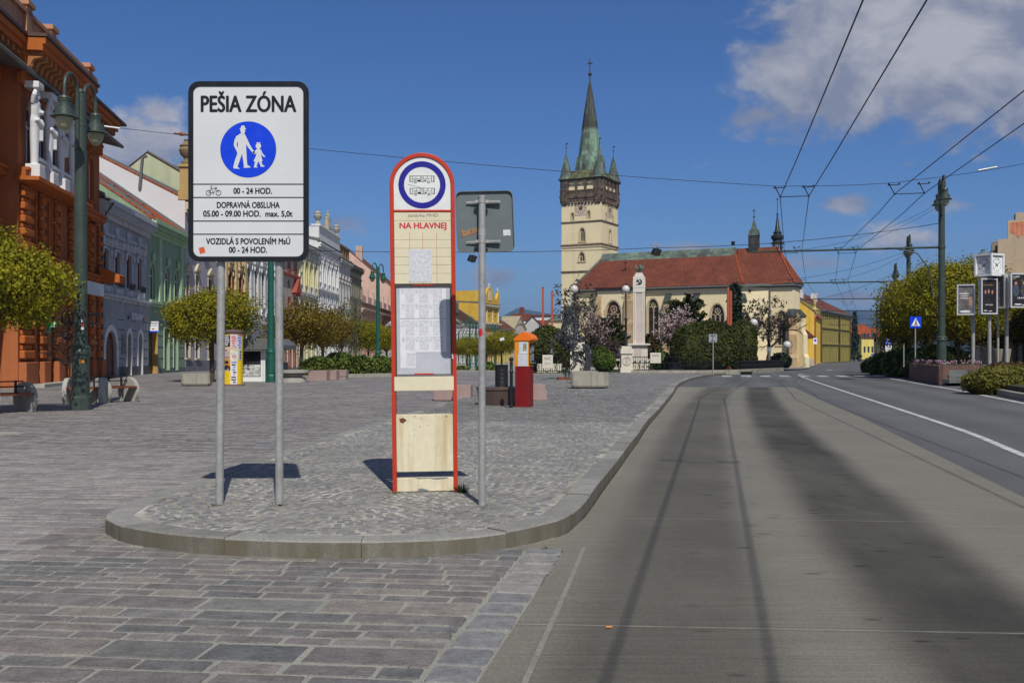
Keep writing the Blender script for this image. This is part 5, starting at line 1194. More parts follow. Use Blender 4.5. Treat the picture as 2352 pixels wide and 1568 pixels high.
# magnolias in flower
def magnolia(label, x0, x1, y0, y1, Y, seed, n, twig=1.0):
    k = Y/F; w = (x1-x0)*k; h = (y1-y0)*k; e = thing('magnolia', label, 'tree', PB((x0+x1)/2, y1, Y)); r = random.Random(seed); t = MB(); fl = []
    tips = []
    for i in range(24):
        a = r.uniform(0, 6.28); b = Vector((r.gauss(0, .1), r.gauss(0, .1), 0)); q = Vector((math.cos(a)*w*.5*r.uniform(.3, 1), math.sin(a)*w*.4*r.uniform(.3, 1), h*r.uniform(.55, 1))); md = b.lerp(q, .5)+Vector((0, 0, h*.1)); t.tube([b, md, q], [.05, .03, .008], 5); tips.append(q)
        for j in range(14):
            s = md.lerp(q, r.uniform(-.4, 1)); v = s+Vector((r.gauss(0, 1)*w*.09, r.gauss(0, 1)*w*.09, r.uniform(.0, .2)*h)); t.tube([s, v], [.014, .005], 4); tips.append(v)
    t.build('trunk', M['bark'], e, uv=False); vs = []; fs = []
    for i in range(n):
        c = r.choice(tips)+Vector((r.gauss(0, 1), r.gauss(0, 1), r.gauss(0, 1)))*w*.03
        for j in range(4):
            a = j*PI/2+r.uniform(0, .5); d = Vector((math.cos(a)*.5, math.sin(a)*.5, 1)).normalized(); u = d.cross(Vector((0, 0, 1))).normalized(); L_ = r.uniform(.10, .17); m = len(vs)
            vs += [c, c+d*L_*.6-u*.035, c+d*L_, c+d*L_*.6+u*.035]; fs.append((m, m+1, m+2, m+3))
    f = MB(); f.add(vs, fs); f.build('blossom', L_MAG, e, uv=False)
    g = leaf_cloud(int(n*.5*twig), 6, .14, w*.45, h*.42, r, .1, .14); g.build('foliage', L_TWIG, e, uv=False).location = (0, 0, h*.45); return e
magnolia('magnolia in full pale pink flower left of the big yew mound', 1502, 1600, 718, 838, 68, 55, 1100, .2)
magnolia('magnolia just coming into flower between the horse and the lamp pier', 1322, 1425, 722, 838, 68, 56, 260, 1.0)
pbush('bare_shrub', 'purplish leafless shrub behind the box balls', 1375, 1440, 785, 842, 70, leafmat('purple_twigs', [(.035, .02, .02), (.07, .045, .045)], trans=0), 57, 500, .16, elong=2, core=.7)
pbush('bare_shrub', 'brown leafless shrub at the foot of the obelisk', 1466, 1520, 770, 840, 72, leafmat('brown_twigs', [(.035, .027, .012), (.075, .055, .025)], trans=0), 58, 500, .16, elong=2, core=.7)
def bare_tree(label, px, py, Y, h, spread, seed, depth=6, lean=0, mat_=None, name='bare_tree', r0=None):
    e = thing(name, label, 'tree', PB(px, py, Y)); r = random.Random(seed); t = MB()
    def grow(p, d, ln, rad, lv):
        n = 2; q = p+d*ln; m = p+d*ln*.5+Vector((r.gauss(0, 1), r.gauss(0, 1), r.gauss(0, 1)))*ln*.06
        t.tube([p, m, q], [rad, rad*.85, rad*.68], 6 if lv > 3 else 4, caps=False)
        if lv == 0: return
        for i in range(3 if lv > 1 else 4):
            nd = (d+Vector((r.gauss(0, 1), r.gauss(0, 1), r.gauss(0, .7)+.12))*spread).normalized(); grow(p.lerp(q, r.uniform(.55, 1)), nd, ln*r.uniform(.6, .82), rad*.62, lv-1)
    grow(Vector((0, 0, 0)), Vector((lean, 0, 1)).normalized(), h*.27, r0 or h*.022, depth); t.build('branches', mat_ or M['bark_dark'], e, uv=False)
    c = leaf_cloud(int(22*depth), 4, h*.018, h*.28, h*.30, r, .15, .10, None, 3.0); c.build('foliage', L_TWIG, e, uv=False).location = (lean*h*.3, 0, h*.62); return e
bare_tree('large leafless dark tree in front of the church choir', 1762, 845, 82, 6.6, .50, 60, 6, .15)
bare_tree('leafless tree behind the first dark tree at the church choir', 1722, 845, 100, 8.0, .40, 61, 6)
bare_tree('leafless climbing tree against the church wall behind the horse', 1322, 845, 120, 12, .34, 62, 6, 0, M['bark'])
# right of the road: round trees over junipers
rt = 'round trees on the right of the road'
ra = globe_tree('globe_maple', 'big yellow green round tree beside the tall lamp of the flower trough', (GX(2200, 51), 51, .6), 2.6, 1.95, 3.55, .13, L_YG, 71, n=2600, per=15, size=.105, group=rt, shell=.5, bark=M['bark_dark'])
rb_ = globe_tree('globe_maple', 'olive round tree with bronze shoots left of the tall lamp', (GX(2125, 57), 57, .5), 2.3, 2.1, 3.35, .13, L_YG, 72, n=2200, per=14, size=.115, group=rt, shell=.5, bark=M['bark_dark'])
rc_ = globe_tree('globe_maple', 'bronze round tree at the left end of the row right of the road', (GX(2080, 65), 65, .2), 1.6, 2.0, 3.3, .12, L_BR, 73, n=1300, per=13, size=.12, group=rt, shell=.45, bark=M['bark_dark'])
dup(ra, 'yellow green round tree cut by the right edge, in front of the clock', (GX(2500, 38), 38, .95), R(100), (.70, .70, .78), rt)
dup(rc_, 'bronze round tree between the tall lamp and the poster stand', (GX(2235, 58), 58, .4), R(60), (1.3, 1.3, .85), rt)
dup(rb_, 'round tree in the shade behind the poster stand', (GX(2300, 58), 58, .5), R(160), (1.05, 1.05, .85), rt)
dup(rc_, 'far round tree at the end of the row, beside the parking sign', (GX(2064, 92), 92, -.1), R(210), (1.0, 1.0, .85), rt)
jr = 'junipers on the right of the road'
for i, (x0, x1, y0, y1, Y, lb) in enumerate(((1985, 2022, 828, 858, 68, 'small juniper at the tip of the planting right of the road'), (2000, 2062, 815, 860, 62, 'juniper under the parking sign'), (2035, 2092, 806, 862, 56, 'spreading juniper before the flower trough'), (2065, 2110, 806, 850, 54, 'juniper at the pole of the blue crossing sign'), (2092, 2215, 800, 850, 52, 'dark juniper bank behind the flower trough'))):
    pbush('juniper_bush', lb, x0, x1, y0, y1, Y, L_JUN, 80+i, 900, .24, depth=.7, group=jr, elong=2.6, up=.9, core=.8, clump=.12)
def scrub():
    Y = 33; e = pbush('dry_shrub', 'wide yellow green shrub with brown tips at the right edge beside the steps', 2222, 2400, 842, 912, 33, L_DRY, 90, 3800, .07, depth=.9, elong=1.6, up=.3, core=.78, clump=.10)
    r = random.Random(4); t = MB()
    for i in range(160):
        a = r.uniform(0, 6.28); b = Vector((math.cos(a)*r.uniform(.2, 1.0), math.sin(a)*r.uniform(.2, .8), r.uniform(.2, .6))); t.tube([b, b+Vector((math.cos(a)*.3, math.sin(a)*.3, r.uniform(.1, .42)))], [.008, .003], 4)
    t.build('stems', M['bark'], e, uv=False); return e
scrub()
pbush('dry_shrub', 'reddish brown shrub on top of the bank in front of the poster stand', 2255, 2400, 833, 868, 37, leafmat('brown_shrub_leaves', [(.05, .03, .012), (.09, .055, .018), (.10, .09, .02)], trans=.2), 91, 900, .10, depth=.6, core=.7, elong=2)
# ================================================================== HOUSES
T_OR = tiles('new_orange_tiles', (.38, .085, .022), (.29, .06, .018)); T_RD = tiles('red_clay_tiles', (.205, .056, .028), (.13, .042, .025)); T_BR = tiles('brown_tiles', (.085, .040, .030), (.06, .03, .024)); T_OLD = tiles('old_clay_tiles', (.20, .065, .035), (.11, .04, .028))
def outline(x0, x1, z0, z1, arch='flat', n=10):
    w = x1-x0; rise = {'flat': 0, 'seg': w*.16, 'round': w*.5, 'point': w*.85}[arch]; rise = min(rise, (z1-z0)*.8); zs = z1-rise; cx = (x0+x1)/2
    o = [(x0, z0), (x1, z0)]
    for k in range(n+1):
        t = k/n
        if arch == 'flat': o.append((x1, z1) if k <= n/2 else (x0, z1)); continue
        if arch == 'point':
            a = t if t <= .5 else 1-t; ang = a*2*math.acos(1-.5*w/(w*.9)) if False else 0
            u = a*2; xx = w/2*(1-u**1.55) if u < 1 else 0; zz = rise*math.sin(u*PI/2)**.95
            o.append((cx+xx, zs+zz) if t <= .5 else (cx-xx, zs+zz)); continue
        a = PI*t; o.append((cx+w/2*math.cos(a), zs+rise*math.sin(a)))
    return o
def facade(mb, L, z_lo, z_hi, ops, reveal=.2, mi=0):
    """a wall from 0 to L with real openings and their reveals, at y = 0, facing -y"""
    xs = sorted({0.0, L}|{round(v, 4) for o in ops for v in (o['x0'], o['x1'])}); zs = sorted({z_lo, z_hi}|{round(v, 4) for o in ops for v in (o['z0'], o['z1'])})
    xs = [x for x in xs if 0 <= x <= L]; zs = [z for z in zs if z_lo <= z <= z_hi]
    for xa, xb in zip(xs, xs[1:]):
        for za, zb in zip(zs, zs[1:]):
            cx, cz = (xa+xb)/2, (za+zb)/2
            if any(o['x0']-1e-4 < cx < o['x1']+1e-4 and o['z0']-1e-4 < cz < o['z1']+1e-4 for o in ops): continue
            mb.add([(xa, 0, za), (xb, 0, za), (xb, 0, zb), (xa, 0, zb)], [(0, 1, 2, 3)], mi)
    for o in ops:
        ol = outline(o['x0'], o['x1'], o['z0'], o['z1'], o['arch']); n = len(ol); d = o.get('reveal', reveal)
        mb.add([(x, 0, z) for x, z in ol]+[(x, d, z) for x, z in ol], [(i, n+i, n+(i+1) % n, (i+1) % n) for i in range(n)], mi)
        if o['arch'] != 'flat':
            arc = ol[2:]; cx = (o['x0']+o['x1'])/2; z1 = o['z1']; h = len(arc)//2
            for a, b in zip(arc, arc[1:]):
                mb.add([(a[0], 0, a[1]), (a[0], 0, z1), (b[0], 0, z1), (b[0], 0, b[1])], [(0, 1, 2, 3)], mi)
class House:
    def __init__(s, name, label, p0, p1, depth, eave, ridge, wall, trim, roofm, cat='house', side=None, rd=None, group='houses on the left of the square', z_off=0.0, overhang=.4):
        s.p0, s.p1 = Vector((*p0, 0)), Vector((*p1, 0)); d = s.p1-s.p0; s.L = d.length; s.d = d.normalized(); s.g = min(gz(p0[1]), gz(p1[1]))+z_off
        s.e = thing(name, label, cat, (p0[0], p0[1], s.g), math.atan2(d.y, d.x), group)
        s.depth, s.eave, s.ridge, s.wall, s.trim, s.roofm, s.side = depth, eave, ridge, wall, trim, roofm, side or wall; s.ops = []; s.rd = rd or depth/2; s.oh = overhang; s.cache = {}
    def S(s, px):
        r = (px-CX)/F; return (r*s.p0.y-s.p0.x)/(s.d.x-r*s.d.y)
    def Z(s, py, px):
        y = s.p0.y+s.S(px)*s.d.y; return CAMZ-(py-HY)/F*y-s.g
    def op(s, x0, x1, z0, z1, arch='flat', kind='window', sur='plain', frame=None, **kw): s.ops.append(dict(x0=x0, x1=x1, z0=z0, z1=z1, arch=arch, kind=kind, sur=sur, frame=frame, **kw)); return s
    def opx(s, xa, xb, yt, yb, *a, **k): xm = (xa+xb)/2; return s.op(s.S(xa), s.S(xb), s.Z(yb, xm), s.Z(yt, xm), *a, **k)
    def row(s, n, z0, z1, w, *a, m=.0, **k):
        for i in range(n): c = m+(s.L-2*m)*(i+.5)/n; s.op(c-w/2, c+w/2, z0, z1, *a, **k)
    def box(s, name, x0, x1, z0, z1, proud, m=None, bevel=0, y1=.0):
        b = MB(); b.box(x0, x1, -proud, y1, z0, z1); return b.build(name, m or s.trim, s.e, bevel=bevel)
    def cornice(s, z, steps=((.0, .25, .12), (.25, .3, .3), (.55, .22, .5)), dent=0, name='cornice', x0=0, x1=None, m=None):
        b = MB(); x1 = s.L if x1 is None else x1
        for dz, h, pr in steps: b.box(x0-.0, x1, -pr, .0, z+dz, z+dz+h-.002)
        if dent:
            n = max(2, int((x1-x0)/dent))
            for i in range(n): c = x0+(x1-x0)*(i+.5)/n; b.box(c-dent*.22, c+dent*.22, -steps[-1][2]*.86, -.02, z+steps[-1][0]-.30, z+steps[-1][0]-.002)
        return b.build(name, m or s.trim, s.e)
    def build(s, roof=True, plinth=None, gable_up=.25, closed=True):
        w = MB(); L, D, H = s.L, s.depth, s.eave
        facade(w, L, -.6, H, s.ops)
        rd, rz = s.rd, s.ridge
        pr = [(0.0, H), (rd, rz), (D, max(H-1.5, .5))]
        for x, flip in ((0.0, False), (L, True)):
            vs = [(x, 0.0, -.6), (x, 0.0, H), (x, rd, rz), (x, D, pr[2][1]), (x, D, -.6)]
            w.add(vs, [(0, 1, 2, 3, 4) if not flip else (4, 3, 2, 1, 0)], 1)
        w.add([(0, D, -.6), (L, D, -.6), (L, D, pr[2][1]), (0, D, pr[2][1])], [(1, 0, 3, 2)], 1)
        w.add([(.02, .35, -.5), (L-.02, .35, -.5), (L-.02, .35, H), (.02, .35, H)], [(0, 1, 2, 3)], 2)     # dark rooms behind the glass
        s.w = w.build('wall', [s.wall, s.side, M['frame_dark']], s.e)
        if roof:
            r = MB(); sl = (rz-H)/rd; oh = s.oh; t = .12
            f0 = (-oh, H-oh*sl+.05)
            sec = [f0, (rd, rz+.05), (D+.2, pr[2][1]), (D+.2, pr[2][1]+t), (rd, rz+.05+t), (f0[0], f0[1]+t)]
            r.prism(sec, -.02, L+.02, axis='x'); s.r = r.build('roof', s.roofm, s.e)
            g = MB(); g.tube([(0, -oh-.06, f0[1]+.05), (L, -oh-.06, f0[1]+.05)], .09, 8); g.build('gutter', M['slate'], s.e, smooth=50)
            if gable_up:
                for x in (0, L-.25):
                    c = MB(); c.prism([(-oh*.6, f0[1]+.05), (rd, rz+.05), (rd, rz+.30), (-oh*.6, f0[1]+.42)], x, x+.25, axis='x'); c.build('verge', M['slate'], s.e)
        for o in s.ops: s.window(o)
        if plinth: 
            xs = sorted([(o['x0'], o['x1']) for o in s.ops if o['z0'] < plinth[0]]); x = 0; b = MB()
            for a, c in xs+[(L, L)]:
                if a-x > .05: b.box(x+.003, a-.003, -.05, .0, -.3, plinth[0])
                x = c
            b.build('plinth', plinth[1], s.e)
        return s
    def window(s, o):
        w, h = o['x1']-o['x0'], o['z1']-o['z0']; key = (round(w, 2), round(h, 2), o['arch'], o['kind'], o['sur'], id(o['frame'])); d = o.get('reveal', .2)
        loc = (o['x0'], 0, o['z0']); nm = {'window': 'window', 'door': 'door', 'shop': 'shop_window', 'passage': 'passage'}[o['kind']]
        if key in s.cache:
            a, p = s.cache[key]; q = share(nm, a, s.e, loc); 
            if p: share('pane', p, q)
            return
        fm = o['frame'] or M['frame_white']; m = MB(); tr = o.get('t', .14)
        O = lambda i, j=0: outline(i, w-i, j, h-i, o['arch'])
        ft = .07 if w > .7 else .05
        ring_poly(m, O(.0), O(ft, ft), d-.06, d, 1)
        if o['kind'] in ('window', 'shop'):
            if w > .75: m.box(w/2-.035, w/2+.035, d-.07, d-.01, ft, h-ft-(w*.5 if o['arch'] == 'round' else w*.1 if o['arch'] == 'seg' else 0), 1)
            if h > 1.2 and o['kind'] == 'window': m.box(ft, w-ft, d-.075, d-.012, h*.64, h*.64+.07, 1)
        if o['sur'] != 'none':
            ring_poly(m, outline(-tr, w+tr, -.001, h+tr, o['arch']), outline(.0, w, 0, h, o['arch']), -.05, .001, 0)
            if o['kind'] == 'window': m.box(-tr-.06, w+tr+.06, -.14, .0, -.14, -.002, 0)
            if o['sur'] == 'tri': m.box(-tr-.1, w+tr+.1, -.16, 0, h+tr+.12, h+tr+.24, 0); m.prism([(-tr-.12, h+tr+.24), (w+tr+.12, h+tr+.24), (w/2, h+tr+.75)], -.18, .0, 0, axis='y')
            if o['sur'] == 'hood': m.box(-tr-.05, w+tr+.05, -.12, 0, h+tr+.08, h+tr+.2, 0); m.box(-tr-.14, w+tr+.14, -.24, 0, h+tr+.202, h+tr+.34, 0)
            if o['sur'] == 'ornate':
                m.box(-tr-.02, w+tr+.02, -.10, 0, h+tr+.02, h+tr+.5, 0); m.box(-tr-.2, w+tr+.2, -.26, 0, h+tr+.502, h+tr+.66, 0)
                for x in (-tr-.08, w+tr+.08): m.sphere((x, -.12, h+tr+.25), .17, 10, 0, (1, .9, 1.6)); m.sphere((x, -.10, h-.2), .11, 8, 0, (1, .9, 2.2))
                m.sphere((w/2, -.12, h+tr+.28), .16, 10, 0, (1.5, .8, 1)); m.box(-tr, w+tr, -.05, 0, -.75, -.15, 0)
                for x in (-tr, w+tr): m.box(x-.10, x+.10, -.16, 0, -.9, -.15, 0)
        if o['kind'] == 'door':
            m.prism(O(ft+.001), d-.02, d+.02, 1, axis='y'); n = 2
            for i in range(n):
                for a, b in ((.08, .30), (.34, .62), (.66, .82)): x0 = ft+.06+(w-2*ft)/n*i; x1 = x0+(w-2*ft)/n-.12; m.box(x0, x1, d-.045, d-.021, h*a, h*b, 1)
        a = m.build(nm, [s.trim, fm], s.e); a.location = loc; p = None
        if o['kind'] in ('window', 'shop'): g = MB(); flat(g, O(ft*.8, ft*.8), d-.03); p = g.build('pane', M['glass'], a)
        if o['kind'] == 'passage': 
            g = MB(); g.prism(O(.0), d, 3.0, axis='y'); 
        s.cache[key] = (a, p)
def urn(e, x, y, z, h, m, name='urn'):
    u = MB(); k = h; u.lathe([(.20*k, 0), (.20*k, .12*k), (.10*k, .18*k), (.09*k, .26*k), (.24*k, .42*k), (.28*k, .58*k), (.22*k, .68*k), (.26*k, .74*k), (.12*k, .84*k), (.07*k, .92*k), (.10*k, .97*k), (1e-4, k)], 12, c=(x, y, z)); return u.build(name, m, e, smooth=40)
GLH = 'houses on the left of the square'
# ---- grey house
gw, gt = plaster((.33, .335, .355)), plaster((.48, .485, .50))
h = House('grey_house', 'narrow two storey slate grey house with white arched door frames', (-21.76, 52.5), (-22.98, 62.8), 9, 9.55, 13.2, gw, gt, T_OLD, rd=7)
for a in ((234, 249, 570, 649), (262.5, 275, 578, 658), (288.6, 301.5, 585, 663), (314, 325, 592, 668)): h.opx(*a, 'seg', 'window', 'ornate', M['frame_brown'])
h.opx(241, 267, 759, 864.5, 'round', 'door', 'plain', M['wood_door'], t=.34); h.opx(292, 300.5, 763, 862, 'round', 'door', 'plain', M['wood_door'], t=.26); h.opx(317.5, 325.5, 765, 860, 'round', 'door', 'plain', M['wood_door'], t=.26)
h.build(plinth=(.55, plaster((.11, .11, .11))))
for ch in h.e.children:      # white stone frames of the three doors
    if ch.name.startswith('door'): ch.material_slots[0].link = 'OBJECT'; ch.material_slots[0].material = M['trim_white']
h.cornice(8.55, ((0, .3, .18), (.3, .4, .4), (.7, .25, .6)), .5); h.cornice(4.25, ((0, .16, .12), (.16, .16, .25)), name='string_course')
for i, px in enumerate((242, 269, 295, 320)):
    sx = h.S(px); h.box('stucco_panel', sx-.45, sx+.45, 7.75, 8.35, .06, gt, .03); h.box('sill_panel', sx-.6, sx+.6, 4.62, 5.1, .14, gt, .03)
b = MB()
for z in (1.0, 1.55, 2.1, 2.65, 3.2):
    for a, c in ((.02, .95), (3.6, 4.9), (6.4, 7.4), (9.0, 10.3)): b.box(a, c, -.012, .02, z, z+.04)
b.build('rustication_pattern', plaster((.05, .055, .06)), h.e)
h.box('wall_plaque', h.S(279), h.S(288), h.Z(813, 283), h.Z(769, 283), .04, M['slate'])
sgn = MB(); put_text(sgn, 'POTRAVINY', h.S(299), h.S(325), h.Z(735, 312), .38, -.10, bold=.03); b2 = MB()
v, f = sgn.v, sgn.f; sgn.build('shop_letters', M['white'], h.e)
h.box('shop_badge', h.S(292.5), h.S(297), h.Z(733, 295), h.Z(725, 295), .10, mat('blue_badge', (.06, .10, .22), .5)); h.box('shop_badge', h.S(326), h.S(330), h.Z(737, 328), h.Z(731, 328), .10, M['red'])
for i, px in enumerate((242, 269, 295, 320)):
    r = MB(); sx = h.S(px)
    for k in range(9): r.tube([(sx-.6+.15*k, -.22, 5.02), (sx-.6+.15*k, -.25, 5.35)], .018, 5)
    r.tube([(sx-.62, -.25, 5.36), (sx+.62, -.25, 5.36)], .022, 5); r.build('window_grille', M['black_iron'], h.e)
c = MB(); c.tube([(.15, -.7, 9.3), (.15, -.3, 8.7), (.12, -.12, 8.2), (.12, -.12, 0)], .06, 8); c.build('downpipe', M['slate'], h.e, smooth=50)
def proj_sign(): 
    Y = 63.2; k = Y/F; e = thing('projecting_sign', 'white projecting shop sign reading POTRAVINY MILK-AGRO between grey and green house', 'shop sign', P(352, 750.5, Y))
    b = MB(); b.box(-12*k, 12*k, -.05, .05, -12.5*k, 12.5*k); b.build('sign_board', M['white'], e); t = MB(); put_text(t, 'POTRAVINY', -10.8*k, 10.8*k, 6.3*k, 3.6*k, -.053, bold=.03); t.build('shop_name', M['deep_blue'], e); t = MB(); put_text(t, 'MILK-AGRO', -9.5*k, 9.5*k, 1.2*k, 3.0*k, -.053); t.build('shop_name', M['deep_blue'], e)
    s = MB(); s.box(-12*k, 12*k, -.054, -.0505, -12.4*k, -9.2*k); s.build('blue_stripe', M['sign_blue'], e); s = MB(); flat(s, [(x*3*k, -4.8*k+z*1.5*k) for x, z in circ(1, 16)], -.053); s.build('red_badge', M['red'], e)
    t = MB(); t.tube([(-12*k, 0, 8*k), (-19*k, 0, 8*k)], .03, 6); t.tube([(-12*k, 0, -8*k), (-19*k, 0, -8*k)], .03, 6); t.build('bracket', M['black_iron'], e)
proj_sign()
# ---- green house
gw, gt = plaster((.25, .34, .235)), plaster((.37, .50, .31))
h = House('green_house', 'sage green two storey house with arched upper windows and tall shop windows', (-22.98, 62.8), (-23.75, 72.3), 12, 10.0, 15.2, gw, gt, T_OR, rd=7.6)
for a in ((343, 356, 604, 688), (378, 390, 614, 695), (400, 411.5, 620, 698)): h.opx(*a, 'round', 'window', 'plain', M['frame_white'])
h.opx(341, 362, 752, 858.5, 'seg', 'passage', 'none', M['wood_door'], reveal=.9); h.opx(376.6, 387.5, 756, 850, 'flat', 'shop', 'plain', gt); h.opx(398.5, 407.5, 757, 850, 'flat', 'shop', 'plain', gt)
h.build(plinth=(.35, M['slate']))
h.cornice(8.9, ((0, .25, .12), (.25, .45, .25), (.7, .3, .55)), .35); h.cornice(4.35, ((0, .2, .12), (.2, .15, .25)), name='string_course')
for px in (366, 415): h.box('pilaster', h.S(px)-.28, h.S(px)+.28, 4.72, 8.88, .12, gt)
for px in (349.5, 384, 406):
    b = MB(); s_ = h.S(px); b.box(s_-.85, s_+.85, -.10, 0, 4.75, h.Z(691, px)-.2); b.build('stucco_panel', gt, h.e); b = MB(); b.sphere((s_, -.1, h.Z(603, 349.5)+.35), .2, 8, sc=(1.2, .7, 1.6)); b.build('keystone', gt, h.e)
b = MB(); b.box(h.S(341)+.0, h.S(362), .91, .95, 0, h.Z(752, 352)); b.build('passage_door', M['frame_dark'], h.e); b = MB(); b.box(h.S(362)-.02, h.S(362)-.001, .01, .9, 0, 3.2); b.build('passage_wall', plaster((.45, .27, .07)), h.e)
b = MB(); 
for z in (1.0, 1.75, 2.5, 3.25):
    for a, c_ in ((362, 375), (389, 397), (410, 422)): b.box(h.S(a), h.S(c_), -.012, .02, z, z+.05)
b.build('rustication_pattern', plaster((.09, .12, .085)), h.e)
for i in range(5):
    w = MB(); x = 1.2+i*1.75; sl = (15.2-10)/7.6; y0 = 2.2 if i % 2 else 3.6; w.prism([(y0, 10+y0*sl+.19), (y0+1.0, 10+(y0+1.0)*sl+.19), (y0+1.0, 10+(y0+1.0)*sl+.27), (y0, 10+y0*sl+.27)], x, x+.7, axis='x'); w.build('roof_window', M['slate'], h.e)
# ---- lavender house, its bare white side wall standing above the green roof
lw, lt = plaster((.42, .38, .40)), plaster((.52, .46, .32))
h = House('lavender_house', 'lavender and cream house with pointed window pediments and a bare white side wall', (-23.75, 72.3), (-24.3, 84), 15, 12.6, 17.4, lw, lt, T_OR, side=mat('bare_white_wall', (.56, .57, .58), .9, var=.06, vs=.4, bump=.2, bs=30), rd=9.5, overhang=.2)
for a in ((427, 433.5, 631, 680), (448.6, 455, 633, 675), (478, 487, 642, 672)): h.opx(*a, 'flat', 'window', 'tri', M['frame_dark'])
for a in ((426, 436, 772, 821), (448.6, 457.5, 773, 822), (478, 487, 775, 823)): h.opx(*a, 'flat', 'window', 'plain', M['frame_dark'])
h.row(3, 9.0, 11.2, 1.1, 'flat', 'window', 'tri', M['frame_dark'])
h.build(plinth=(.9, plaster((.2, .2, .21)))); h.cornice(11.7, dent=.4); h.cornice(3.9, ((0, .2, .15),), name='string_course')
pd = MB(); pd.box(-.05, .95, -.45, .5, 12.6, 13.4); pd.box(.05, .85, -.35, .4, 13.4, 15.0); pd.box(-.08, .98, -.48, .53, 15.0, 15.2); pd.build('urn_pedestal', plaster((.40, .28, .11)), h.e, bevel=.03); urn(h.e, .45, .02, 15.2, 1.9, plaster((.20, .15, .08)))
fp = MB(); fp.tube([(-.1, 3.2, 13.4), (-.1, 3.0, 15.6), (-.1, 2.7, 15.75)], .12, 8); fp.build('flue_pipe', M['slate'], h.e, smooth=50)
def simple(name, label, ya, yb, eave, ridge, wall, trim, roofm, rows, depth=13, dent=.4, frame=None, corn=.9, cap=None, X=-24.3, **kw):
    h = House(name, label, (X, ya), (X, yb), depth, eave, ridge, wall, trim, roofm, **kw)
    for r in rows: h.row(*r[:4], r[4], r[5], r[6], r[7] if len(r) > 7 else frame)
    h.build(plinth=(.5, plaster((.18, .17, .16)))); h.cornice(eave-corn, dent=dent); return h
fd = M['frame_dark']
h = simple('brown_house', 'narrow brick brown house with cream trim beside the left sign pole', 84, 90.6, 14.6, 18.4, plaster((.22, .065, .03)), plaster((.55, .42, .22)), T_BR, [(2, 10.3, 12.6, 1.0, 'flat', 'window', 'ornate'), (2, 6.0, 8.6, 1.0, 'flat', 'window', 'ornate'), (2, .5, 3.6, 1.6, 'flat', 'shop', 'plain')], frame=fd, side=plaster((.40, .45, .30)))
for x in (.3, 3.3, 6.3): h.box('pilaster', x-.28, x+.28, 5.0, 13.6, .2)
h.cornice(4.4, ((0, .25, .2), (.25, .15, .35)), .3, name='string_course')
h = simple('white_arched_house', 'pale grey white house with tall arched window bays between the sign poles', 90.6, 103.7, 14.2, 18, plaster((.50, .52, .54)), M['trim_white'], T_BR, [(5, 6.2, 9.9, 1.35, 'round', 'window', 'ornate'), (5, 11.2, 12.8, 1.1, 'flat', 'window', 'plain'), (4, .4, 3.4, 2.2, 'flat', 'shop', 'plain')], frame=plaster((.45, .33, .16)))
h.cornice(4.3, ((0, .25, .2), (.25, .2, .4)), name='string_course')
h = simple('beige_house', 'beige house with dark red window frames and a small red gabled hood', 103.7, 113.2, 13.5, 17.0, plaster((.44, .37, .31)), plaster((.34, .075, .05)), T_OLD, [(3, 5.2, 7.9, 1.0, 'flat', 'window', 'plain'), (3, 9.0, 9.9, .9, 'flat', 'window', 'none'), (3, 11.0, 12.4, 1.0, 'flat', 'window', 'plain'), (4, .3, 3.2, 1.5, 'flat', 'shop', 'plain')], frame=fd, dent=0)
b = MB(); b.prism([(6.3, 8.6), (9.1, 8.6), (7.7, 10.2)], -.5, 0, axis='y'); b.box(6.5, 8.9, -.4, 0, 8.3, 8.598); b.build('gable_hood', plaster((.34, .075, .05)), h.e)
h.cornice(10.3, ((0, .25, .3),), name='string_course')
h = simple('yellow_white_house', 'pale yellow house with white window surrounds left of the white house with urns', 113.2, 124.3, 14.8, 17.2, plaster((.62, .56, .26)), plaster((.50, .50, .46)), M['slate'], [(4, 10.0, 13.0, 1.05, 'flat', 'window', 'ornate'), (4, 5.6, 8.4, 1.05, 'flat', 'window', 'hood'), (4, .4, 3.6, 1.6, 'flat', 'shop', 'plain')])
for i in range(5): h.box('pilaster', .2+i*2.6, .7+i*2.6, 9.2, 13.9, .16, plaster((.66, .62, .36)))
h.cornice(8.95, ((0, .2, .2),), name='string_course')
h = simple('white_urn_house', 'tall white house with stone urns and a sculpture group on its parapet', 124.3, 139.3, 16.2, 17.6, M['trim_white'], M['trim_white'], M['slate'], [(5, 11.2, 14.0, 1.25, 'flat', 'window', 'ornate'), (5, 7.3, 10.0, 1.25, 'round', 'window', 'plain'), (5, .4, 4.0, 1.5, 'flat', 'shop', 'plain')], frame=M['frame_white'], dent=.4)
b = MB(); b.box(.02, h.L-.02, -.2, .6, 16.25, 18.1); b.box(-.05, h.L+.05, -.4, .8, 18.1, 18.35); b.box(.02, .3, .6, 12.5, 14, 18.05); b.build('parapet', M['trim_white'], h.e)
us = plaster((.36, .33, .28))
for x in (.8, h.L-.9): urn(h.e, x, .1, 18.35, 1.9, us)
g = MB(); r_ = random.Random(3)
g.box(h.L/2-1.3, h.L/2+1.3, -.3, .6, 18.35, 18.8)
for (x, hh) in ((-.8, 1.7), (0, 2.3), (.75, 1.6)):
    g.lathe([(.36, 0), (.40, .3*hh), (.28, .55*hh), (.34, .7*hh), (.12, .80*hh), (.17, .88*hh), (.15, .97*hh), (1e-4, hh)], 12, c=(h.L/2+x, .1, 18.8)); g.tube([(h.L/2+x, .1, 18.8+.68*hh), (h.L/2+x+.4, -.2, 18.8+.5*hh)], [.12, .08], 6)
g.build('sculpture_group', us, h.e, smooth=50)
for i in range(6): h.box('pilaster', .15+i*(h.L-.8)/5, .65+i*(h.L-.8)/5, 10.6, 15.2, .16)
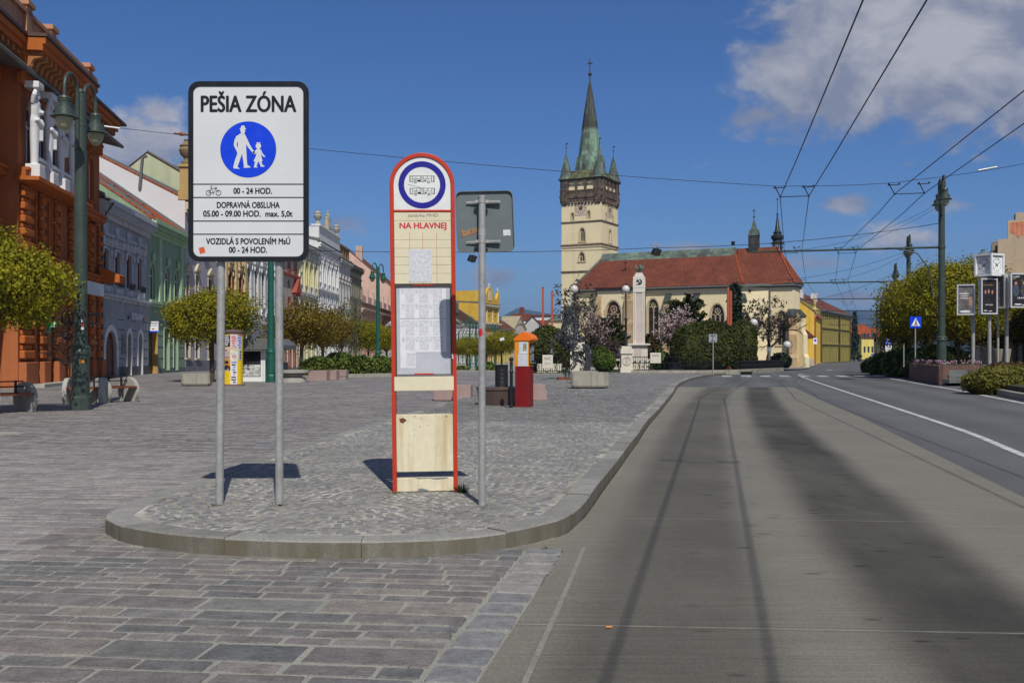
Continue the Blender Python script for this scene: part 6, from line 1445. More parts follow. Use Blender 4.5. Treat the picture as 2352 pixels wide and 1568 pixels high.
h.cornice(10.2, ((0, .2, .2),), name='string_course'); h.cornice(5.0, ((0, .3, .25),), name='string_course')
h = simple('grey_white_house', 'grey white house with a brown attic right of the white house with urns', 139.3, 149.6, 15.6, 17.0, plaster((.42, .42, .43)), plaster((.50, .49, .46)), T_BR, [(4, 9.6, 12.6, 1.0, 'flat', 'window', 'ornate'), (4, 5.4, 8.0, 1.0, 'flat', 'window', 'plain'), (4, .4, 3.6, 1.6, 'flat', 'shop', 'plain')], frame=fd)
b = MB(); b.box(1.2, h.L-.4, .1, .7, 15.6, 17.4); b.box(1.0, h.L-.2, -.1, .9, 17.4, 17.7)
for i in range(4): b.box(1.6+i*2.2, 2.0+i*2.2, -.05, .1, 15.6, 17.4)
b.build('attic', plaster((.22, .15, .08)), h.e)
an = MB(); an.tube([(h.L-1.5, 2, 16.5), (h.L-1.5, 2, 20)], .04, 5); an.tube([(h.L-2.1, 2, 19.6), (h.L-.9, 2, 19.6)], .03, 5); an.build('antenna', M['dark_wire'], h.e)
h = simple('dark_cornice_house', 'narrow weathered house with a dark overhanging cornice and many small pilasters', 149.6, 160.6, 15.5, 16.6, plaster((.28, .26, .20)), plaster((.16, .145, .11)), M['slate'], [(5, 10.8, 13.4, .9, 'flat', 'window', 'hood'), (4, 5.6, 8.2, 1.0, 'flat', 'window', 'plain'), (4, .4, 3.6, 1.5, 'flat', 'shop', 'plain')], frame=fd)
h = simple('pink_house', 'long salmon pink house with a dark bracketed cornice', 160.6, 203, 10.4, 12.6, plaster((.55, .30, .235)), plaster((.50, .34, .27)), M['slate'], [(13, 5.6, 8.2, 1.15, 'round', 'window', 'hood'), (12, .3, 3.4, 1.6, 'round', 'shop', 'plain')], dent=.9, frame=plaster((.30, .15, .11)), corn=1.6, depth=11)
b = MB(); b.box(0, h.L, .3, .8, 10.5, 11.8)
for i in range(7): b.box(.6+i*6.8, 1.3+i*6.8, .0, .9, 10.5, 12.9)
b.build('attic_parapet', plaster((.56, .38, .31)), h.e)
h = House('peach_house', 'big plain peach side wall of a high house above the pink house', (-23.0, 203), (-23.0, 228), 26, 14.2, 23.5, plaster((.60, .40, .31)), plaster((.55, .38, .3)), T_RD, rd=11)
h.row(6, 9.6, 12, 1.2, 'flat', 'window', 'plain', fd); h.build(); h.cornice(13.2)
ch = MB(); ch.box(.2, 1.4, 7.6, 8.9, 20, 24.0); ch.build('chimney', plaster((.5, .36, .28)), h.e)
# distant houses closing the square on the left of the church
def far(name, label, t0, t1, eave, ridge, wall, trim, roofm, rows, depth=12, frame=fd, side=None, zs=.84, **kw):
    A = Vector((-11.5, 188)); d = Vector((.32, .947)); p0, p1 = A+d*t0, A+d*t1
    h = House(name, label, tuple(p0), tuple(p1), depth, eave, ridge, wall, trim, roofm, side=side, group='houses at the far end of the square', **kw)
    for r in rows: h.row(*r)
    h.build(); h.e.scale = (1, 1, zs); return h
far('white_grey_house', 'white grey house partly hidden by the right edge of the bus stop', -6, 5, 9.2, 13.0, plaster((.46, .47, .5)), M['trim_white'], T_BR, [(5, 5.0, 7.4, 1.1, 'flat', 'window', 'ornate', M['frame_dark']), (5, .5, 3.2, 1.2, 'flat', 'window', 'plain', M['frame_dark'])]).cornice(8.3)
h = far('mint_house', 'mint green house with white window surrounds and a dark brown roof', 5.3, 15.2, 9.6, 14.6, plaster((.40, .52, .34)), M['trim_white'], T_BR, [(6, 4.6, 7.6, .8, 'flat', 'window', 'ornate', M['frame_dark']), (6, .4, 3.0, 1.0, 'flat', 'window', 'plain', M['frame_dark'])], rd=6.5); h.cornice(8.6)
b = MB(); b.prism([(2.2, 12.0), (4.0, 12.0), (4.0, 14.4), (3.1, 15.6), (2.2, 14.4)], .5, 4, axis='x'); b.build('dormer', M['slate'], h.e)
yw, yt = plaster((.62, .39, .06)), plaster((.62, .58, .44))
h = far('tall_yellow_house', 'tall ochre yellow house with a curved gable top and bare side wall', 15.4, 27, 14.6, 15.2, yw, yt, M['slate'], [(4, 5.0, 7.6, 1.0, 'flat', 'window', 'plain', M['frame_dark']), (3, 11.3, 12.2, .8, 'round', 'window', 'none', plaster((.42, .25, .05))), (4, .4, 3.2, 1.2, 'flat', 'window', 'plain', M['frame_dark'])], depth=16, rd=8)
h.cornice(8.8, ((0, .5, .2), (.5, .4, .5), (.9, .3, .8)), name='string_course'); h.cornice(13.9, ((0, .3, .3), (.3, .3, .6)), dent=.5)
L = h.L; cg = [(0, 14.6), (L, 14.6), (L, 18.2), (L*.97, 18.3), (L*.90, 16.8), (L*.82, 15.9), (L*.72, 17.0), (L*.62, 18.3), (L*.5, 19.0), (L*.38, 18.3), (L*.28, 17.0), (L*.18, 15.9), (L*.10, 16.8), (L*.03, 18.3), (0, 18.2)]
b = MB(); b.prism(cg, -.15, .35, axis='y'); b.build('curved_gable', yw, h.e)
b = MB(); b.prism([(.35, 14.6), (16, 14.2), (16, 17.6), (.35, 17.8)], .02, .4, axis='x'); b.build('side_gable', yw, h.e)
b = MB(); 
for x in (.5, L/2, L-.5): b.lathe([(.25, 0), (.1, .2), (.22, .5), (.08, .8), (1e-4, 1.2)], 8, c=(x, .1, 18.2 if x != L/2 else 19))
for i in range(4): b.box(.5+i*(L-1)/3-.12, .5+i*(L-1)/3+.12, -.2, 0, 10.2, 13.7)
b.box(L*.42, L*.58, -.22, -.1, 15.6, 18); b.build('gable_trim', yt, h.e)
h = far('small_yellow_house', 'small light yellow house under a steep red brown roof with skylights', 27.2, 36.4, 9.0, 16.4, plaster((.62, .50, .14)), plaster((.58, .52, .3)), T_OLD, [(3, 5.2, 7.8, .85, 'flat', 'window', 'plain', M['frame_dark']), (3, .4, 2.9, .9, 'flat', 'window', 'plain', M['frame_dark'])], rd=9); h.cornice(8.1)
for i, (x, y) in enumerate(((1, 2), (3.2, 2.6), (5.8, 2.4), (7.6, 1.6), (2, 5.6), (5.2, 5.2))):
    w = MB(); sl = 7.4/9; w.prism([(y, 9+y*sl+.19), (y+1.2, 9+(y+1.2)*sl+.19), (y+1.2, 9+(y+1.2)*sl+.3), (y, 9+y*sl+.3)], x, x+.7, axis='x'); w.build('roof_window', M['slate'], h.e)
h = far('white_gable_house', 'cream house with a round arched pediment between red roofs', 36.6, 46, 8.8, 12.0, plaster((.50, .47, .42)), plaster((.52, .49, .42)), T_OLD, [(3, 5.0, 7.2, .9, 'flat', 'window', 'plain', M['frame_dark'])], rd=7, zs=.72); h.cornice(8.0)
L = h.L; b = MB(); b.prism([(.4, 8.9), (L-.4, 8.9), (L-.4, 10.4), (L/2, 14.2), (.4, 10.4)], -.1, 4, axis='y'); b.build('pediment', plaster((.52, .49, .44)), h.e)
b = MB(); ring_poly(b, outline(.9, L-.9, 8.95, 12.6, 'round'), outline(1.3, L-1.3, 9.0, 12.2, 'round'), -.25, -.09); b.prism([(.1, 10.3), (L/2, 14.3), (L-.1, 10.3), (L-.1, 10.65), (L/2, 14.7), (.1, 10.65)], -.3, 4.1, axis='y'); b.build('pediment_trim', plaster((.36, .31, .2)), h.e)
def plainhouse(name, label, x0, x1, Y, ytop_e, ytop_r, wall, roofm, depth=12, ybase=840, gable=False, group='distant houses', chim=0, rise=.5):
    k = Y/F; w = (x1-x0)*k; g = gz(Y); e = thing(name, label, 'house', (GX(x0, Y), Y, g), 0, group); he = CAMZ-(ytop_e-HY)*k-g; hr = CAMZ-(ytop_r-HY)*k-g
    b = MB(); b.box(0, w, 0, depth, -1, he); 
    if gable: b.prism([(0, he), (w, he), (w/2, hr)], 0.002, depth-.002, axis='y')
    b.build('wall', wall, e); r = MB()
    if gable:
        r.prism([(-.3, he-.25), (w/2, hr+.05), (w+.3, he-.25), (w+.3, he), (w/2, hr+.3), (-.3, he)], -.3, depth+.3, axis='y')
    else: r.prism([(-.4, he), (depth/2, hr), (depth+.4, he), (depth+.4, he+.15), (depth/2, hr+.15), (-.4, he+.15)], -.2, w+.2, axis='x')
    r.build('roof', roofm, e)
    for i in range(chim): c = MB(); x = w*(i+.5)/chim; c.box(x-.7, x+.7, depth*.4, depth*.4+1.2, he, hr+2.0); c.build('chimney', T_RD, e)
    return e
plainhouse('white_house', 'long white wall with a thin red roof edge, far left of the church', 1196, 1300, 300, 726, 722, plaster((.60, .60, .59)), T_RD)
plainhouse('grey_gable_house', 'grey gable house under a dark red roof, far left of the church', 1203, 1243, 262, 748, 727, plaster((.44, .43, .42)), T_BR, gable=True)
plainhouse('red_roof_house', 'low house with a bright red roof just left of the church', 1236, 1312, 280, 752, 735, plaster((.52, .48, .42)), T_RD)
plainhouse('chimney_house', 'white gabled house with a stout brick chimney, far left of the church', 1176, 1222, 280, 735, 720, plaster((.60, .60, .60)), T_RD, chim=1)
plainhouse('apartment_block', 'dark red flat roofed block peeping over the tall yellow house', 1040, 1074, 330, 680, 679, plaster((.14, .06, .05)), M['slate'])
plainhouse('beige_far_house', 'beige far house with a hipped roof above the pink house', 838, 905, 245, 685, 662, plaster((.40, .34, .24)), M['slate'])
# street beyond the church
YW = plaster((.72, .47, .07)); OLW = plaster((.34, .28, .075))
h = House('yellow_church_house', 'bright yellow house with a red roof and bare gable right of the church', (57.7, 190), (66.0, 213), 16, 9.9, 16.0, YW, plaster((.55, .2, .1)), T_RD, rd=8, group='houses beyond the church'); h.row(3, 4.5, 6.5, 1.0, 'flat', 'window', 'plain', fd); h.build(); h.cornice(9.0, ((0, .3, .25), (.3, .3, .5)))
b = MB(); b.tube([(.05, -.15, 9), (.05, -.15, 0)], .14, 6); b.build('downpipe', plaster((.40, .06, .03)), h.e); 
b = MB(); b.lathe([(.5, 0), (.45, 1.2), (.6, 1.3), (.25, 1.8), (.35, 2.6), (.1, 3.6), (1e-4, 4.2)], 8, c=(20, 1.0, 10)); b.build('corner_turret', plaster((.5, .4, .15)), h.e)
e = thing('yellow_annex', 'low yellow annex with a red lean-to roof at the foot of the church choir', 'house', GP(1829, 172), R(-14), 'houses beyond the church'); b = MB(); b.box(-4, 2.9, 0, 6, -1, 4.9); b.build('wall', YW, e); b = MB(); b.prism([(-4.2, 4.9), (3.2, 4.9), (.6, 7.2), (-4.2, 7.2)], -.2, 6, axis='y'); b.build('roof', T_RD, e); b = MB(); b.box(-.2, .25, -.03, .05, 1.9, 4.4); b.build('window', M['glass'], e); b = MB(); b.box(-4, 2.9, -.06, 0, -1, 1.2); b.build('plinth', plaster((.42, .40, .36)), e)
p0 = (GX(1884, 214), 214); p1 = (GX(1952, 248), 248)
h = House('olive_building', 'long olive yellow three storey building along the road beyond the church', p0, p1, 18, 11.6, 16.2, OLW, plaster((.20, .17, .05)), T_RD, rd=9, group='houses beyond the church')
brn = plaster((.10, .075, .02))
for z0, z1 in ((8.1, 10.6), (4.4, 6.9), (.2, 3.4)): h.row(16, z0, z1, 1.25, 'flat', 'window', 'none', brn)
h.build(plinth=(.15, brn)); h.cornice(10.9, ((0, .3, .3), (.3, .35, .6)), m=M['slate']); h.cornice(7.45, ((0, .25, .2),), name='string_course', m=brn); h.cornice(3.85, ((0, .25, .2),), name='string_course', m=brn)
for x in (.3, h.L*.60, h.L-.2): d_ = MB(); d_.tube([(x, -.2, 11), (x, -.2, 0)], .16, 6); d_.build('downpipe', brn, h.e)
for x in (6, 22): c = MB(); c.box(x, x+1.3, 5, 6.3, 13, 16.3); c.build('chimney', M['trim_white'], h.e)
plainhouse('yellow_street_house', 'small light yellow house at the bend of the road', 1979, 2007, 330, 776, 771, plaster((.68, .56, .16)), T_RD, group='houses beyond the church')
k = 330/F; e = bpy.data.objects['yellow_street_house']
for i in range(3):
    for z in (6.6, 2.2): b = MB(); x = .7+i*1.3; b.box(x, x+.6, -.05, .02, z, z+2.0); b.build('window', M['glass'], e)
plainhouse('red_roof_house', 'red roofed white house climbing the street behind the small yellow house', 1953, 2000, 350, 768, 744, plaster((.55, .55, .5)), T_OR, group='houses beyond the church')
plainhouse('red_roof_house', 'orange red roofed house behind the lamp posts at the end of the road', 1985, 2030, 380, 772, 752, plaster((.55, .40, .34)), T_OR, group='houses beyond the church')
plainhouse('red_roof_house', 'red roofed house seen through the trees right of the far lamp posts', 2025, 2075, 330, 785, 762, plaster((.5, .48, .42)), T_OR, group='houses beyond the church')
# houses right of the road, behind the trees
cw = mat('peeling_plaster', (.46, .37, .25), .92, var=.12, vs=.6, bump=.3, bs=20, stain=((.33, .13, .06), .55, .60, .85), streak=((.26, .22, .15), 1.2, .55, .5))
GR_ = 'houses on the right of the road'
h = House('cream_house', 'tall peeling cream firewall house at the right edge behind the clock', (45.6, 97), (32.3, 66.0), 12, 8.4, 9.4, plaster((.45, .37, .22)), plaster((.36, .3, .2)), M['slate'], side=cw, group=GR_, rd=6); h.row(7, 4.8, 7.2, 1.1, 'flat', 'window', 'plain', fd); h.row(7, .4, 3.2, 1.6, 'flat', 'shop', 'plain', fd); h.build(); h.cornice(7.7)
fw = MB(); fw.prism([(-.1, -.5), (9, -.5), (9, 10.6), (.5, 10.4), (.5, 9.2), (-.1, 9.2)], h.L-.02, h.L+.35, axis='x'); fw.build('firewall', cw, h.e)
bp = MB(); bp.prism([(.62, 10.25), (1.5, 10.3), (1.75, 9.7), (1.5, 9.3), (1.3, 9.45), (1.1, 9.2), (.9, 9.5), (.6, 9.6)], h.L+.351, h.L+.36, axis='x'); bp.build('exposed_brick', tiles('bare_brick', (.36, .12, .06), (.45, .22, .14), .09, .26, 1.4), h.e)
for (y, z0, z1) in ((1.0, 9.4, 11.0), (4.6, 10.3, 11.2)): c = MB(); c.box(h.L-2.2, h.L-.5, y, y+.9, z0-1.2, z1); c.build('chimney', plaster((.42, .34, .24)), h.e)
h = House('tall_cream_house', 'farther grey cream house with tall chimneys behind the clock', (60.0, 129), (46.4, 97.3), 12, 10.6, 11.6, plaster((.42, .36, .26)), plaster((.36, .3, .2)), T_OLD, side=plaster((.36, .31, .22)), group=GR_, rd=6); h.row(6, 8, 10.4, 1.1, 'flat', 'window', 'plain', fd); h.build(); h.cornice(9.7)
c = MB(); c.prism([(.2, 10.0), (1.6, 10.0), (1.4, 13.0), (.5, 13.0)], h.L-1.5, h.L-.1, axis='x'); c.build('firewall', plaster((.24, .21, .15)), h.e); urn(h.e, h.L-6.5, -.1, 10.7, 2.2, M['slate'])
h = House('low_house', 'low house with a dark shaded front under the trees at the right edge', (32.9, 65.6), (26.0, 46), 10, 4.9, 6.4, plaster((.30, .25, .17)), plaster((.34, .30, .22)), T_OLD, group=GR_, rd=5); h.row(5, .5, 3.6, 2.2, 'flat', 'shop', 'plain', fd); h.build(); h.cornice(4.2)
# ---- the orange corner building at the left edge
ow, ot, op_ = plaster((.38, .125, .048)), plaster((.44, .122, .026)), plaster((.48, .25, .15))
dx = -.1425; y0, y1 = 30.0, 52.5
h = House('orange_building', 'ornate orange building with white atlas statues and a heavy bracketed cornice', (-21.76+dx*(y0-52.5), y0), (-21.76, y1), 16, 12.4, 14.6, ow, ot, M['slate'], cat='building', rd=9, overhang=1.1, group=None)
SY = lambda Y: (Y-y0)*math.sqrt(1+dx*dx)
rs0, rs1 = SY(38.2), SY(45.3)
for Y in (31.3, 34.2, 36.9, 48.4, 50.8):
    w = 1.2 if Y < 40 else .85
    h.op(SY(Y)-w/2, SY(Y)+w/2, 9.1, 11.3, 'round', 'window', 'hood', M['frame_white']); h.op(SY(Y)-w/2, SY(Y)+w/2, 5.9, 7.7, 'flat', 'window', 'hood', M['frame_white']); h.op(SY(Y)-w*.7, SY(Y)+w*.7, .1, 4.2, 'flat', 'shop', 'none', M['frame_dark'], reveal=.5)
h.build(plinth=(.7, plaster((.36, .12, .05))), gable_up=0)
# projecting middle bay, open between the statues
b = MB(); L = rs1-rs0; bays = [SY(Y)-rs0 for Y in (39.6, 41.25, 42.8)]
ops = []
for c in bays: ops += [dict(x0=c-.55, x1=c+.55, z0=8.7, z1=11.2, arch='round', kind='window', sur='none', frame=None), dict(x0=c-.5, x1=c+.5, z0=5.7, z1=7.7, arch='flat', kind='window', sur='hood', frame=None), dict(x0=c-.55, x1=c+.55, z0=.1, z1=4.3, arch='flat', kind='shop', sur='none', frame=M['frame_dark'], reveal=.6)]
facade(b, L, -.6, 12.4, ops); b.box(0, .02, 0, .75, -.6, 12.4); b.box(L-.02, L, 0, .75, -.6, 12.4); b.v = [(x+rs0, y-.72, z) for x, y, z in b.v]; b.build('projecting_bay', ow, h.e)
for o in ops:
    o = dict(o); h.cache = {}; 
    n0 = set(h.e.children); h.window(o)
    for ch in set(h.e.children)-n0: ch.location = (ch.location.x+rs0, -.72, ch.location.z)
# entablature with brackets, breaking forward over the bay
def entab(x0, x1, y):
    b = MB(); b.box(x0, x1, y-.18, y, 11.75, 12.4); b.box(x0, x1, y-.24, y, 12.15, 12.25); b.box(x0-.0, x1, y-.95, y, 13.0, 13.25); b.box(x0, x1, y-1.05, y, 13.252, 13.5); b.box(x0, x1, y-.30, y, 12.4, 12.99); b.build('cornice', ot, h.e)
    n = int((x1-x0)/.55)
    for i in range(n):
        c = x0+(x1-x0)*(i+.5)/n; m = MB(); m.prism([(y-.30, 12.42), (y-.42, 12.42), (y-.55, 12.7), (y-.85, 12.78), (y-.85, 12.995), (y-.30, 12.995)], c-.11, c+.11, axis='x'); m.sphere((c, y-.42, 12.5), .10, 8, sc=(1, 1, 1.5)); m.build('bracket', plaster((.40, .17, .07)), h.e)
entab(0, rs0, 0); entab(rs0-.15, rs1+.15, -.722); entab(rs1, h.L, 0)
gt = MB(); gt.box(-.2, h.L+1.0, -1.15, -.6, 13.52, 13.64); gt.box(rs0-.2, rs1+.2, -1.85, -1.15, 13.52, 13.64); gt.build('gutter', mat('copper_brown_gutter', (.075, .04, .03), .6), h.e)
at = MB(); at.box(0, h.L, .25, .8, 13.0, 15.6); at.box(-.1, h.L+.1, .10, 1.0, 15.6, 15.78); at.build('attic_parapet', op_, h.e)
for x in (2.5, 5.4, rs0, 12.2, rs1, 21.5): a = MB(); a.box(x-.35, x+.35, .10, .9, 13.3, 15.95); a.box(x-.45, x+.45, .0, 1.0, 15.95, 16.15); a.build('attic_pier', op_, h.e)
for z, st in ((7.95, ((0, .2, .12), (.2, .25, .32), (.45, .12, .42))), (4.75, ((0, .25, .15), (.25, .2, .4), (.45, .12, .5)))):
    for x0, x1, y in ((0, rs0, 0), (rs0-.1, rs1+.1, -.722), (rs1, h.L, 0)):
        b = MB()
        for dz, hh, pr in st: b.box(x0, x1, y-pr, y, z+dz, z+dz+hh-.002)
        b.build('string_course', ot, h.e)
# rusticated piers of the lower floors
def pier_o(x, w, y, z0, z1, n):
    b = MB(); r = random.Random(int(x*100)); hh = (z1-z0)/n
    for i in range(n):
        z = z0+i*hh; b.box(x-w/2-.03, x+w/2+.03, y-.22, y-.01, z+.03, z+hh*.62); b.box(x-w/2+.04, x+w/2-.04, y-.12, y-.01, z+hh*.62, z+hh)
    return b.build('rusticated_pier', ot, h.e, bevel=.06)
for x, w, y in ((rs0+.7, 1.2, -.722), (rs0+2.55, .55, -.722), (rs0+4.5, .55, -.722), (rs1-.45, .8, -.722), (h.L-.3, .55, 0), (h.L-2.0, .5, 0), (2.7, .7, 0), (5.6, .6, 0)):
    pier_o(x, w, y, 1.1, 4.6, 6); pier_o(x, w*.9, y, 5.4, 7.9, 5)
    b = MB(); b.box(x-w/2-.12, x+w/2+.12, y-.32, y-.01, -.3, 1.0); b.build('pier_base', ow, h.e, bevel=.03)
for c in [SY(Y) for Y in (39.6, 41.25, 42.8)]:
    b = MB(); n = 5
    for i in range(n): x = c-.6+1.2*i/(n-1); b.lathe([(.06, 0), (.09, .2), (.05, .45), (.08, .6)], 8, c=(x, -1.15, 8.30))
    b.box(c-.75, c+.75, -1.28, -1.02, 8.91, 9.05); b.box(c-.75, c+.75, -1.28, -1.02, 8.15, 8.29); b.build('balustrade', M['trim_white'], h.e)
bl = MB(); bl.box(rs0-.2, rs1+.2, -1.55, -.723, 8.0, 8.149); bl.build('balcony_slab', ot, h.e)
def atlas(x):
    b = MB(); y = -1.15; z = 8.15
    b.box(x-.34, x+.34, y-.3, y+.25, z, z+.55)                                            # plinth
    lev = [(z+.5, .16, .14), (z+1.3, .20, .16), (z+2.0, .26, .19), (z+2.25, .30, .21), (z+2.45, .27, .19), (z+2.7, .31, .21), (z+2.95, .33, .21), (z+3.05, .20, .15), (z+3.12, .11, .11), (z+3.22, .10, .10)]
    n = 14; vs = [(x+a*math.cos(2*PI*k/n), y+c*math.sin(2*PI*k/n), q) for q, a, c in lev for k in range(n)]; fs = [(i*n+k, i*n+(k+1) % n, (i+1)*n+(k+1) % n, (i+1)*n+k) for i in range(len(lev)-1) for k in range(n)]+[tuple(range(n-1, -1, -1)), tuple((len(lev)-1)*n+k for k in range(n))]
    b.add(vs, fs); b.sphere((x, y-.05, z+3.33), .15, 12, sc=(.85, 1, 1.2)); b.sphere((x, y-.16, z+3.22), .09, 8, sc=(1, .8, 1.5))
    b.tube([(x-.28, y, z+2.92), (x-.40, y-.12, z+3.2), (x-.12, y-.1, z+3.52)], [.11, .095, .07], 8); b.tube([(x+.28, y, z+2.92), (x+.38, y-.16, z+2.62), (x-.02, y-.30, z+2.62)], [.11, .09, .07], 8)
    b.tube([(x-.26, y-.16, z+2.3), (x+.0, y-.26, z+2.1), (x+.26, y-.14, z+2.35)], [.09, .13, .09], 8); b.tube([(x+.1, y-.22, z+2.1), (x+.12, y-.24, z+1.5)], [.1, .05], 8)
    b.box(x-.34, x+.34, y-.26, y+.3, z+3.5, z+3.75)
    o = b.build('atlas_statue', M['trim_white'], h.e); m = o.modifiers.new('remesh', 'REMESH'); m.mode = 'VOXEL'; m.voxel_size = .035; m.use_smooth_shade = True
for Y in (38.75, 40.45, 42.0, 43.6): atlas(SY(Y))
b = MB(); b.box(SY(45.4), SY(49.5), -1.0, -.8, 4.15, 4.75); b.build('shop_sign', M['trim_white'], h.e)
b = MB(); b.box(h.L-1.2, h.L+.05, -1.3, -.3, 5.0, 5.35); b.prism([(-.3, 5.35), (-1.35, 5.35), (-.3, 5.8)], h.L-1.2, h.L+.05, axis='x'); b.build('canopy', ot, h.e)
st = MB(); st.box(rs0+.3, rs0+4.6, -1.6, -.95, -.05, .14); st.build('door_step', M['concrete_pale'], h.e)
def cross():
    Y = 41.5; k = Y/F; e = thing('pharmacy_cross', 'green and white pharmacy cross sign behind the left tree', 'shop sign', P(109.5, 745, Y)); a = 19*k
    b = MB(); c = a/3; pl = [(-c, -a), (c, -a), (c, -c), (a, -c), (a, c), (c, c), (c, a), (-c, a), (-c, c), (-a, c), (-a, -c), (-c, -c)]; b.prism(pl, -.06, .06, axis='y'); b.build('cross_body', mat('green_plastic', (.02, .34, .07), .4, var=.3, vs=8), e)
    b = MB(); q = [(x*.96, z*.96) for x, z in pl]; ring_poly(b, q, [(x*.8, z*.8) for x, z in pl], -.066, -.061); b.build('cross_border', M['white'], e); d = MB(); d.tube([(-a, 0, 0), (-a-.5, .1, 0)], .03, 6); d.build('bracket', M['black_iron'], e)
cross()
# ================================================================== THE CHURCH
def copper_mat(name, base=((.05, .055, .045), (.11, .16, .125), (.21, .34, .25)), mid=None, panel=(1.1, .75)):
    m, t, b = newmat(name); co = t.n('ShaderNodeTexCoord').outputs['Object']; uv = t.n('ShaderNodeUVMap').outputs[0]; z = t.n('ShaderNodeSeparateXYZ', {0: co}).outputs[2]
    br = t.n('ShaderNodeTexBrick', {'Vector': uv, 'Color1': (0, 0, 0, 1), 'Color2': (1, 1, 1, 1), 'Mortar': (.0, .0, .0, 1), 'Scale': 1., 'Mortar Size': .015, 'Brick Width': panel[1], 'Row Height': panel[0], 'Bias': 0.})
    bw = t.n('ShaderNodeSeparateColor', {0: br.outputs[0]}).outputs[0]
    f = t.m('ADD', t.m('MULTIPLY', bw, .30), t.m('MULTIPLY', t.noise(t.map(co, (1, 1, .35)), .35, 6, .65), .75))
    if mid is not None:      # a green band half way up the spire, dark above
        lo, hi, dk = mid
        f = t.m('ADD', f, t.m('MULTIPLY', t.m('SUBTRACT', t.mr(z, hi-.6, hi+.3, 1, 0), .5), .42)); f = t.m('SUBTRACT', f, t.m('MULTIPLY', t.mr(z, lo-1.5, lo+2.5, 1, 0), .14))
    c = t.ramp(f, [(.28, base[0]), (.52, base[1]), (.78, base[2])]); c = t.mix(t.m('MULTIPLY', br.outputs['Fac'], .6), c, (.03, .035, .03))
    t.link(c, b.inputs['Base Color']); b.inputs['Roughness'].default_value = .7; b.inputs['Specular IOR Level'].default_value = .3; return m
CP = copper_mat('weathered_copper', ((.05, .055, .045), (.095, .125, .10), (.16, .23, .175))); CPD = copper_mat('dark_copper', ((.018, .022, .022), (.04, .05, .045), (.08, .10, .085))); CPS = copper_mat('spire_copper', ((.042, .042, .034), (.085, .105, .08), (.17, .28, .20)), (34.5, 42.8, 0))
CRM = mat('cream_render', (.70, .60, .385), .9, var=.07, vs=.25, var2=.06, vs2=2.5, bump=.2, bs=12, spec=.15, streak=((.40, .33, .2), .5, .58, .4))
DST = mat('sooty_sandstone', (.115, .085, .062), .95, var=.45, vs=.8, var2=.3, vs2=5, bump=.6, bs=6, stain=((.028, .024, .02), .9, .50, .85))
TRC = mat('pale_tracery', (.44, .36, .24), .9, var=.15, vs=2)
GLD = glassmat('leaded_glass', (.022, .018, .016), .25); GLD2 = glassmat('brown_leaded_glass', (.045, .018, .012), .3)
ch = thing('church', 'cream gothic church with a tall copper spired tower and a red tiled roof', 'church', (15.7, 175, -1.0), R(-28))
# local frame: x runs east along the nave, y away from the square; the near corner of the tower is the origin
TS = 7.7; HT = 30.6
def wall_with(name, x0, z0, z1, L, ops, T, m, y=0):
    b = MB(); facade(b, L, z0, z1, ops, .45); b.v = [tuple(T @ Vector(v)) for v in b.v]; return b.build(name, m, ch)
def gothic(w, h, T, nl=2, tracery=True, gl=None, name='gothic_window', frame_w=.16):
    """pointed window in the wall frame T: stone frame, lights, tracery and leaded glass"""
    f = MB(); ring_poly(f, outline(-.22, w+.22, -.05, h+.24, 'point'), outline(0, w, 0, h, 'point'), -.04, .03); ring_poly(f, outline(0, w, 0, h, 'point'), outline(frame_w, w-frame_w, frame_w*.6, h-frame_w, 'point'), .25, .42)
    rise = w*.85; zs = h-rise
    for i in range(1, nl): x = w*i/nl; f.box(x-.055, x+.055, .28, .40, .05, zs+(.1 if tracery else rise*.7))
    if tracery:
        for i in range(nl): c = w*(i+.5)/nl; r = w/nl/2; ring_poly(f, outline(c-r, c+r, zs-.5, zs+r*.9, 'round', 8), outline(c-r+.09, c+r-.09, zs-.5, zs+r*.9-.09, 'round', 8), .28, .40)
        r = w*.21; ring_poly(f, circ(r, 16, w/2, zs+rise*.42), circ(r-.09, 16, w/2, zs+rise*.42), .28, .40)
        for a in (0, PI/2): d = Vector((math.cos(a+.4), math.sin(a+.4)))*r; f.tube([(w/2-d.x, .34, zs+rise*.42-d.y), (w/2+d.x, .34, zs+rise*.42+d.y)], .04, 5)
    f.v = [tuple(T @ Vector(v)) for v in f.v]; o = f.build(name, TRC, ch)
    g = MB(); flat(g, outline(.02, w-.02, .02, h-.02, 'point'), .36); g.v = [tuple(T @ Vector(v)) for v in g.v]; g.build('leaded_glass', gl or GLD, o)
    s = MB(); s.box(-.3, w+.3, -.12, .3, -.2, -.03); s.v = [tuple(T @ Vector(v)) for v in s.v]; s.build('sill', TRC, o); return o
def TT(x, y, z, a): return Matrix.Translation((x, y, z)) @ Matrix.Rotation(a, 4, 'Z')
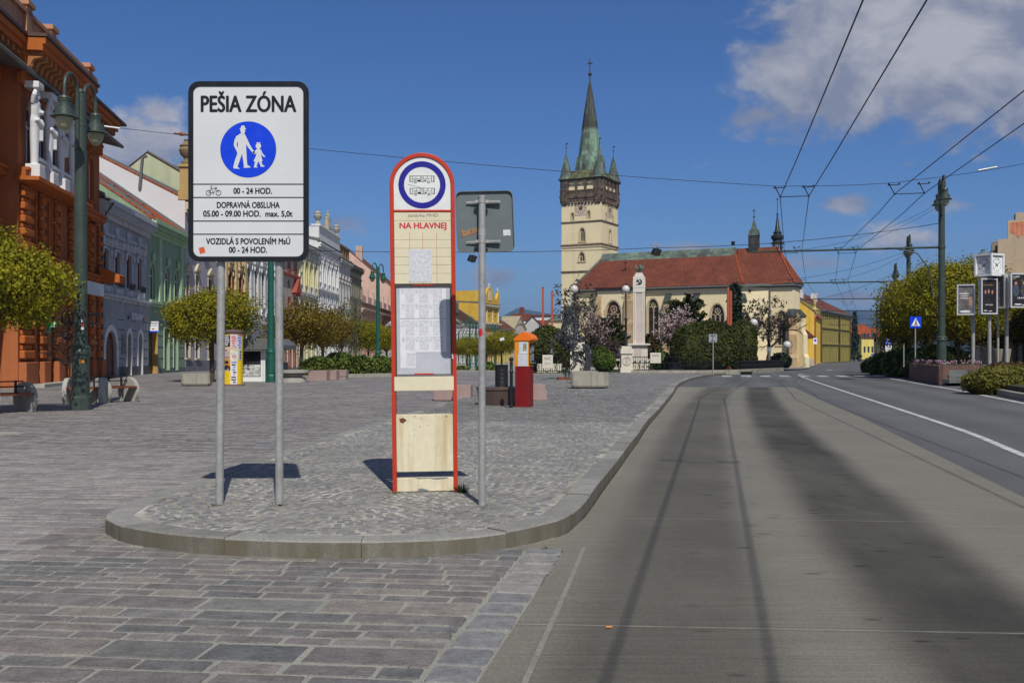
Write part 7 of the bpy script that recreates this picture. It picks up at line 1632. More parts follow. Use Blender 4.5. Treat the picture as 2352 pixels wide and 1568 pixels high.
# tower walls
zt = lambda py, Y=175: CAMZ+1.0-(py-HY)/F*Y
arch_w = [(4.05, 1.05, zt(630), 18.0), ]
fl = TT(-TS, 0, 0, 0); fr_ = TT(0, 0, 0, R(90))
zw0, zw1 = zt(556), zt(517)
ops_l = [dict(x0=3.55, x1=4.55, z0=zt(552), z1=zt(521), arch='point'), dict(x0=1.9, x1=2.4, z0=zt(500), z1=zt(484), arch='round'), dict(x0=5.05, x1=5.55, z0=zt(498), z1=zt(481.5), arch='round'), dict(x0=3.4, x1=4.5, z0=zt(598), z1=zt(577), arch='point')]
ops_r = [dict(x0=3.5, x1=4.5, z0=zt(553), z1=zt(522), arch='point'), dict(x0=1.9, x1=2.4, z0=zt(501), z1=zt(485), arch='round'), dict(x0=5.0, x1=5.5, z0=zt(503), z1=zt(487), arch='round')]
b = MB()
for T, ops in ((fl, ops_l), (fr_, ops_r)):
    q = MB(); facade(q, TS, -1, HT+3, ops, .6); b.add([tuple(T @ Vector(v)) for v in q.v], q.f)
b.box(-TS+.6, -.6, .6, TS-.6, -1, HT+2.9); b.add([(-TS, TS, -1), (0, TS, -1), (0, TS, HT+3), (-TS, TS, HT+3), (-TS, 0, -1), (-TS, 0, HT+3)], [(1, 0, 3, 2), (0, 4, 5, 3)]); b.build('tower_wall', CRM, ch)
gothic(1.0, zt(521)-zt(552), fl @ Matrix.Translation((3.55, 0, zt(552))), 2, True, name='tower_window'); gothic(1.0, zt(522)-zt(553), fr_ @ Matrix.Translation((3.5, 0, zt(553))), 2, True, name='tower_window'); gothic(1.1, zt(577)-zt(598), fl @ Matrix.Translation((3.4, 0, zt(598))), 2, True, name='tower_window')
for T, ops in ((fl, ops_l), (fr_, ops_r)):
    for o in ops:
        if o['arch'] == 'round': q = MB(); ring_poly(q, outline(o['x0']-.15, o['x1']+.15, o['z0']-.1, o['z1']+.15, 'round'), outline(o['x0'], o['x1'], o['z0'], o['z1'], 'round'), -.05, .05); q.v = [tuple(T @ Vector(v)) for v in q.v]; q.build('belfry_slit', TRC, ch)
for z, hh, pr, m in ((zt(507.5), .22, .14, DST), (zt(566), .75, .10, TRC), (zt(560.5), .14, .2, DST), (zt(623), .25, .15, DST)):
    q = MB(); q.box(-TS-pr, pr, -pr, TS+pr, z, z+hh); q.build('string_course', m, ch)
# clock faces
def clock_face(T, w, h):
    f = MB(); f.box(-w/2, w/2, -.03, .02, -h/2, h/2); f.v = [tuple(T @ Vector(v)) for v in f.v]; o = f.build('clock_face', mat('clock_plaster', (.55, .46, .36), .9, var=.05), ch)
    q = MB(); n = 40; R1 = w*.47; ring_poly(q, circ(R1, n), circ(R1*.965, n), -.05, -.031); ring_poly(q, circ(R1*.62, n), circ(R1*.60, n), -.05, -.031)
    for i in range(12): a = i*PI/6; d = Vector((math.sin(a), 0, math.cos(a))); s = Vector((math.cos(a), 0, -math.sin(a)))*.05; q.add([tuple(d*R1*.68-s+Vector((0, -.05, 0))), tuple(d*R1*.68+s+Vector((0, -.05, 0))), tuple(d*R1*.9+s+Vector((0, -.05, 0))), tuple(d*R1*.9-s+Vector((0, -.05, 0)))], [(0, 1, 2, 3), (3, 2, 1, 0)])
    ring_poly(q, [(-w*.5, -h*.5), (w*.5, -h*.5), (w*.5, h*.5), (-w*.5, h*.5)], [(-w*.485, -h*.485), (w*.485, -h*.485), (w*.485, h*.485), (-w*.485, h*.485)], -.045, -.031)
    q.v = [tuple(T @ Vector(v)) for v in q.v]; q.build('numerals', mat('faded_red_brown', (.22, .13, .10), .8), o)
    q = MB(); flat(q, circ(R1*.36, 20), -.056); q.v = [tuple(T @ Vector(v)) for v in q.v]; q.build('clock_centre', M['black_iron'], o)
    q = MB()
    for a, l in ((R(52), R1*.62), (R(-62), R1*.42), (R(232), R1*.3), (R(118), R1*.3)): d = Vector((math.sin(a), 0, math.cos(a))); q.tube([Vector((0, -.07, 0)), d*l+Vector((0, -.07, 0))], .045, 5)
    q.v = [tuple(T @ Vector(v)) for v in q.v]; q.build('clock_hand', mat('gilding', (.65, .42, .08), .35, .6), o)
zc = zt(474.5); clock_face(fl @ Matrix.Translation((3.75, 0, zc)), 2.25, 2.6); clock_face(fr_ @ Matrix.Translation((3.9, 0, zc-.15)), 2.25, 2.6)
# gallery: corbels, parapet, arcade with corner turrets
g0, g1, g2, g3 = zt(461), zt(446), zt(432), zt(409)
OV = .30
b = MB(); b.box(-TS-OV, OV, -OV, TS+OV, g1-.35, g1); b.box(-TS-OV*.6, OV*.6, -OV*.6, TS+OV*.6, g1-.8, g1-.35)
for T in (fl, fr_):
    q = MB()
    for i in range(12): x = .3+i*(TS-.6)/11; q.box(x-.16, x+.16, -OV*.95, 0, g1-1.25, g1-.8); q.sphere((x, -OV*.5, g1-1.2), .25, 8)
    b.add([tuple(T @ Vector(v)) for v in q.v], q.f)
b.build('gallery_corbel', DST, ch)
b = MB(); th = .25
for T in (fl, fr_):
    q = MB(); q.box(-OV+.01, TS+OV-.01, -OV, -OV+th, g1+.003, g1+.3); q.box(-OV+.01, TS+OV-.01, -OV, -OV+th, g2-.22, g2)
    for i in range(11): x = .5+i*(TS-1.)/10; q.box(x-.09, x+.09, -OV+.02, -OV+th-.02, g1+.3, g2-.22); ring_poly(q, circ(.26, 10, x+.33, (g1+g2)/2), circ(.15, 10, x+.33, (g1+g2)/2), -OV+.05, -OV+th-.05)
    b.add([tuple(T @ Vector(v)) for v in q.v], q.f)
b.build('gallery_parapet', DST, ch)
for T in (fl, fr_):
    for i in range(4):
        q = MB(); x = .75+i*(TS-1.5)/3 if i else .75; x = 1.2+i*(TS-2.4)/3; q.box(x-.16, x+.16, -OV+.02, -OV+.32, g2+.002, g3-.7); q.box(x-.26, x+.26, -OV-.02, -OV+.36, g3-.72, g3-.5); q.v = [tuple(T @ Vector(v)) for v in q.v]; q.build('gallery_pillar', DST, ch)
    q = MB()
    for i in range(3): x0 = 1.2+i*(TS-2.4)/3; w = (TS-2.4)/3; q2 = MB(); facade(q2, w, g3-.7, g3, [dict(x0=.18, x1=w-.18, z0=g3-.69, z1=g3-.12, arch='seg')], .3); q.add([(x+x0, y-OV+.02, z) for x, y, z in q2.v], q2.f)
    q.box(-OV, TS+OV, -OV-.06, -OV+.4, g3+.002, g3+.25); q.v = [tuple(T @ Vector(v)) for v in q.v]; q.build('gallery_lintel', DST, ch)
core = MB(); core.box(-TS+1.0, -1.0, 1.0, TS-1.0, HT+1.5, g3+.3); core.build('bell_chamber', mat('white_wash', (.5, .5, .48), .9), ch)
for i, x in enumerate((-TS+1.6, -TS/2, -1.6)):
    q = MB(); q.box(x-.02, x+.75, .93, .99, g2-.5, g3-.7); q.build('chamber_opening', M['frame_dark'], ch)
for cx, cy in ((-TS, 0), (0, 0), (0, TS), (-TS, TS)):
    ox, oy = (.62 if cx < -1 else -.62), (.62 if cy < 1 else -.62); q = MB(); r = 1.12
    q.lathe([(r*.7, g1-1.6), (r, g1-.9), (r, g1), (r*1.04, g1+.01), (r*1.04, g1+.15), (r*.97, g1+.16), (r*.97, g2), (r*1.04, g2+.01), (r*1.04, g2+.15), (r*.96, g2+.16), (r*.96, g3), (r*1.1, g3+.05), (r*1.1, g3+.25)], 8, c=(cx+ox, cy+oy, 0), rot=R(22.5)); q.build('corner_turret', DST, ch)
    for k in range(8):
        a = PI/4*k; q = MB(); q.box(-.16, .16, r*.9-.02, r*.92, g2+.5, g3-.35); q.v = [tuple(TT(cx+ox, cy+oy, 0, a) @ Vector(v)) for v in q.v]; q.build('turret_slit', M['frame_dark'], ch)
    top = zt(344) if (cx, cy) != (0, 0) else zt(340); sp = MB(); sp.lathe([(r*1.25, g3+.25), (r*.98, g3+.9), (r*.80, g3+1.8), (.10, top)], 8, c=(cx+ox, cy+oy, 0), rot=R(22.5)); o = sp.build('turret_spire', CP, ch)
    f = MB(); f.tube([(cx+ox, cy+oy, top-.1), (cx+ox, cy+oy, top+2.0)], .045, 6); f.sphere((cx+ox, cy+oy, top+1.1), .13, 8); f.box(cx+ox-.02, cx+ox+.35, cy+oy-.02, cy+oy+.02, top+1.7, top+1.95); f.build('finial', CPD, o)
# skirt roof and main spire
sk = MB(); E = TS/2+OV+.25; c0 = (-TS/2, TS/2)
n = 4; vs = [(c0[0]+E*x, c0[1]+E*y, g3+.25) for x, y in ((-1, -1), (1, -1), (1, 1), (-1, 1))]+[(c0[0]+E*.62*x, c0[1]+E*.62*y, zt(384)) for x, y in ((-1, -1), (1, -1), (1, 1), (-1, 1))]
sk.add(vs, [(i, (i+1) % 4, 4+(i+1) % 4, 4+i) for i in range(4)]); sk.build('skirt_roof', copper_mat('mossy_copper', ((.045, .042, .03), (.075, .075, .04), (.16, .19, .07))), ch)
rb = 2.62; st = zt(184, 178); spz = zt(384); sp = MB(); sp.lathe([(rb*1.10, spz-.6), (rb*.96, spz+1.2), (rb*.78, zt(340)), (rb*.53, zt(270)), (rb*.36, zt(232)), (.22, st)], 8, c=(c0[0], c0[1], 0), rot=R(22.5)); o = sp.build('main_spire', CPS, ch)
f = MB(); f.lathe([(.24, st-.1), (.12, st+.5), (.12, st+1.3), (.36, st+1.55), (.36, st+1.8), (.10, st+2.0), (.07, st+3.0)], 10, c=(c0[0], c0[1], 0)); f.tube([(c0[0], c0[1], st+2.8), (c0[0], c0[1], st+4.4)], .07, 6); f.box(c0[0]-.5, c0[0]+.5, c0[1]-.06, c0[1]+.06, st+3.5, st+3.72); f.sphere((c0[0], c0[1], st+3.6), .2, 8); f.build('spire_cross', CPD, o)
for k in range(4):      # gabled lucarnes on the spire
    a = k*PI/2; q = MB(); q.prism([(-.85, spz-.2), (.85, spz-.2), (0, spz+2.9)], -2.75, -1.5, axis='y'); q.v = [tuple(TT(c0[0], c0[1], 0, a) @ Vector(v)) for v in q.v]; d = q.build('lucarne', CP, o)
    q = MB(); q.prism(outline(-.28, .28, spz+.1, spz+1.2, 'point'), -2.78, -2.74, axis='y'); q.v = [tuple(TT(c0[0], c0[1], 0, a) @ Vector(v)) for v in q.v]; q.build('lucarne_opening', M['frame_dark'], d)
# nave and choir walls
HE = 12.6; HR = 18.3; base_z = -1.0
fp = [(1, -14), (28.7, -14), (32.4, -11.6), (35.7, -11.3), (36.0, -8.6), (35.4, -5.4), (33.6, -2.4), (32.4, -2.4), (28.7, 0), (1, 0)]
win = {0: [dict(x0=12.7, x1=14.6, z0=3.4, z1=10.7, arch='point', nl=2), dict(x0=22.8, x1=25.0, z0=3.4, z1=9.7, arch='point', nl=3)], 1: [], 2: [dict(x0=.9, x1=2.3, z0=3.4, z1=8.6, arch='point', nl=2)], 3: []}
for i in range(len(fp)):
    a, c = Vector((*fp[i], 0)), Vector((*fp[(i+1) % len(fp)], 0)); d = c-a; T = TT(a.x, a.y, 0, math.atan2(d.y, d.x)); ops = win.get(i, [])
    wall_with('nave_wall' if i in (0, 8, 9) else 'choir_wall', 0, base_z-.5, HE, d.length, ops, T, CRM)
    for o in ops: gothic(o['x1']-o['x0'], o['z1']-o['z0'], T @ Matrix.Translation((o['x0'], 0, o['z0'])), o['nl'], True)
    if i in (0, 1, 2, 3, 4): q = MB(); q.box(-.1, d.length+.1, -.25, 0, HE-.55, HE-.25); q.box(-.1, d.length+.1, -.38, 0, HE-.25, HE-.02); q.v = [tuple(T @ Vector(v)) for v in q.v]; q.build('eaves_cornice', M['slate'], ch)
    if i < 4: q = MB(); q.box(0, d.length, -.18, 0, base_z-.5, .9); q.v = [tuple(T @ Vector(v)) for v in q.v]; q.build('wall_plinth', M['sandstone'], ch)
# roofs
oh = .55; R0 = (3.6, -7, HR); R1 = (25.6, -7, HR); ZE = HE+.05
def tri_roof(name, vs, fs, m): b = MB(); b.add(vs, fs); o = b.build(name, m, ch); s = o.modifiers.new('thick', 'SOLIDIFY'); s.thickness = .18; s.offset = 1; return o
tri_roof('nave_roof', [(.6, -14-oh, ZE-.3), (28.9, -14-oh, ZE-.3), R1, R0, (32.9, -7, ZE+.6), (28.9, oh, ZE-.3), (.6, oh, ZE-.3)], [(0, 1, 2, 3), (1, 4, 2), (4, 5, 2), (5, 6, 3, 2), ], T_RD)
tri_roof('west_gable', [(.9, -14, HE), (.9, 0, HE), R0], [(1, 0, 2)], CRM)
tri_roof('choir_roof', [(28.6, -11.6-oh*.8, ZE-.2), (35.95, -11.3-oh*.8, ZE-.2), (36.5, -8.6, ZE-.2), (35.9, -5.3, ZE-.2), (33.8, -2.4+oh, ZE-.2), (28.6, -2.4+oh, ZE-.2), (32.2, -7, HR+.15), (26.0, -7, HR+.15)], [(0, 1, 6, 7), (1, 2, 6), (2, 3, 6), (3, 4, 6), (4, 5, 7, 6)], T_RD)
b = MB(); b.prism([(-8.4, HR-1.0), (-7.7, HR-.02), (-7, HR+.55), (-6.3, HR-.02), (-5.6, HR-1.0), (-7, HR-.05)], 3.2, 25.9, axis='x'); b.build('copper_ridge', CP, ch)
b = MB()
for p, q in (((.75, -14.4, ZE-.25), (3.6, -7, HR+.2)),): b.tube([p, q], .28, 6)
b.build('verge', CP, ch)
hp = MB()
for p, q in ((R1, (28.9, -14.5, ZE-.1)), ((32.2, -7, HR+.3), (35.95, -11.75, ZE)), ((32.2, -7, HR+.3), (36.5, -8.6, ZE)), (R1, (32.6, -7.5, ZE+1.0))): hp.tube([Vector(p)+Vector((0, 0, .1)), Vector(q)+Vector((0, 0, .1))], .14, 6)
hp.build('hip_tiles', T_OR, ch)
gu = MB()
for p, q in (((.6, -14.65, ZE-.35), (28.9, -14.65, ZE-.35)), ((28.9, -14.65, ZE-.35), (32.4, -12.2, ZE-.3)), ((32.4, -12.1, ZE-.3), (35.95, -11.8, ZE-.3)), ((35.95, -11.8, ZE-.3), (36.55, -8.6, ZE-.3))): gu.tube([p, q], .13, 6)
gu.build('gutter', M['slate'], ch)
for x, y in ((13.5, -14.3), (28.6, -14.35), (32.4, -12.0)): d = MB(); d.tube([(x, y, ZE-.4), (x, y, base_z)], .09, 6); d.build('downpipe', M['slate'], ch)
# south chapel that projects from the nave, with its own hipped roof and cross
cx0, cx1, cy = 5.9, 13.2, -15.6
T = TT(cx0, cy, 0, 0); op = [dict(x0=1.35, x1=4.05, z0=4.2, z1=10.5, arch='point')]
wall_with('chapel_wall', 0, base_z-.5, HE, cx1-cx0, op, T, CRM); gothic(2.7, 6.3, T @ Matrix.Translation((1.35, 0, 4.2)), 4, True, GLD2)
q = MB(); q.box(cx0+.001, cx0+.3, cy+.002, -14, base_z-.5, HE); q.box(cx1-.3, cx1-.001, cy+.002, -14, base_z-.5, HE); q.build('chapel_side', CRM, ch)
q = MB(); q.box(cx0-.2, cx1+.2, cy-.25, cy, HE-.55, HE-.25); q.box(cx0-.2, cx1+.2, cy-.4, cy, HE-.25, HE-.02); q.build('eaves_cornice', M['slate'], ch)
ap = (9.0, -11.4, HE+2.7); tri_roof('chapel_roof', [(cx0-.4, cy-.6, ZE-.25), (cx1+.4, cy-.6, ZE-.25), ap, (cx1+.4, -13.6, ZE+.3), (cx0-.4, -13.6, ZE+.3)], [(0, 1, 2), (1, 3, 2), (4, 0, 2)], T_RD)
f = MB(); f.tube([ap, (ap[0], ap[1], ap[2]+1.9)], .06, 6); f.box(ap[0]-.45, ap[0]+.45, ap[1]-.05, ap[1]+.05, ap[2]+1.4, ap[2]+1.52); f.sphere((ap[0], ap[1], ap[2]+.5), .2, 8); f.build('roof_cross', M['black_iron'], ch)
# buttresses
def buttress(x, y, a, h, m, w=1.1, d=1.6, cap=True, name='buttress'):
    T = TT(x, y, 0, a); q = MB(); q.prism([(0, base_z-.5), (-d*1.25, base_z-.5), (-d*1.25, h*.18), (-d, h*.24), (-d, h*.58), (-d*.72, h*.64), (-d*.72, h*.90), (0, h)], -w/2, w/2, axis='x'); q.v = [tuple(T @ Vector(v)) for v in q.v]; o = q.build(name, m, ch)
    if cap: c = MB(); c.prism([(.02, h+.02), (-d*.72-.15, h*.90-.12), (-d*.72-.15, h*.90+.06), (.02, h+.22)], -w/2-.08, w/2+.08, axis='x'); c.v = [tuple(T @ Vector(v)) for v in c.v]; c.build('buttress_cap', CPD, o)
SSD = M['sandstone']
buttress(17.2, -14, 0, 11.2, SSD, .9, 1.5); buttress(21.7, -14, 0, 11.2, CRM, 1.0, 1.5); buttress(6.2, -15.6, R(-12), 11.3, SSD, .8, .7, False); buttress(11.4, -15.6, R(0), 11.6, SSD, 1.5, .8, False); buttress(28.6, -14, R(30), 11.0, CRM, 1.0, 1.5); buttress(35.5, -11.4, R(18), 8.6, SSD, 1.1, 1.7); buttress(36.0, -9.4, R(66), 8.6, CRM, 1.0, 1.3); buttress(1.0, -14, R(-40), 9.5, DST, 1.1, 1.8)
for x, y, z in ((1.0, -15.2, 8.5), (-1.6, -12.0, 7.2)):      # pinnacles at the west corner
    q = MB(); q.box(x-.4, x+.4, y-.4, y+.4, base_z, z+1.5); q.lathe([(.55, z+1.5), (.5, z+1.9), (.2, z+3.6), (.25, z+3.8), (.05, z+4.3)], 4, c=(x, y, 0), rot=R(45)); q.build('pinnacle', M['limestone'], ch)
q = MB(); q.box(-4.0, .95, -13.0, -.3, base_z-.5, 7.6); q.build('west_porch', CRM, ch); q = MB(); q.prism([(-13.3, 7.6), (-.1, 7.6), (-.1, 11), ], -4.3, .9, axis='x'); q.build('porch_roof', CP, ch)
# ridge turrets
def turret(x, y, z, kind, k):
    q = MB(); n0 = set(ch.children); z00 = z
    if kind == 'square':
        q.box(x-.85, x+.85, y-.85, y+.85, z-1.2, z+2.6); o = q.build('ridge_turret', CPD, ch); s = MB(); s.lathe([(1.25, z+2.6), (1.0, z+3.0), (.55, z+4.6), (.18, z+6.2)], 4, c=(x, y, 0), rot=R(45)); 
        for a in range(4): g = MB(); g.prism([(-.85, z+2.6), (.85, z+2.6), (0, z+4.0)], -.95, -.2, axis='y'); s.add([tuple(TT(x, y, 0, a*PI/2) @ Vector(v)) for v in g.v], g.f)
        s.build('turret_roof', CP, o); s = MB(); s.tube([(x, y, z+6), (x, y, z+9.0)], .06, 6); s.sphere((x, y, z+7.0), .22, 8); s.box(x-.3, x+.3, y-.05, y+.05, z+8.3, z+8.45); s.build('finial', CPD, o)
        for a in range(4): g = MB(); g.box(-.4, .4, -.88, -.84, z+.6, z+2.0); g.v = [tuple(TT(x, y, 0, a*PI/2) @ Vector(v)) for v in g.v]; g.build('louvre', M['frame_dark'], o)
    else:
        dk = mat('black_sheet_metal', (.018, .022, .024), .5, var=.2)
        for a in range(6): q.tube([(x+.85*math.cos(a*PI/3), y+.85*math.sin(a*PI/3), z-3.2), (x+.85*math.cos(a*PI/3), y+.85*math.sin(a*PI/3), z+2.0)], .11, 6)
        q.lathe([(.8, z-1.6), (.8, z+.6)], 6, c=(x, y, 0)); o = q.build('ridge_turret', dk, ch); s = MB(); s.lathe([(1.5, z+2.0), (1.0, z+2.35), (.85, z+2.7), (1.0, z+3.0), (1.25, z+3.4), (1.2, z+3.9), (.75, z+4.3), (.72, z+4.6), (.85, z+4.75), (.5, z+5.2), (.12, z+9.0), (.1, z+9.2)], 12, c=(x, y, 0)); s.build('onion_roof', dk, o, smooth=40); s = MB(); s.tube([(x, y, z+9), (x, y, z+13.2)], .05, 6); s.sphere((x, y, z+9.4), .25, 8); s.sphere((x, y, z+13.2), .2, 8); s.build('finial', dk, o)
    for c in set(ch.children)-n0:      # drawn at full size, set in its true proportion
        for o2 in [c]+list(c.children):
            for v in o2.data.vertices: v.co.z = z00+(v.co.z-z00)*k; v.co.x = x+(v.co.x-x)*(.5+.5*k); v.co.y = y+(v.co.y-y)*(.5+.5*k)
turret(28.7, -7, HR+.4, 'square', .68); turret(32.0, -5.6, HR-.3, 'onion', .62)
for x, y, z in ((25.4, -7, HR+.9),): q = MB(); q.box(x-.25, x+.25, y-.2, y+.2, z, z+.6); q.build('floodlight', M['black_iron'], ch)
# ================================================================== GARDEN BEFORE THE CHURCH, HORSE, OBELISK, MASTS
def fence(name, label, pts, hh, m, sp=.14, circles=True, cat='fence', z0=.15):
    e = thing(name, label, cat, (pts[0][0], pts[0][1], 0)); ox, oy = pts[0]; b = MB(); rl = MB(); dn = 0
    for (xa, ya), (xb, yb_) in zip(pts, pts[1:]):
        L = math.hypot(xb-xa, yb_-ya); n = int(L/sp); g = lambda t: gz(ya+(yb_-ya)*t)+z0
        A = Vector((xa-ox, ya-oy, 0)); B = Vector((xb-ox, yb_-oy, 0))
        for z in (.12, hh*.55, hh*.92): rl.tube([A+Vector((0, 0, g(0)+z)), B+Vector((0, 0, g(1)+z))], .025, 5)
        for i in range(n+1): t = i/max(1, n); p = A.lerp(B, t); b.tube([p+Vector((0, 0, g(t))), p+Vector((0, 0, g(t)+hh*(1.0 if i % 2 else .93)))], .016, 4)
        if circles:
            d = (B-A).normalized(); m_ = int(L/.8)
            for i in range(m_): t = (i+.5)/m_; c = A.lerp(B, t)+Vector((0, 0, g(t)+hh*.33)); rl.tube([c+d*.27*math.cos(k*PI/8)+Vector((0, 0, .27*math.sin(k*PI/8))) for k in range(17)], .022, 5)
        k = max(1, int(L/3.2))
        for i in range(k+1): t = i/k; p = A.lerp(B, t); q = MB(); q.tube([p+Vector((0, 0, g(t)-.2)), p+Vector((0, 0, g(t)+hh+.12))], .045, 6); q.sphere(tuple(p+Vector((0, 0, g(t)+hh+.15))), .06, 8); q.build('fence_post', m, e)
    b.build('bars', m, e, uv=False); rl.build('rails', m, e, uv=False); return e
fence('iron_fence', 'low black wrought iron fence with rings in front of the obelisk', [(GX(1370, 63.5), 63.5), (GX(1425, 63), 63), (GX(1445, 62.6), 62.6), (GX(1560, 63), 63)], 1.0, M['black_iron'])
fence('iron_fence', 'black iron garden fence in front of the big dark yew left of the horse', [(GX(1212, 58), 58), (GX(1300, 59), 59)], 1.05, M['black_iron'])
fence('iron_fence', 'long dark iron fence curving along the clipped yews to the choir', [(GX(1562, 61.5), 61.5), (GX(1700, 64), 64), (GX(1740, 68), 68), (GX(1800, 76), 76)], .72, M['black_iron'], sp=.10, circles=False)
def lowwall(name, label, pts, w, h, m):
    b = MB(); P2 = [Vector((x, y, 0)) for x, y in pts]; l, r = offset(P2, w/2), offset(P2, -w/2); n = len(P2)
    vs = [(p.x, p.y, gz(p.y)+z) for q in (l, r) for z in (-.1, h) for p in q]; o = lambda k, i: k*n+i; fs = []
    for i in range(n-1): fs += [(o(1, i), o(3, i), o(3, i+1), o(1, i+1)), (o(3, i), o(2, i), o(2, i+1), o(3, i+1)), (o(0, i), o(1, i), o(1, i+1), o(0, i+1))]
    fs += [(o(0, 0), o(2, 0), o(3, 0), o(1, 0)), (o(0, n-1), o(1, n-1), o(3, n-1), o(2, n-1))]; b.add(vs, fs); return tag(b.build(name, m, bevel=.015), label, 'wall')
lowwall('garden_wall', 'low stone kerb wall under the fence in front of the obelisk', [(GX(1450, 61), 61), (GX(1540, 60.6), 60.6), (GX(1610, 60.6), 60.6), (GX(1690, 62.6), 62.6), (GX(1735, 66.5), 66.5), (GX(1795, 75), 75)], .35, .28, M['concrete'])
lowwall('garden_wall', 'low stone edge of the lawn left of the horse', [(GX(1205, 56.5), 56.5), (GX(1300, 57), 57)], .3, .16, M['concrete'])
lw = MB()
for (x0, x1, Y0, Y1) in ((1205, 1320, 57.2, 70), (1375, 1425, 62, 66), (1455, 1560, 61.5, 66), (1560, 1730, 62.8, 76)): lw.add([(GX(x0, Y0), Y0, gz(Y0)+.14), (GX(x1, Y0), Y0, gz(Y0)+.14), (GX(x1, Y1), Y1, gz(Y1)+.2), (GX(x0, Y1), Y1, gz(Y1)+.2)], [(0, 1, 2, 3)])
o = lw.build('lawn', leafmat('lawn_grass', [(.03, .06, .012), (.06, .09, .016)], trans=0), uv=False); struct(o)
# obelisk
def obelisk():
    Y = 68; k = Y/F; e = thing('obelisk', 'white stone war memorial obelisk with hammer and sickle in front of the church', 'monument', (GX(1468, Y), Y, CAMZ-(845-HY)*k), R(-8)); Z = lambda y: (845-y)*k
    m = mat('white_marble', (.58, .55, .48), .6, var=.06, vs=1.2, streak=((.45, .42, .36), 2, .57, .4)); pk = mat('pink_marble', (.50, .42, .38), .5, var=.14, vs=1.5, var2=.08)
    w = 17*k; b = MB(); b.box(-w*1.9, w*1.9, -w*1.7, w*1.7, 0, Z(838)); b.box(-w*1.35, w*1.35, -w*1.2, w*1.2, Z(838), Z(828)); b.box(-w*1.15, w*1.15, -w*1.0, w*1.0, Z(828), Z(793)); b.box(-w*1.5, w*1.5, -w*1.4, w*1.4, Z(793), Z(789)); b.build('pedestal', m, e, bevel=.02)
    p = MB(); p.box(-w*.62, w*.35, -w*1.03, -w*.99, Z(820), Z(800)); p.build('inscription_plate', pk, e)
    s = MB(); s.box(-w*.66, w*.66, -w*.6, w*.6, Z(789), Z(668)); s.build('shaft', pk, e)
    r = MB()
    for x in (-.70, -.5, .5, .70): r.box(w*x-.04, w*x+.04, -w*.67, -w*.6, Z(789), Z(662))
    r.box(-w*.8, -w*.67, -w*.62, w*.62, Z(789), Z(662)); r.build('pilaster_strip', m, e)
    h = MB(); h.box(-w*.84, w*.84, -w*.74, w*.74, Z(662), Z(646)); h.box(-w*.82, w*.82, -w*.72, w*.72, Z(662)-.3, Z(636)); h.box(-w*.62, w*.62, -w*.56, w*.56, Z(636), Z(631)); h.box(-w*.48, w*.48, -w*.44, w*.44, Z(631), Z(627)); h.build('head', m, e, bevel=.02)
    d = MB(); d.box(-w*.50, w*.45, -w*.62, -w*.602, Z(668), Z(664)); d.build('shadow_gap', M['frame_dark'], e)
    q = MB(); c = Vector((0, -w*.76, Z(648))); pts = [c+Vector((5.2*k*math.cos(a), 0, 5.2*k*math.sin(a))) for a in [R(80-18*i) for i in range(12)]]; q.tube(pts, [.025+.03*math.sin(PI*i/11) for i in range(12)], 6); q.tube([pts[-1], pts[-1]+Vector((-2.4*k, 0, -2.0*k))], .035, 6); q.tube([c+Vector((-3.6*k, 0, 3.0*k)), c+Vector((4.2*k, 0, -5*k))], .032, 6); q.tube([c+Vector((-5*k, 0, 1.2*k)), c+Vector((-1.6*k, 0, 4.6*k))], .06, 6); q.build('hammer_and_sickle', M['black_iron'], e)
    f = MB(); f.tube([(0, 0, Z(627)), (0, 0, Z(620))], .14, 8); 
    for a in range(5): f.tube([(0, 0, Z(620)), (.3*math.cos(a*1.257), .3*math.sin(a*1.257), Z(615)), (.2*math.cos(a*1.257), .2*math.sin(a*1.257), Z(608))], [.1, .08, .03], 6)
    f.build('flame_finial', CP, e); return e
obelisk()
def balustrade(label, x0, x1, Y, y0, y1):
    k = Y/F; e = thing('balustrade', label, 'balustrade', P(x0, y1, Y)); w = (x1-x0)*k; h = (y1-y0)*k; n = int(w/.32)
    b = MB(); b.box(0, w, -.15, .15, h*.82, h); b.box(0, w, -.15, .15, 0, h*.2); b.build('rail', M['limestone'], e)
    for i in range(n+1):
        q = MB(); x = w*i/n; q.lathe([(.07, h*.2), (.11, h*.4), (.06, h*.65), (.09, h*.82)], 8, c=(x, 0, 0)); q.build('baluster', M['limestone'], e, smooth=50)
balustrade('pale stone balustrade at the foot of the obelisk', 1380, 1515, 66.5, 824, 848)
def stair():
    Y = 66; k = Y/F; e = thing('stone_stair', 'short pale stone stair wall right of the obelisk beside the big yew', 'stair', P(1528, 848, Y)); b = MB(); b.prism([(0, 0), (38*k, 0), (38*k, 6*k), (4*k, 30*k), (0, 30*k)], 0, .5, axis='y'); b.build('stair_wall', M['limestone'], e); s = MB()
    for i in range(6): s.box(i*6*k, (i+1)*6*k, .5, 2.0, 0, (26-4*i)*k)
    s.build('steps', M['limestone'], e)
stair()
def wc(label, px, Y, w, y0, y1, txt, cat='sign'):
    k = Y/F; e = thing('wc_sign', label, cat, P(px, y1, Y), R(3)); W, H = w*k, (y1-y0)*k; b = MB(); b.box(-W/2, W/2, 0, .12, 0, H); b.build('slab', M['limestone'], e, bevel=.015); t = MB(); put_text(t, txt[0], -W*.36, W*.36, H*.62, H*.22, -.004, bold=.03)
    if len(txt) > 1: put_text(t, txt[1], -W*.32, W*.34, H*.28, H*.16, -.004)
    t.build('lettering', M['grey_print'], e); return e
wc('pale stone WC sign standing in the lawn left of the horse', 1258, 57.4, 24, 815, 846, ('WC', 'ŽENY'))
wc('small pale WC board hung on the fence right of the obelisk', 1506, 62.4, 25, 810, 834, ('WC',))
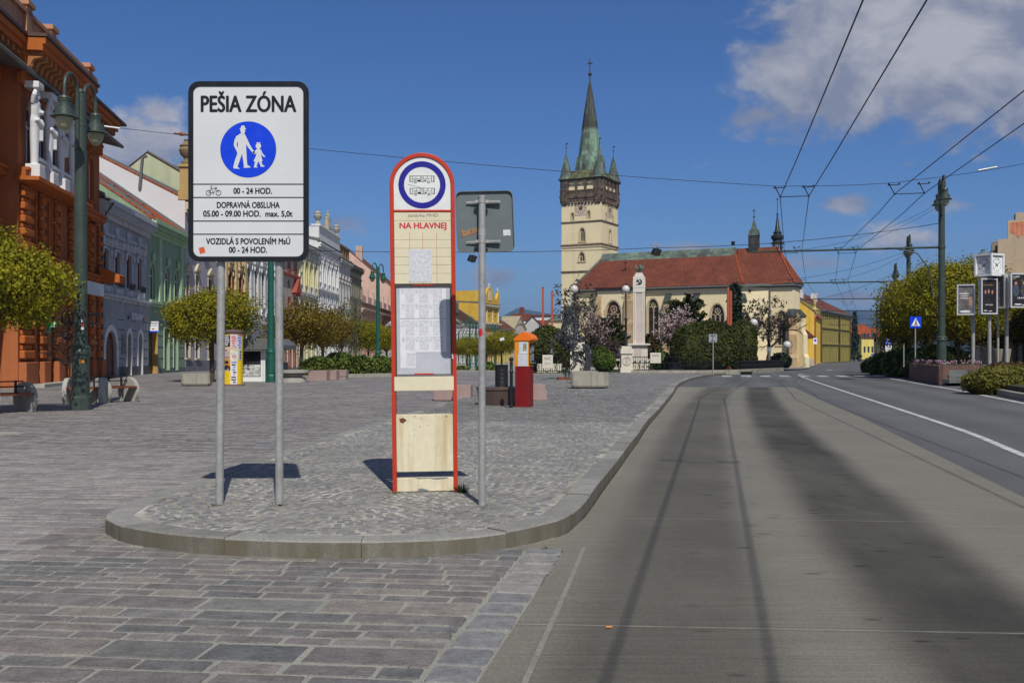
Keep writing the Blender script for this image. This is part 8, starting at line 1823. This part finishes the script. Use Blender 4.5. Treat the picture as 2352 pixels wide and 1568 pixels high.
block('stone_trough', 'pale stone trough on the lawn behind the WC sign', 1262, 60, 1.5, .5, .55, 0, M['limestone'], .15, name2='trough')
def mast(label, px, Y, ytop, ybase, dx, sc=1.0):
    k = Y/F; e = thing('red_mast', label, 'mast', P(px, ybase, Y), 0, 'rust red steel masts'); b = MB(); h = (ybase-ytop)*k; b.box(-.09*sc, .09*sc, -.09*sc, .09*sc, 0, h); b.box(-.15*sc, .15*sc, -.15*sc, .15*sc, 0, .1); b.build('mast_tube', M['rail_red'], e); c = MB(); c.box(-.10*sc, .10*sc, -.10*sc, .10*sc, h, h+.05); c.build('mast_cap', M['black_iron'], e)
mast('left rust red steel mast above the dark yew left of the church', 1247, 85, 661, 850, 0); mast('right rust red steel mast above the dark yew left of the church', 1268, 88, 670, 850, 0); mast('taller of two close rust red masts by the conifer', 1672.5, 76, 660, 850, 0, .9); mast('shorter of two close rust red masts by the conifer', 1678.5, 77, 668, 850, 0, .9)
# ------------------------------------------------------------------ rearing horse welded from horseshoes
def horse():
    Y = 46; k = Y/F; c = k/(3.137*1.5064); e = thing('horse_sculpture', 'black rearing horse sculpture welded from horseshoes on a rusty plinth', 'sculpture', (GX(1306, Y), Y, CAMZ-(866-HY)*k), 0)
    L = lambda cx, cy, y=0.0: Vector(((cx-1330)*c, y, (1095-cy)*c))
    caps = []      # tapered limbs: (a, b, ra, rb)
    def chain(pts, rs):
        for (p, q), (a, b) in zip(zip(pts, pts[1:]), zip(rs, rs[1:])): caps.append((p, q, a, b))
    u = c
    chain([L(1258, 428), L(1290, 392), L(1335, 385)], [24*u, 38*u, 50*u])                       # head
    chain([L(1335, 385), L(1350, 470), L(1340, 580)], [48*u, 66*u, 92*u])                       # neck
    chain([L(1335, 590), L(1360, 680), L(1410, 755), L(1470, 770)], [92*u, 98*u, 92*u, 76*u])   # trunk
    for s in (-1, 1):
        y = s*48*u
        chain([L(1290, 610, y), L(1225, 650, y*1.1), L(1162, 685, y*1.1), L(1150, 745, y*1.1), L(1142, 792, y)] if s < 0 else [L(1310, 640, y), L(1262, 680, y), L(1265, 730, y), L(1278, 752, y)], [50*u, 34*u, 22*u, 17*u, 18*u] if s < 0 else [48*u, 32*u, 22*u, 22*u])
        chain([L(1440, 760, y), L(1372, 830, y*1.2), L(1410, 925, y*1.2), L(1350, 1005, y), L(1318, 1045, y)] if s < 0 else [L(1450, 770, y), L(1430, 860, y*1.2), L(1500, 930, y*1.2), L(1480, 1010, y), L(1470, 1060, y)], [78*u, 52*u, 30*u, 22*u, 24*u])
    chain([L(1490, 720), L(1545, 800), L(1556, 900), L(1530, 1020)], [30*u, 34*u, 30*u, 16*u])
    r = random.Random(9); mb = MB(); shoe = [(math.cos(a)*.5, math.sin(a)*.62+.05) for a in [R(-60+300*i/8) for i in range(9)]]
    inside = lambda p: any(((p-(a+(b-a)*max(0, min(1, (p-a).dot(b-a)/max(1e-9, (b-a).length_squared))))).length < .86*(ra+(rb-ra)*max(0, min(1, (p-a).dot(b-a)/max(1e-9, (b-a).length_squared))))) for a, b, ra, rb in caps)
    for a, b, ra, rb in caps:
        ln = (b-a).length; t = (b-a).normalized(); s1 = t.cross(Vector((0, 1, 0.2))).normalized(); s2 = t.cross(s1); n = max(6, int(ln*(ra+rb)*PI/(.0125)))
        for i in range(n):
            f = r.random(); q = r.uniform(0, 2*PI); rad = ra+(rb-ra)*f; nr = s1*math.cos(q)+s2*math.sin(q); p = a+t*ln*f+nr*rad
            if inside(p): continue
            sz = r.uniform(.10, .145)*min(1.25, .75+rad*1.2); w = r.uniform(0, 2*PI); e1 = (t*math.cos(w)+nr.cross(t)*math.sin(w)); e2 = nr.cross(e1); pts = []
            for x, y in shoe:
                v = p+e1*x*sz+e2*y*sz; ax = a+t*max(0, min(ln, (v-a).dot(t))); d = (v-ax); pts.append(ax+d.normalized()*rad if d.length > 1e-6 else v)
            mb.tube(pts, sz*.125, 5, caps=False)
    mb.build('horseshoe_shell', M['horse_iron'], e, uv=False)
    mn = MB()
    for i in range(60):      # mane and tail of bent bars
        f = i/60
        if i < 26: p = L(1345, 360).lerp(L(1405, 600), f*60/26)+Vector((.05, r.uniform(-.12, .12), 0)); mn.tube([p, p+Vector((r.uniform(.03, .16), r.uniform(-.12, .12), r.uniform(-.25, .02)))], [.022, .010], 5)
        else: y = r.uniform(-.13, .13); o = r.uniform(-28, 28); mn.tube([L(1485+o*.3, 735, y), L(1540+o, 820, y), L(1552+o*1.1, 920, y), L(1520+o*1.5, 1045, y*1.3)], [.026, .026, .024, .012], 5)
    mn.build('mane_and_tail', M['horse_iron'], e, uv=False)
    for (cx, cy, s, y) in ((1142, 812, 1, -48*u), (1282, 752, .9, 48*u), (1310, 1070, 1.1, -48*u), (1468, 1078, 1.1, 48*u)):
        h = MB(); h.lathe([(.11*s, -.10), (.07*s, .10)], 14, c=L(cx, cy, y)); h.build('hoof', M['hoof_iron'], e, smooth=50)
    for y in (-.09, .09): q = MB(); p = L(1325, 352, y); q.tube([p, p+Vector((-.01, 0, .13))], [.04, .008], 6); q.build('ear', M['horse_iron'], e)
    b = MB(); w = 41*k; b.box(-w*.62, w*1.9, -.55, .55, -.30, -.0); b.build('plinth', mat('rusty_plinth', (.16, .045, .022), .8, var=.3, vs=4), e, bevel=.01); return e
M['horse_iron'] = mat('oiled_iron', (.075, .078, .085), .42, .5, var=.2, vs=9); M['hoof_iron'] = mat('grey_cast_iron', (.10, .10, .11), .5, .5)
horse()
block('pale_stele', 'pale stone stele right behind the horse sculpture', 1327, 54, .82, .4, 1.95, R(-4), M['limestone'], .05, .04, name2='stele')
# ================================================================== RIGHT SIDE: FLOWER TROUGH, STEPS, POSTER STAND WITH CLOCK
def trough():
    e = thing('flower_trough', 'brown timber faced flower trough with pink tulips at the foot of the lamp post', 'flower bed', (0, 0, 0)); brown = mat('brown_planks', (.15, .085, .065), .8, var=.3, vs=3, streak=((.08, .045, .035), 8, .5, .6))
    pts = [(GX(2088, 51), 51), (GX(2166, 41.2), 41.2), (GX(2250, 44.5), 44.5)]; zt_ = .82
    for (a, c) in zip(pts, pts[1:]):
        A, B = Vector((*a, 0)), Vector((*c, 0)); d = (B-A); n = max(3, int(d.length/.62)); T = TT(A.x, A.y, 0, math.atan2(d.y, d.x))
        for i in range(n): q = MB(); w = d.length/n; q.box(i*w+.015, (i+1)*w-.015, 0, .18, 0, zt_+(.02 if i % 2 else 0)); q.v = [tuple(T @ Vector(v)) for v in q.v]; q.build('plank', brown, e, bevel=.012)
    s = MB(); s.add([(pts[0][0]+.1, pts[0][1]+.2, .70), (pts[1][0]+.05, pts[1][1]+.25, .70), (pts[2][0], pts[2][1]+.2, .70), (pts[2][0]+2, 52, .72), (pts[0][0]+3, 55, .72)], [(0, 1, 2, 3, 4)]); s.build('soil', M['soil'], e)
    r = random.Random(8); fl = MB(); st = MB(); cols = MB()
    for i in range(420):
        u, v = r.random(), r.random(); a, b = Vector((*pts[0], 0)), Vector((*pts[1], 0)); 
        if r.random() < .4: a, b = Vector((*pts[1], 0)), Vector((*pts[2], 0))
        p = a.lerp(b, u)+Vector((.35+v*.5, .45+v*1.6, .70)); h = r.uniform(.12, .28); st.tube([p, p+Vector((r.gauss(0, .02), r.gauss(0, .02), h))], .008, 3)
        for j in range(2): q = r.uniform(0, 6.28); st.add([p, p+Vector((.03*math.cos(q), .03*math.sin(q), h*.5)), p+Vector((.09*math.cos(q), .09*math.sin(q), h*.7))], [(0, 1, 2)])
        if r.random() < .33: fl.sphere(tuple(p+Vector((0, 0, h+.03))), .035, 6, sc=(1, 1, 1.4))
    st.build('tulip_leaves', M['grass'], e, uv=False); fl.build('tulip_heads', leafmat('tulip_petals', [(.22, .04, .09), (.28, .10, .18), (.36, .26, .32), (.18, .05, .16)], trans=.1), e, uv=False)['kind'] = 'stuff'
trough()
tr = MB(); tr.prism([(GX(2092, 52.5), 52.5), (GX(2168, 42.4), 42.4), (GX(2252, 45.2), 45.2), (GX(2252, 45.2)+14, 42), (GX(2252, 45.2)+24, 60), (GX(2092, 52.5)+4, 60)], -.2, .68); struct(tr.build('raised_terrace', m_walk))
def steps():
    e = thing('stone_steps', 'two low dark stone steps between flower trough and shrub', 'steps', (GX(2216, 40.6), 40.6, .12), R(20))
    for i in range(3): b = MB(); b.box(-.6+i*.42, 1.6, .2+i*.45, .62+i*.46, 0, .17*(i+1)); b.build('step', M['slate'], e, bevel=.015)
steps()
lowwall('bank_kerb', 'dark kerb along the foot of the shrub at the right edge', [(GX(2215, 38.5), 38.5), (GX(2275, 34), 34), (GX(2340, 29.5), 29.5), (GX(2420, 26), 26)], .25, .20, M['concrete'])
bn = MB(); bn.prism([(GX(2222, 38.4), 38.4), (GX(2280, 34), 34), (GX(2345, 29.8), 29.8), (GX(2440, 26), 26), (26, 34), (26, 42), (GX(2250, 43), 43)], -.1, .35); struct(bn.build('bank', mat('bank_soil', (.05, .04, .022), 1, var=.3, vs=2, bump=.8, bs=8)))  # dark brown earth with a mottled tone
def poster_stand():
    Y = 44.5; k = Y/F; e = thing('poster_stand', 'poster stand of grey posts with three lit glass poster cases', 'advertising stand', (GX(2285, Y), Y, .68)); X = lambda x, yy=Y: (x-2285)*k; Z = lambda y: 1.4-(y-HY)*k-.68
    al = M['galv']; bx = mat('white_aluminium', (.55, .56, .57), .4, .2)
    for x, yt in ((2247, 720), (2285, 712), (2325, 706), (2305, 700)): p = MB(); p.tube([(X(x), .5, -.9), (X(x), .5, Z(yt))], .085 if x != 2305 else .05, 10); p.build('post', al, e, smooth=40)
    def case(x0, x1, y0, y1, dy, turn, fr_, poster, nm, lines):
        T = TT(X((x0+x1)/2), dy, 0, turn); w = (x1-x0)*k/max(.35, math.cos(turn)); z0, z1 = Z(y1), Z(y0); b = MB(); ring_poly(b, [(-w/2, z0), (w/2, z0), (w/2, z1), (-w/2, z1)], [(-w/2+.06, z0+.06), (w/2-.06, z0+.06), (w/2-.06, z1-.06), (-w/2+.06, z1-.06)], -.12, .12); b.box(-w/2+.05, w/2-.05, -.02, .1, z0+.05, z1-.05); b.v = [tuple(T @ Vector(v)) for v in b.v]; o = b.build('poster_case', fr_, e)
        q = MB(); q.box(-w/2+.06, w/2-.06, -.06, -.03, z0+.06, z1-.06); q.v = [tuple(T @ Vector(v)) for v in q.v]; q.build('poster', poster, o)
        for (mm, items) in lines:
            q = MB()
            for it in items:
                if isinstance(it[0], str): put_text(q, it[0], -w/2+it[1]*w, -w/2+it[2]*w, z0+it[3]*(z1-z0), it[4]*(z1-z0), -.066, bold=.02)
                else: flat(q, [(-w/2+(it[0]+it[2]*math.cos(a))*w, z0+(it[1]+it[3]*math.sin(a))*(z1-z0)) for a in [2*PI*i/14 for i in range(14)]], -.0655)
            q.v = [tuple(T @ Vector(v)) for v in q.v]; q.build('poster_print', mm, o)
    dk = mat('dark_poster', (.020, .018, .020), .3, var=.4, vs=4); gr = mat('grey_poster', (.14, .13, .13), .4, var=.5, vs=3, var2=.4, vs2=9); sk = mat('skin_print', (.38, .19, .13), .6); gw = mat('warm_print', (.32, .22, .06), .6)
    case(2209, 2245, 652, 723, .35, R(-22), bx, gr, 'a', [(M['paper'], [(.45, .12, .3, .04), (.4, .7, .3, .02), (.4, .62, .25, .015), (.4, .55, .28, .015)]), (sk, [(.75, .45, .1, .16)])])
    case(2245, 2286, 640, 722, -.15, R(10), bx, dk, 'b', [(sk, [(.3, .62, .055, .055), (.5, .64, .055, .06), (.72, .62, .055, .055)]), (gw, [('KONCERT', .18, .8, .80, .03)]), (M['paper'], [('18.04.2020', .3, .75, .25, .03), (.3, .10, .12, .012), (.6, .09, .12, .010)])])
    case(2285, 2304, 631, 708, -.0, R(-60), bx, gr, 'c', [])
    case(2303, 2366, 630, 708, -.55, R(4), bx, dk, 'd', [(sk, [(.22, .70, .055, .06), (.52, .72, .05, .055), (.8, .70, .05, .055)]), (mat('navy_print', (.05, .06, .10), .5), [(.22, .5, .13, .18), (.52, .5, .12, .18), (.8, .5, .12, .18)]), (M['paper'], [('18.04.2020', .28, .80, .26, .05), ('ĽÚBIM', .1, .35, .88, .05), (.3, .1, .14, .02), (.55, .08, .1, .015), (.8, .11, .1, .015)]), (gw, [('VIP', .06, .22, .82, .05)])])
poster_stand()
def town_clock():
    Y = 44.2; k = Y/F; e = thing('town_clock', 'white cube shaped town clock with square faces on top of the poster stand', 'clock', (GX(2293, Y), Y, 1.4-(634-HY)*k), R(28)); s = 46*k; h = 52*k; wh = mat('white_clock_case', (.66, .67, .68), .4, var=.05)
    p = MB(); p.tube([(0, s*.5, -2.2), (0, s*.5, .1)], .08, 10); p.build('clock_post', M['galv'], e, smooth=40)
    f = MB(); t = .09
    for x in (-s/2, s/2-t):
        for y in (0, s-t): f.box(x, x+t, y, y+t, t+.001, h-t-.001)
    f.box(-s/2, s/2, 0, s, 0, t); f.box(-s/2, s/2, 0, s, h-t, h); f.build('clock_case', wh, e, bevel=.01)
    for a in (0, PI/2, -PI/2):
        T = Matrix.Translation((0, s/2, 0)) @ Matrix.Rotation(a, 4, 'Z') @ Matrix.Translation((0, -s/2, 0)); q = MB(); q.box(-s/2+t*.8, s/2-t*.8, .08, .12, t*.8, h-t*.8); q.v = [tuple(T @ Vector(v)) for v in q.v]; o = q.build('clock_face', M['white'], e)
        q = MB(); cz = h/2; r0 = s*.36; ring_poly(q, [(-r0-.06, cz-r0-.06), (r0+.06, cz-r0-.06), (r0+.06, cz+r0+.06), (-r0-.06, cz+r0+.06)], [(-r0-.045, cz-r0-.045), (r0+.045, cz-r0-.045), (r0+.045, cz+r0+.045), (-r0-.045, cz+r0+.045)], .074, .079)
        for i in range(1, 13): ang = i*PI/6; x, z = math.sin(ang)*r0*.86, cz+math.cos(ang)*r0*.86; put_text(q, str(i), x-.035*len(str(i)), x+.035*len(str(i)), z-.04, .085, .0755)
        q.v = [tuple(T @ Vector(v)) for v in q.v]; q.build('numerals', mat('clock_grey_print', (.16, .17, .2), .6), o)
        q = MB()
        for ang, l, w in ((R(58), r0*.72, .018), (R(-52), r0*.45, .024), (R(230), r0*.9, .006)): d = Vector((math.sin(ang), 0, math.cos(ang))); n = Vector((d.z, 0, -d.x))*w; c = Vector((0, .070, cz)); q.add([tuple(v) for v in (c-d*.1-n, c-d*.1+n, c+d*l+n*.4, c+d*l-n*.4)], [(0, 1, 2, 3), (3, 2, 1, 0)])
        q.v = [tuple(T @ Vector(v)) for v in q.v]; q.build('clock_hand', M['sign_black'], o)
town_clock()
def pot():
    e = thing('concrete_pot', 'washed concrete flower pot between the posts of the poster stand', 'planter', (GX(2300, 45.5), 45.5, .68)); b = MB(); b.lathe([(.30, 0), (.42, .85), (.38, .86), (.36, .7), (1e-4, .68)], 20); b.build('tub', mat('washed_concrete', (.30, .26, .19), .95, var=.2, vs2=40, var2=.3), e, smooth=40); s = MB(); s.lathe([(.37, .72), (1e-4, .76)], 12); s.build('soil', M['soil'], e)
pot()
# ================================================================== WIRES
W_ = M['dark_wire']
def wire(name, label, pts, r, extra=None, cat='wire', group='overhead trolley wires'):
    b = MB(); b.tube(pts, r, 6); o = b.build(name, W_, uv=False); tag(o, label, cat, group); return o
WZ = 5.34
lineA = [(-.25, -11), (4.28, 11.1), (6.21, 20.5), (7.18, 25.3), (11.8, 41.8), (17.2, 59.5), (25.5, 83), (34.5, 108), (44.5, 136), (57, 170), (85, 250)]
lineB = [(3.3, -11), (8.45, 17.0), (9.9, 24.8), (10.9, 28.6), (14.0, 41.5), (19.7, 59.5), (27.8, 82), (36.5, 106), (46.3, 133), (58.8, 168), (87, 250)]
for nm, ln in (('left', lineA), ('right', lineB)):
    P2 = [Vector((x, y, 0)) for x, y in ln]; l, r = offset(P2, .35), offset(P2, -.35)
    for side, q in (('outer', l), ('inner', r)):
        zs = [WZ+gz(p.y)+.27*min(1, max(0, (p.y-25)/15)) for p in q]; wire('trolley_wire', '%s wire of the %s pair of trolley wires over the road' % ('left hand' if side == 'outer' else 'right hand', nm), [Vector((p.x, p.y, z)) for p, z in zip(q, zs)], .0105)
def hanger(x, y, d, label):
    t = Vector((d[0], d[1], 0)).normalized(); e = thing('wire_hanger', label, 'wire hanger', (x, y, WZ+gz(y)+.27*min(1, max(0, (y-25)/15))), 0, 'trolley wire hangers'); b = MB(); n = Vector((t.y, -t.x, 0))
    for s in (-.35, .35): b.tube([n*s, n*s*1.0+Vector((-.10, 0, .19)), n*s-Vector((.14, 0, -.27))], .013, 5); b.tube([n*s-Vector((.14, 0, -.22)), n*s+Vector((.12, 0, .24))], .012, 5); b.sphere(tuple(n*s-Vector((.14, 0, -.24))), .032, 8); b.sphere(tuple(n*s), .026, 8); b.sphere(tuple(n*s+Vector((.12, 0, .26))), .026, 8)
    b.tube([n*-.35, n*.35], .011, 5); b.build('hanger_frame', W_, e)
hanger(3.65, 7.9, (.21, 1), 'hanger of the left trolley wires almost above the camera'); hanger(7.18, 25.3, (.21, 1), 'hanger of the left trolley wires where the cross wire meets them'); hanger(9.9, 24.8, (.25, 1), 'hanger of the right trolley wires nearest to the tall lamp post')
for (x, y, s) in ((11.8, 42.5, 'left'), (14.3, 42.5, 'right'), (17.6, 61.5, 'left'), (20.2, 61.5, 'right'), (26, 84.5, 'left'), (28.5, 84.5, 'right'), (34.5, 108, 'left'), (37.2, 108, 'right')): hanger(x, y, (.33, 1), 'hanger of the %s trolley wires under the cantilever tube number %s along the road' % (s, {42.5: 'one', 61.5: 'two', 84.5: 'three', 108: 'four'}[y]))
def sag(a, b, s, n=14): return [a.lerp(b, i/n)-Vector((0, 0, s*4*(i/n)*(1-i/n))) for i in range(n+1)]
a, b_, c_, d_ = P(238, 290, 23.9), P(1785, 428, 25.3), P(2062, 419, 24.8), P(2420, 362, 25.2)
cw_ = wire('cross_wire', 'thin cross wire from the tall left lamp over the square to the trolley wires', sag(a, b_, .12)+[P(1862, 427, 25.2)]+sag(P(1868, 427, 25.2), c_, .02)+sag(P(2105, 413, 24.9), d_, .05), .0065, group='cross wires')
ins = MB(); pa, pb_ = P(240, 290, 23.9), P(276, 295, 23.92); 
e = thing('wire_insulator', 'pale stick insulator of the cross wire beside the tall left lamp', 'insulator', pa); q = MB(); q.tube([(0, 0, 0), pb_-pa], .02, 8); q.build('insulator_rod', M['white'], e)
e = thing('wire_insulator', 'brown insulator of the cross wire just left of the zone sign', 'insulator', P(418, 308, 24.1)); q = MB(); q.sphere((0, 0, 0), .05, 10, sc=(1.8, 1, 1)); q.tube([(-.2, 0, .02), (.2, 0, -.02)], .018, 6); q.build('insulator_rod', mat('brown_ceramic', (.20, .07, .03), .4), e)
e = thing('wire_insulator', 'white stick insulator of the cross wire near the right edge', 'insulator', P(2268, 388, 25)); q = MB(); q.tube([(-.24, 0, -.04), (.24, 0, .05)], .02, 8); q.build('insulator_rod', M['galv'], e)
sp = wire('cross_wire', 'thin span wire with hanging floodlights across the square at roof height', sag(P(622, 572, 45.7), P(1084, 579, 45.5), .05)+sag(P(1084, 579, 45.5), P(1507, 569, 45), .05)[1:]+sag(P(1507, 569, 45), P(2163, 512, 44.5), .25)[1:], .013, group='cross wires')
def flood(px, py, Y, label):
    e = thing('floodlight', label, 'floodlight', P(px, py, Y), R(25), 'floodlights hung on the span wire'); b = MB(); b.prism([(-.20, -.12), (.10, -.22), (.22, .06), (-.08, .14)], -.16, .16, axis='y'); b.build('lamp_body', M['black_iron'], e, bevel=.02); q = MB(); q.tube([(-.05, 0, .12), (-.05, 0, .28)], .02, 6); q.tube([(.1, 0, .05), (.1, 0, .28)], .02, 6); q.box(-.25, .3, -.03, .03, .27, .31); q.build('hanger', M['galv'], e)
flood(1084, 592, 45.5, 'small black floodlight hanging on the wire left of the thin sign pole'); flood(1507, 577, 45, 'black floodlight hanging on the wire in front of the church roof')
wire('cross_wire', 'faint high wire running from the right lamp post down to the far road', sag(P(2150, 478, 44.5), P(1940, 572, 66), .2), .008, group='cross wires'); wire('cross_wire', 'faint wire from the second lamp post to the trolley wires', sag(P(2150, 470, 44.6), P(1776, 577, 42.5), .5), .007, group='cross wires'); wire('cross_wire', 'faint wire fanning from the second lamp post to the left trolley wires', sag(P(2087, 575, 66), P(1765, 645, 61.5), .4), .010, group='cross wires'); wire('cross_wire', 'faint wire fanning from the second lamp post to the right trolley wires', sag(P(2087, 580, 66), P(1906, 645, 61.5), .3), .010, group='cross wires'); wire('cross_wire', 'faint wire fanning from the third lamp post to the trolley wires', sag(P(2057, 625, 87), P(1850, 690, 84), .4), .013, group='cross wires')
# ================================================================== AIR
hz = MB(); hz.box(-7000, 7000, -60, 9400, -6, 330); m_, t_, b_ = newmat('haze'); nt_ = m_.node_tree; nt_.nodes.remove(b_)
pv = t_.n('ShaderNodeVolumePrincipled', {'Color': (.36, .56, 1.0, 1), 'Density': HAZE, 'Anisotropy': .2}); t_.link(pv.outputs[0], nt_.nodes['Material Output'].inputs['Volume'])
stuff(hz.build('haze', m_, uv=False), 'thin blue air between the camera and the far hills', 'haze')
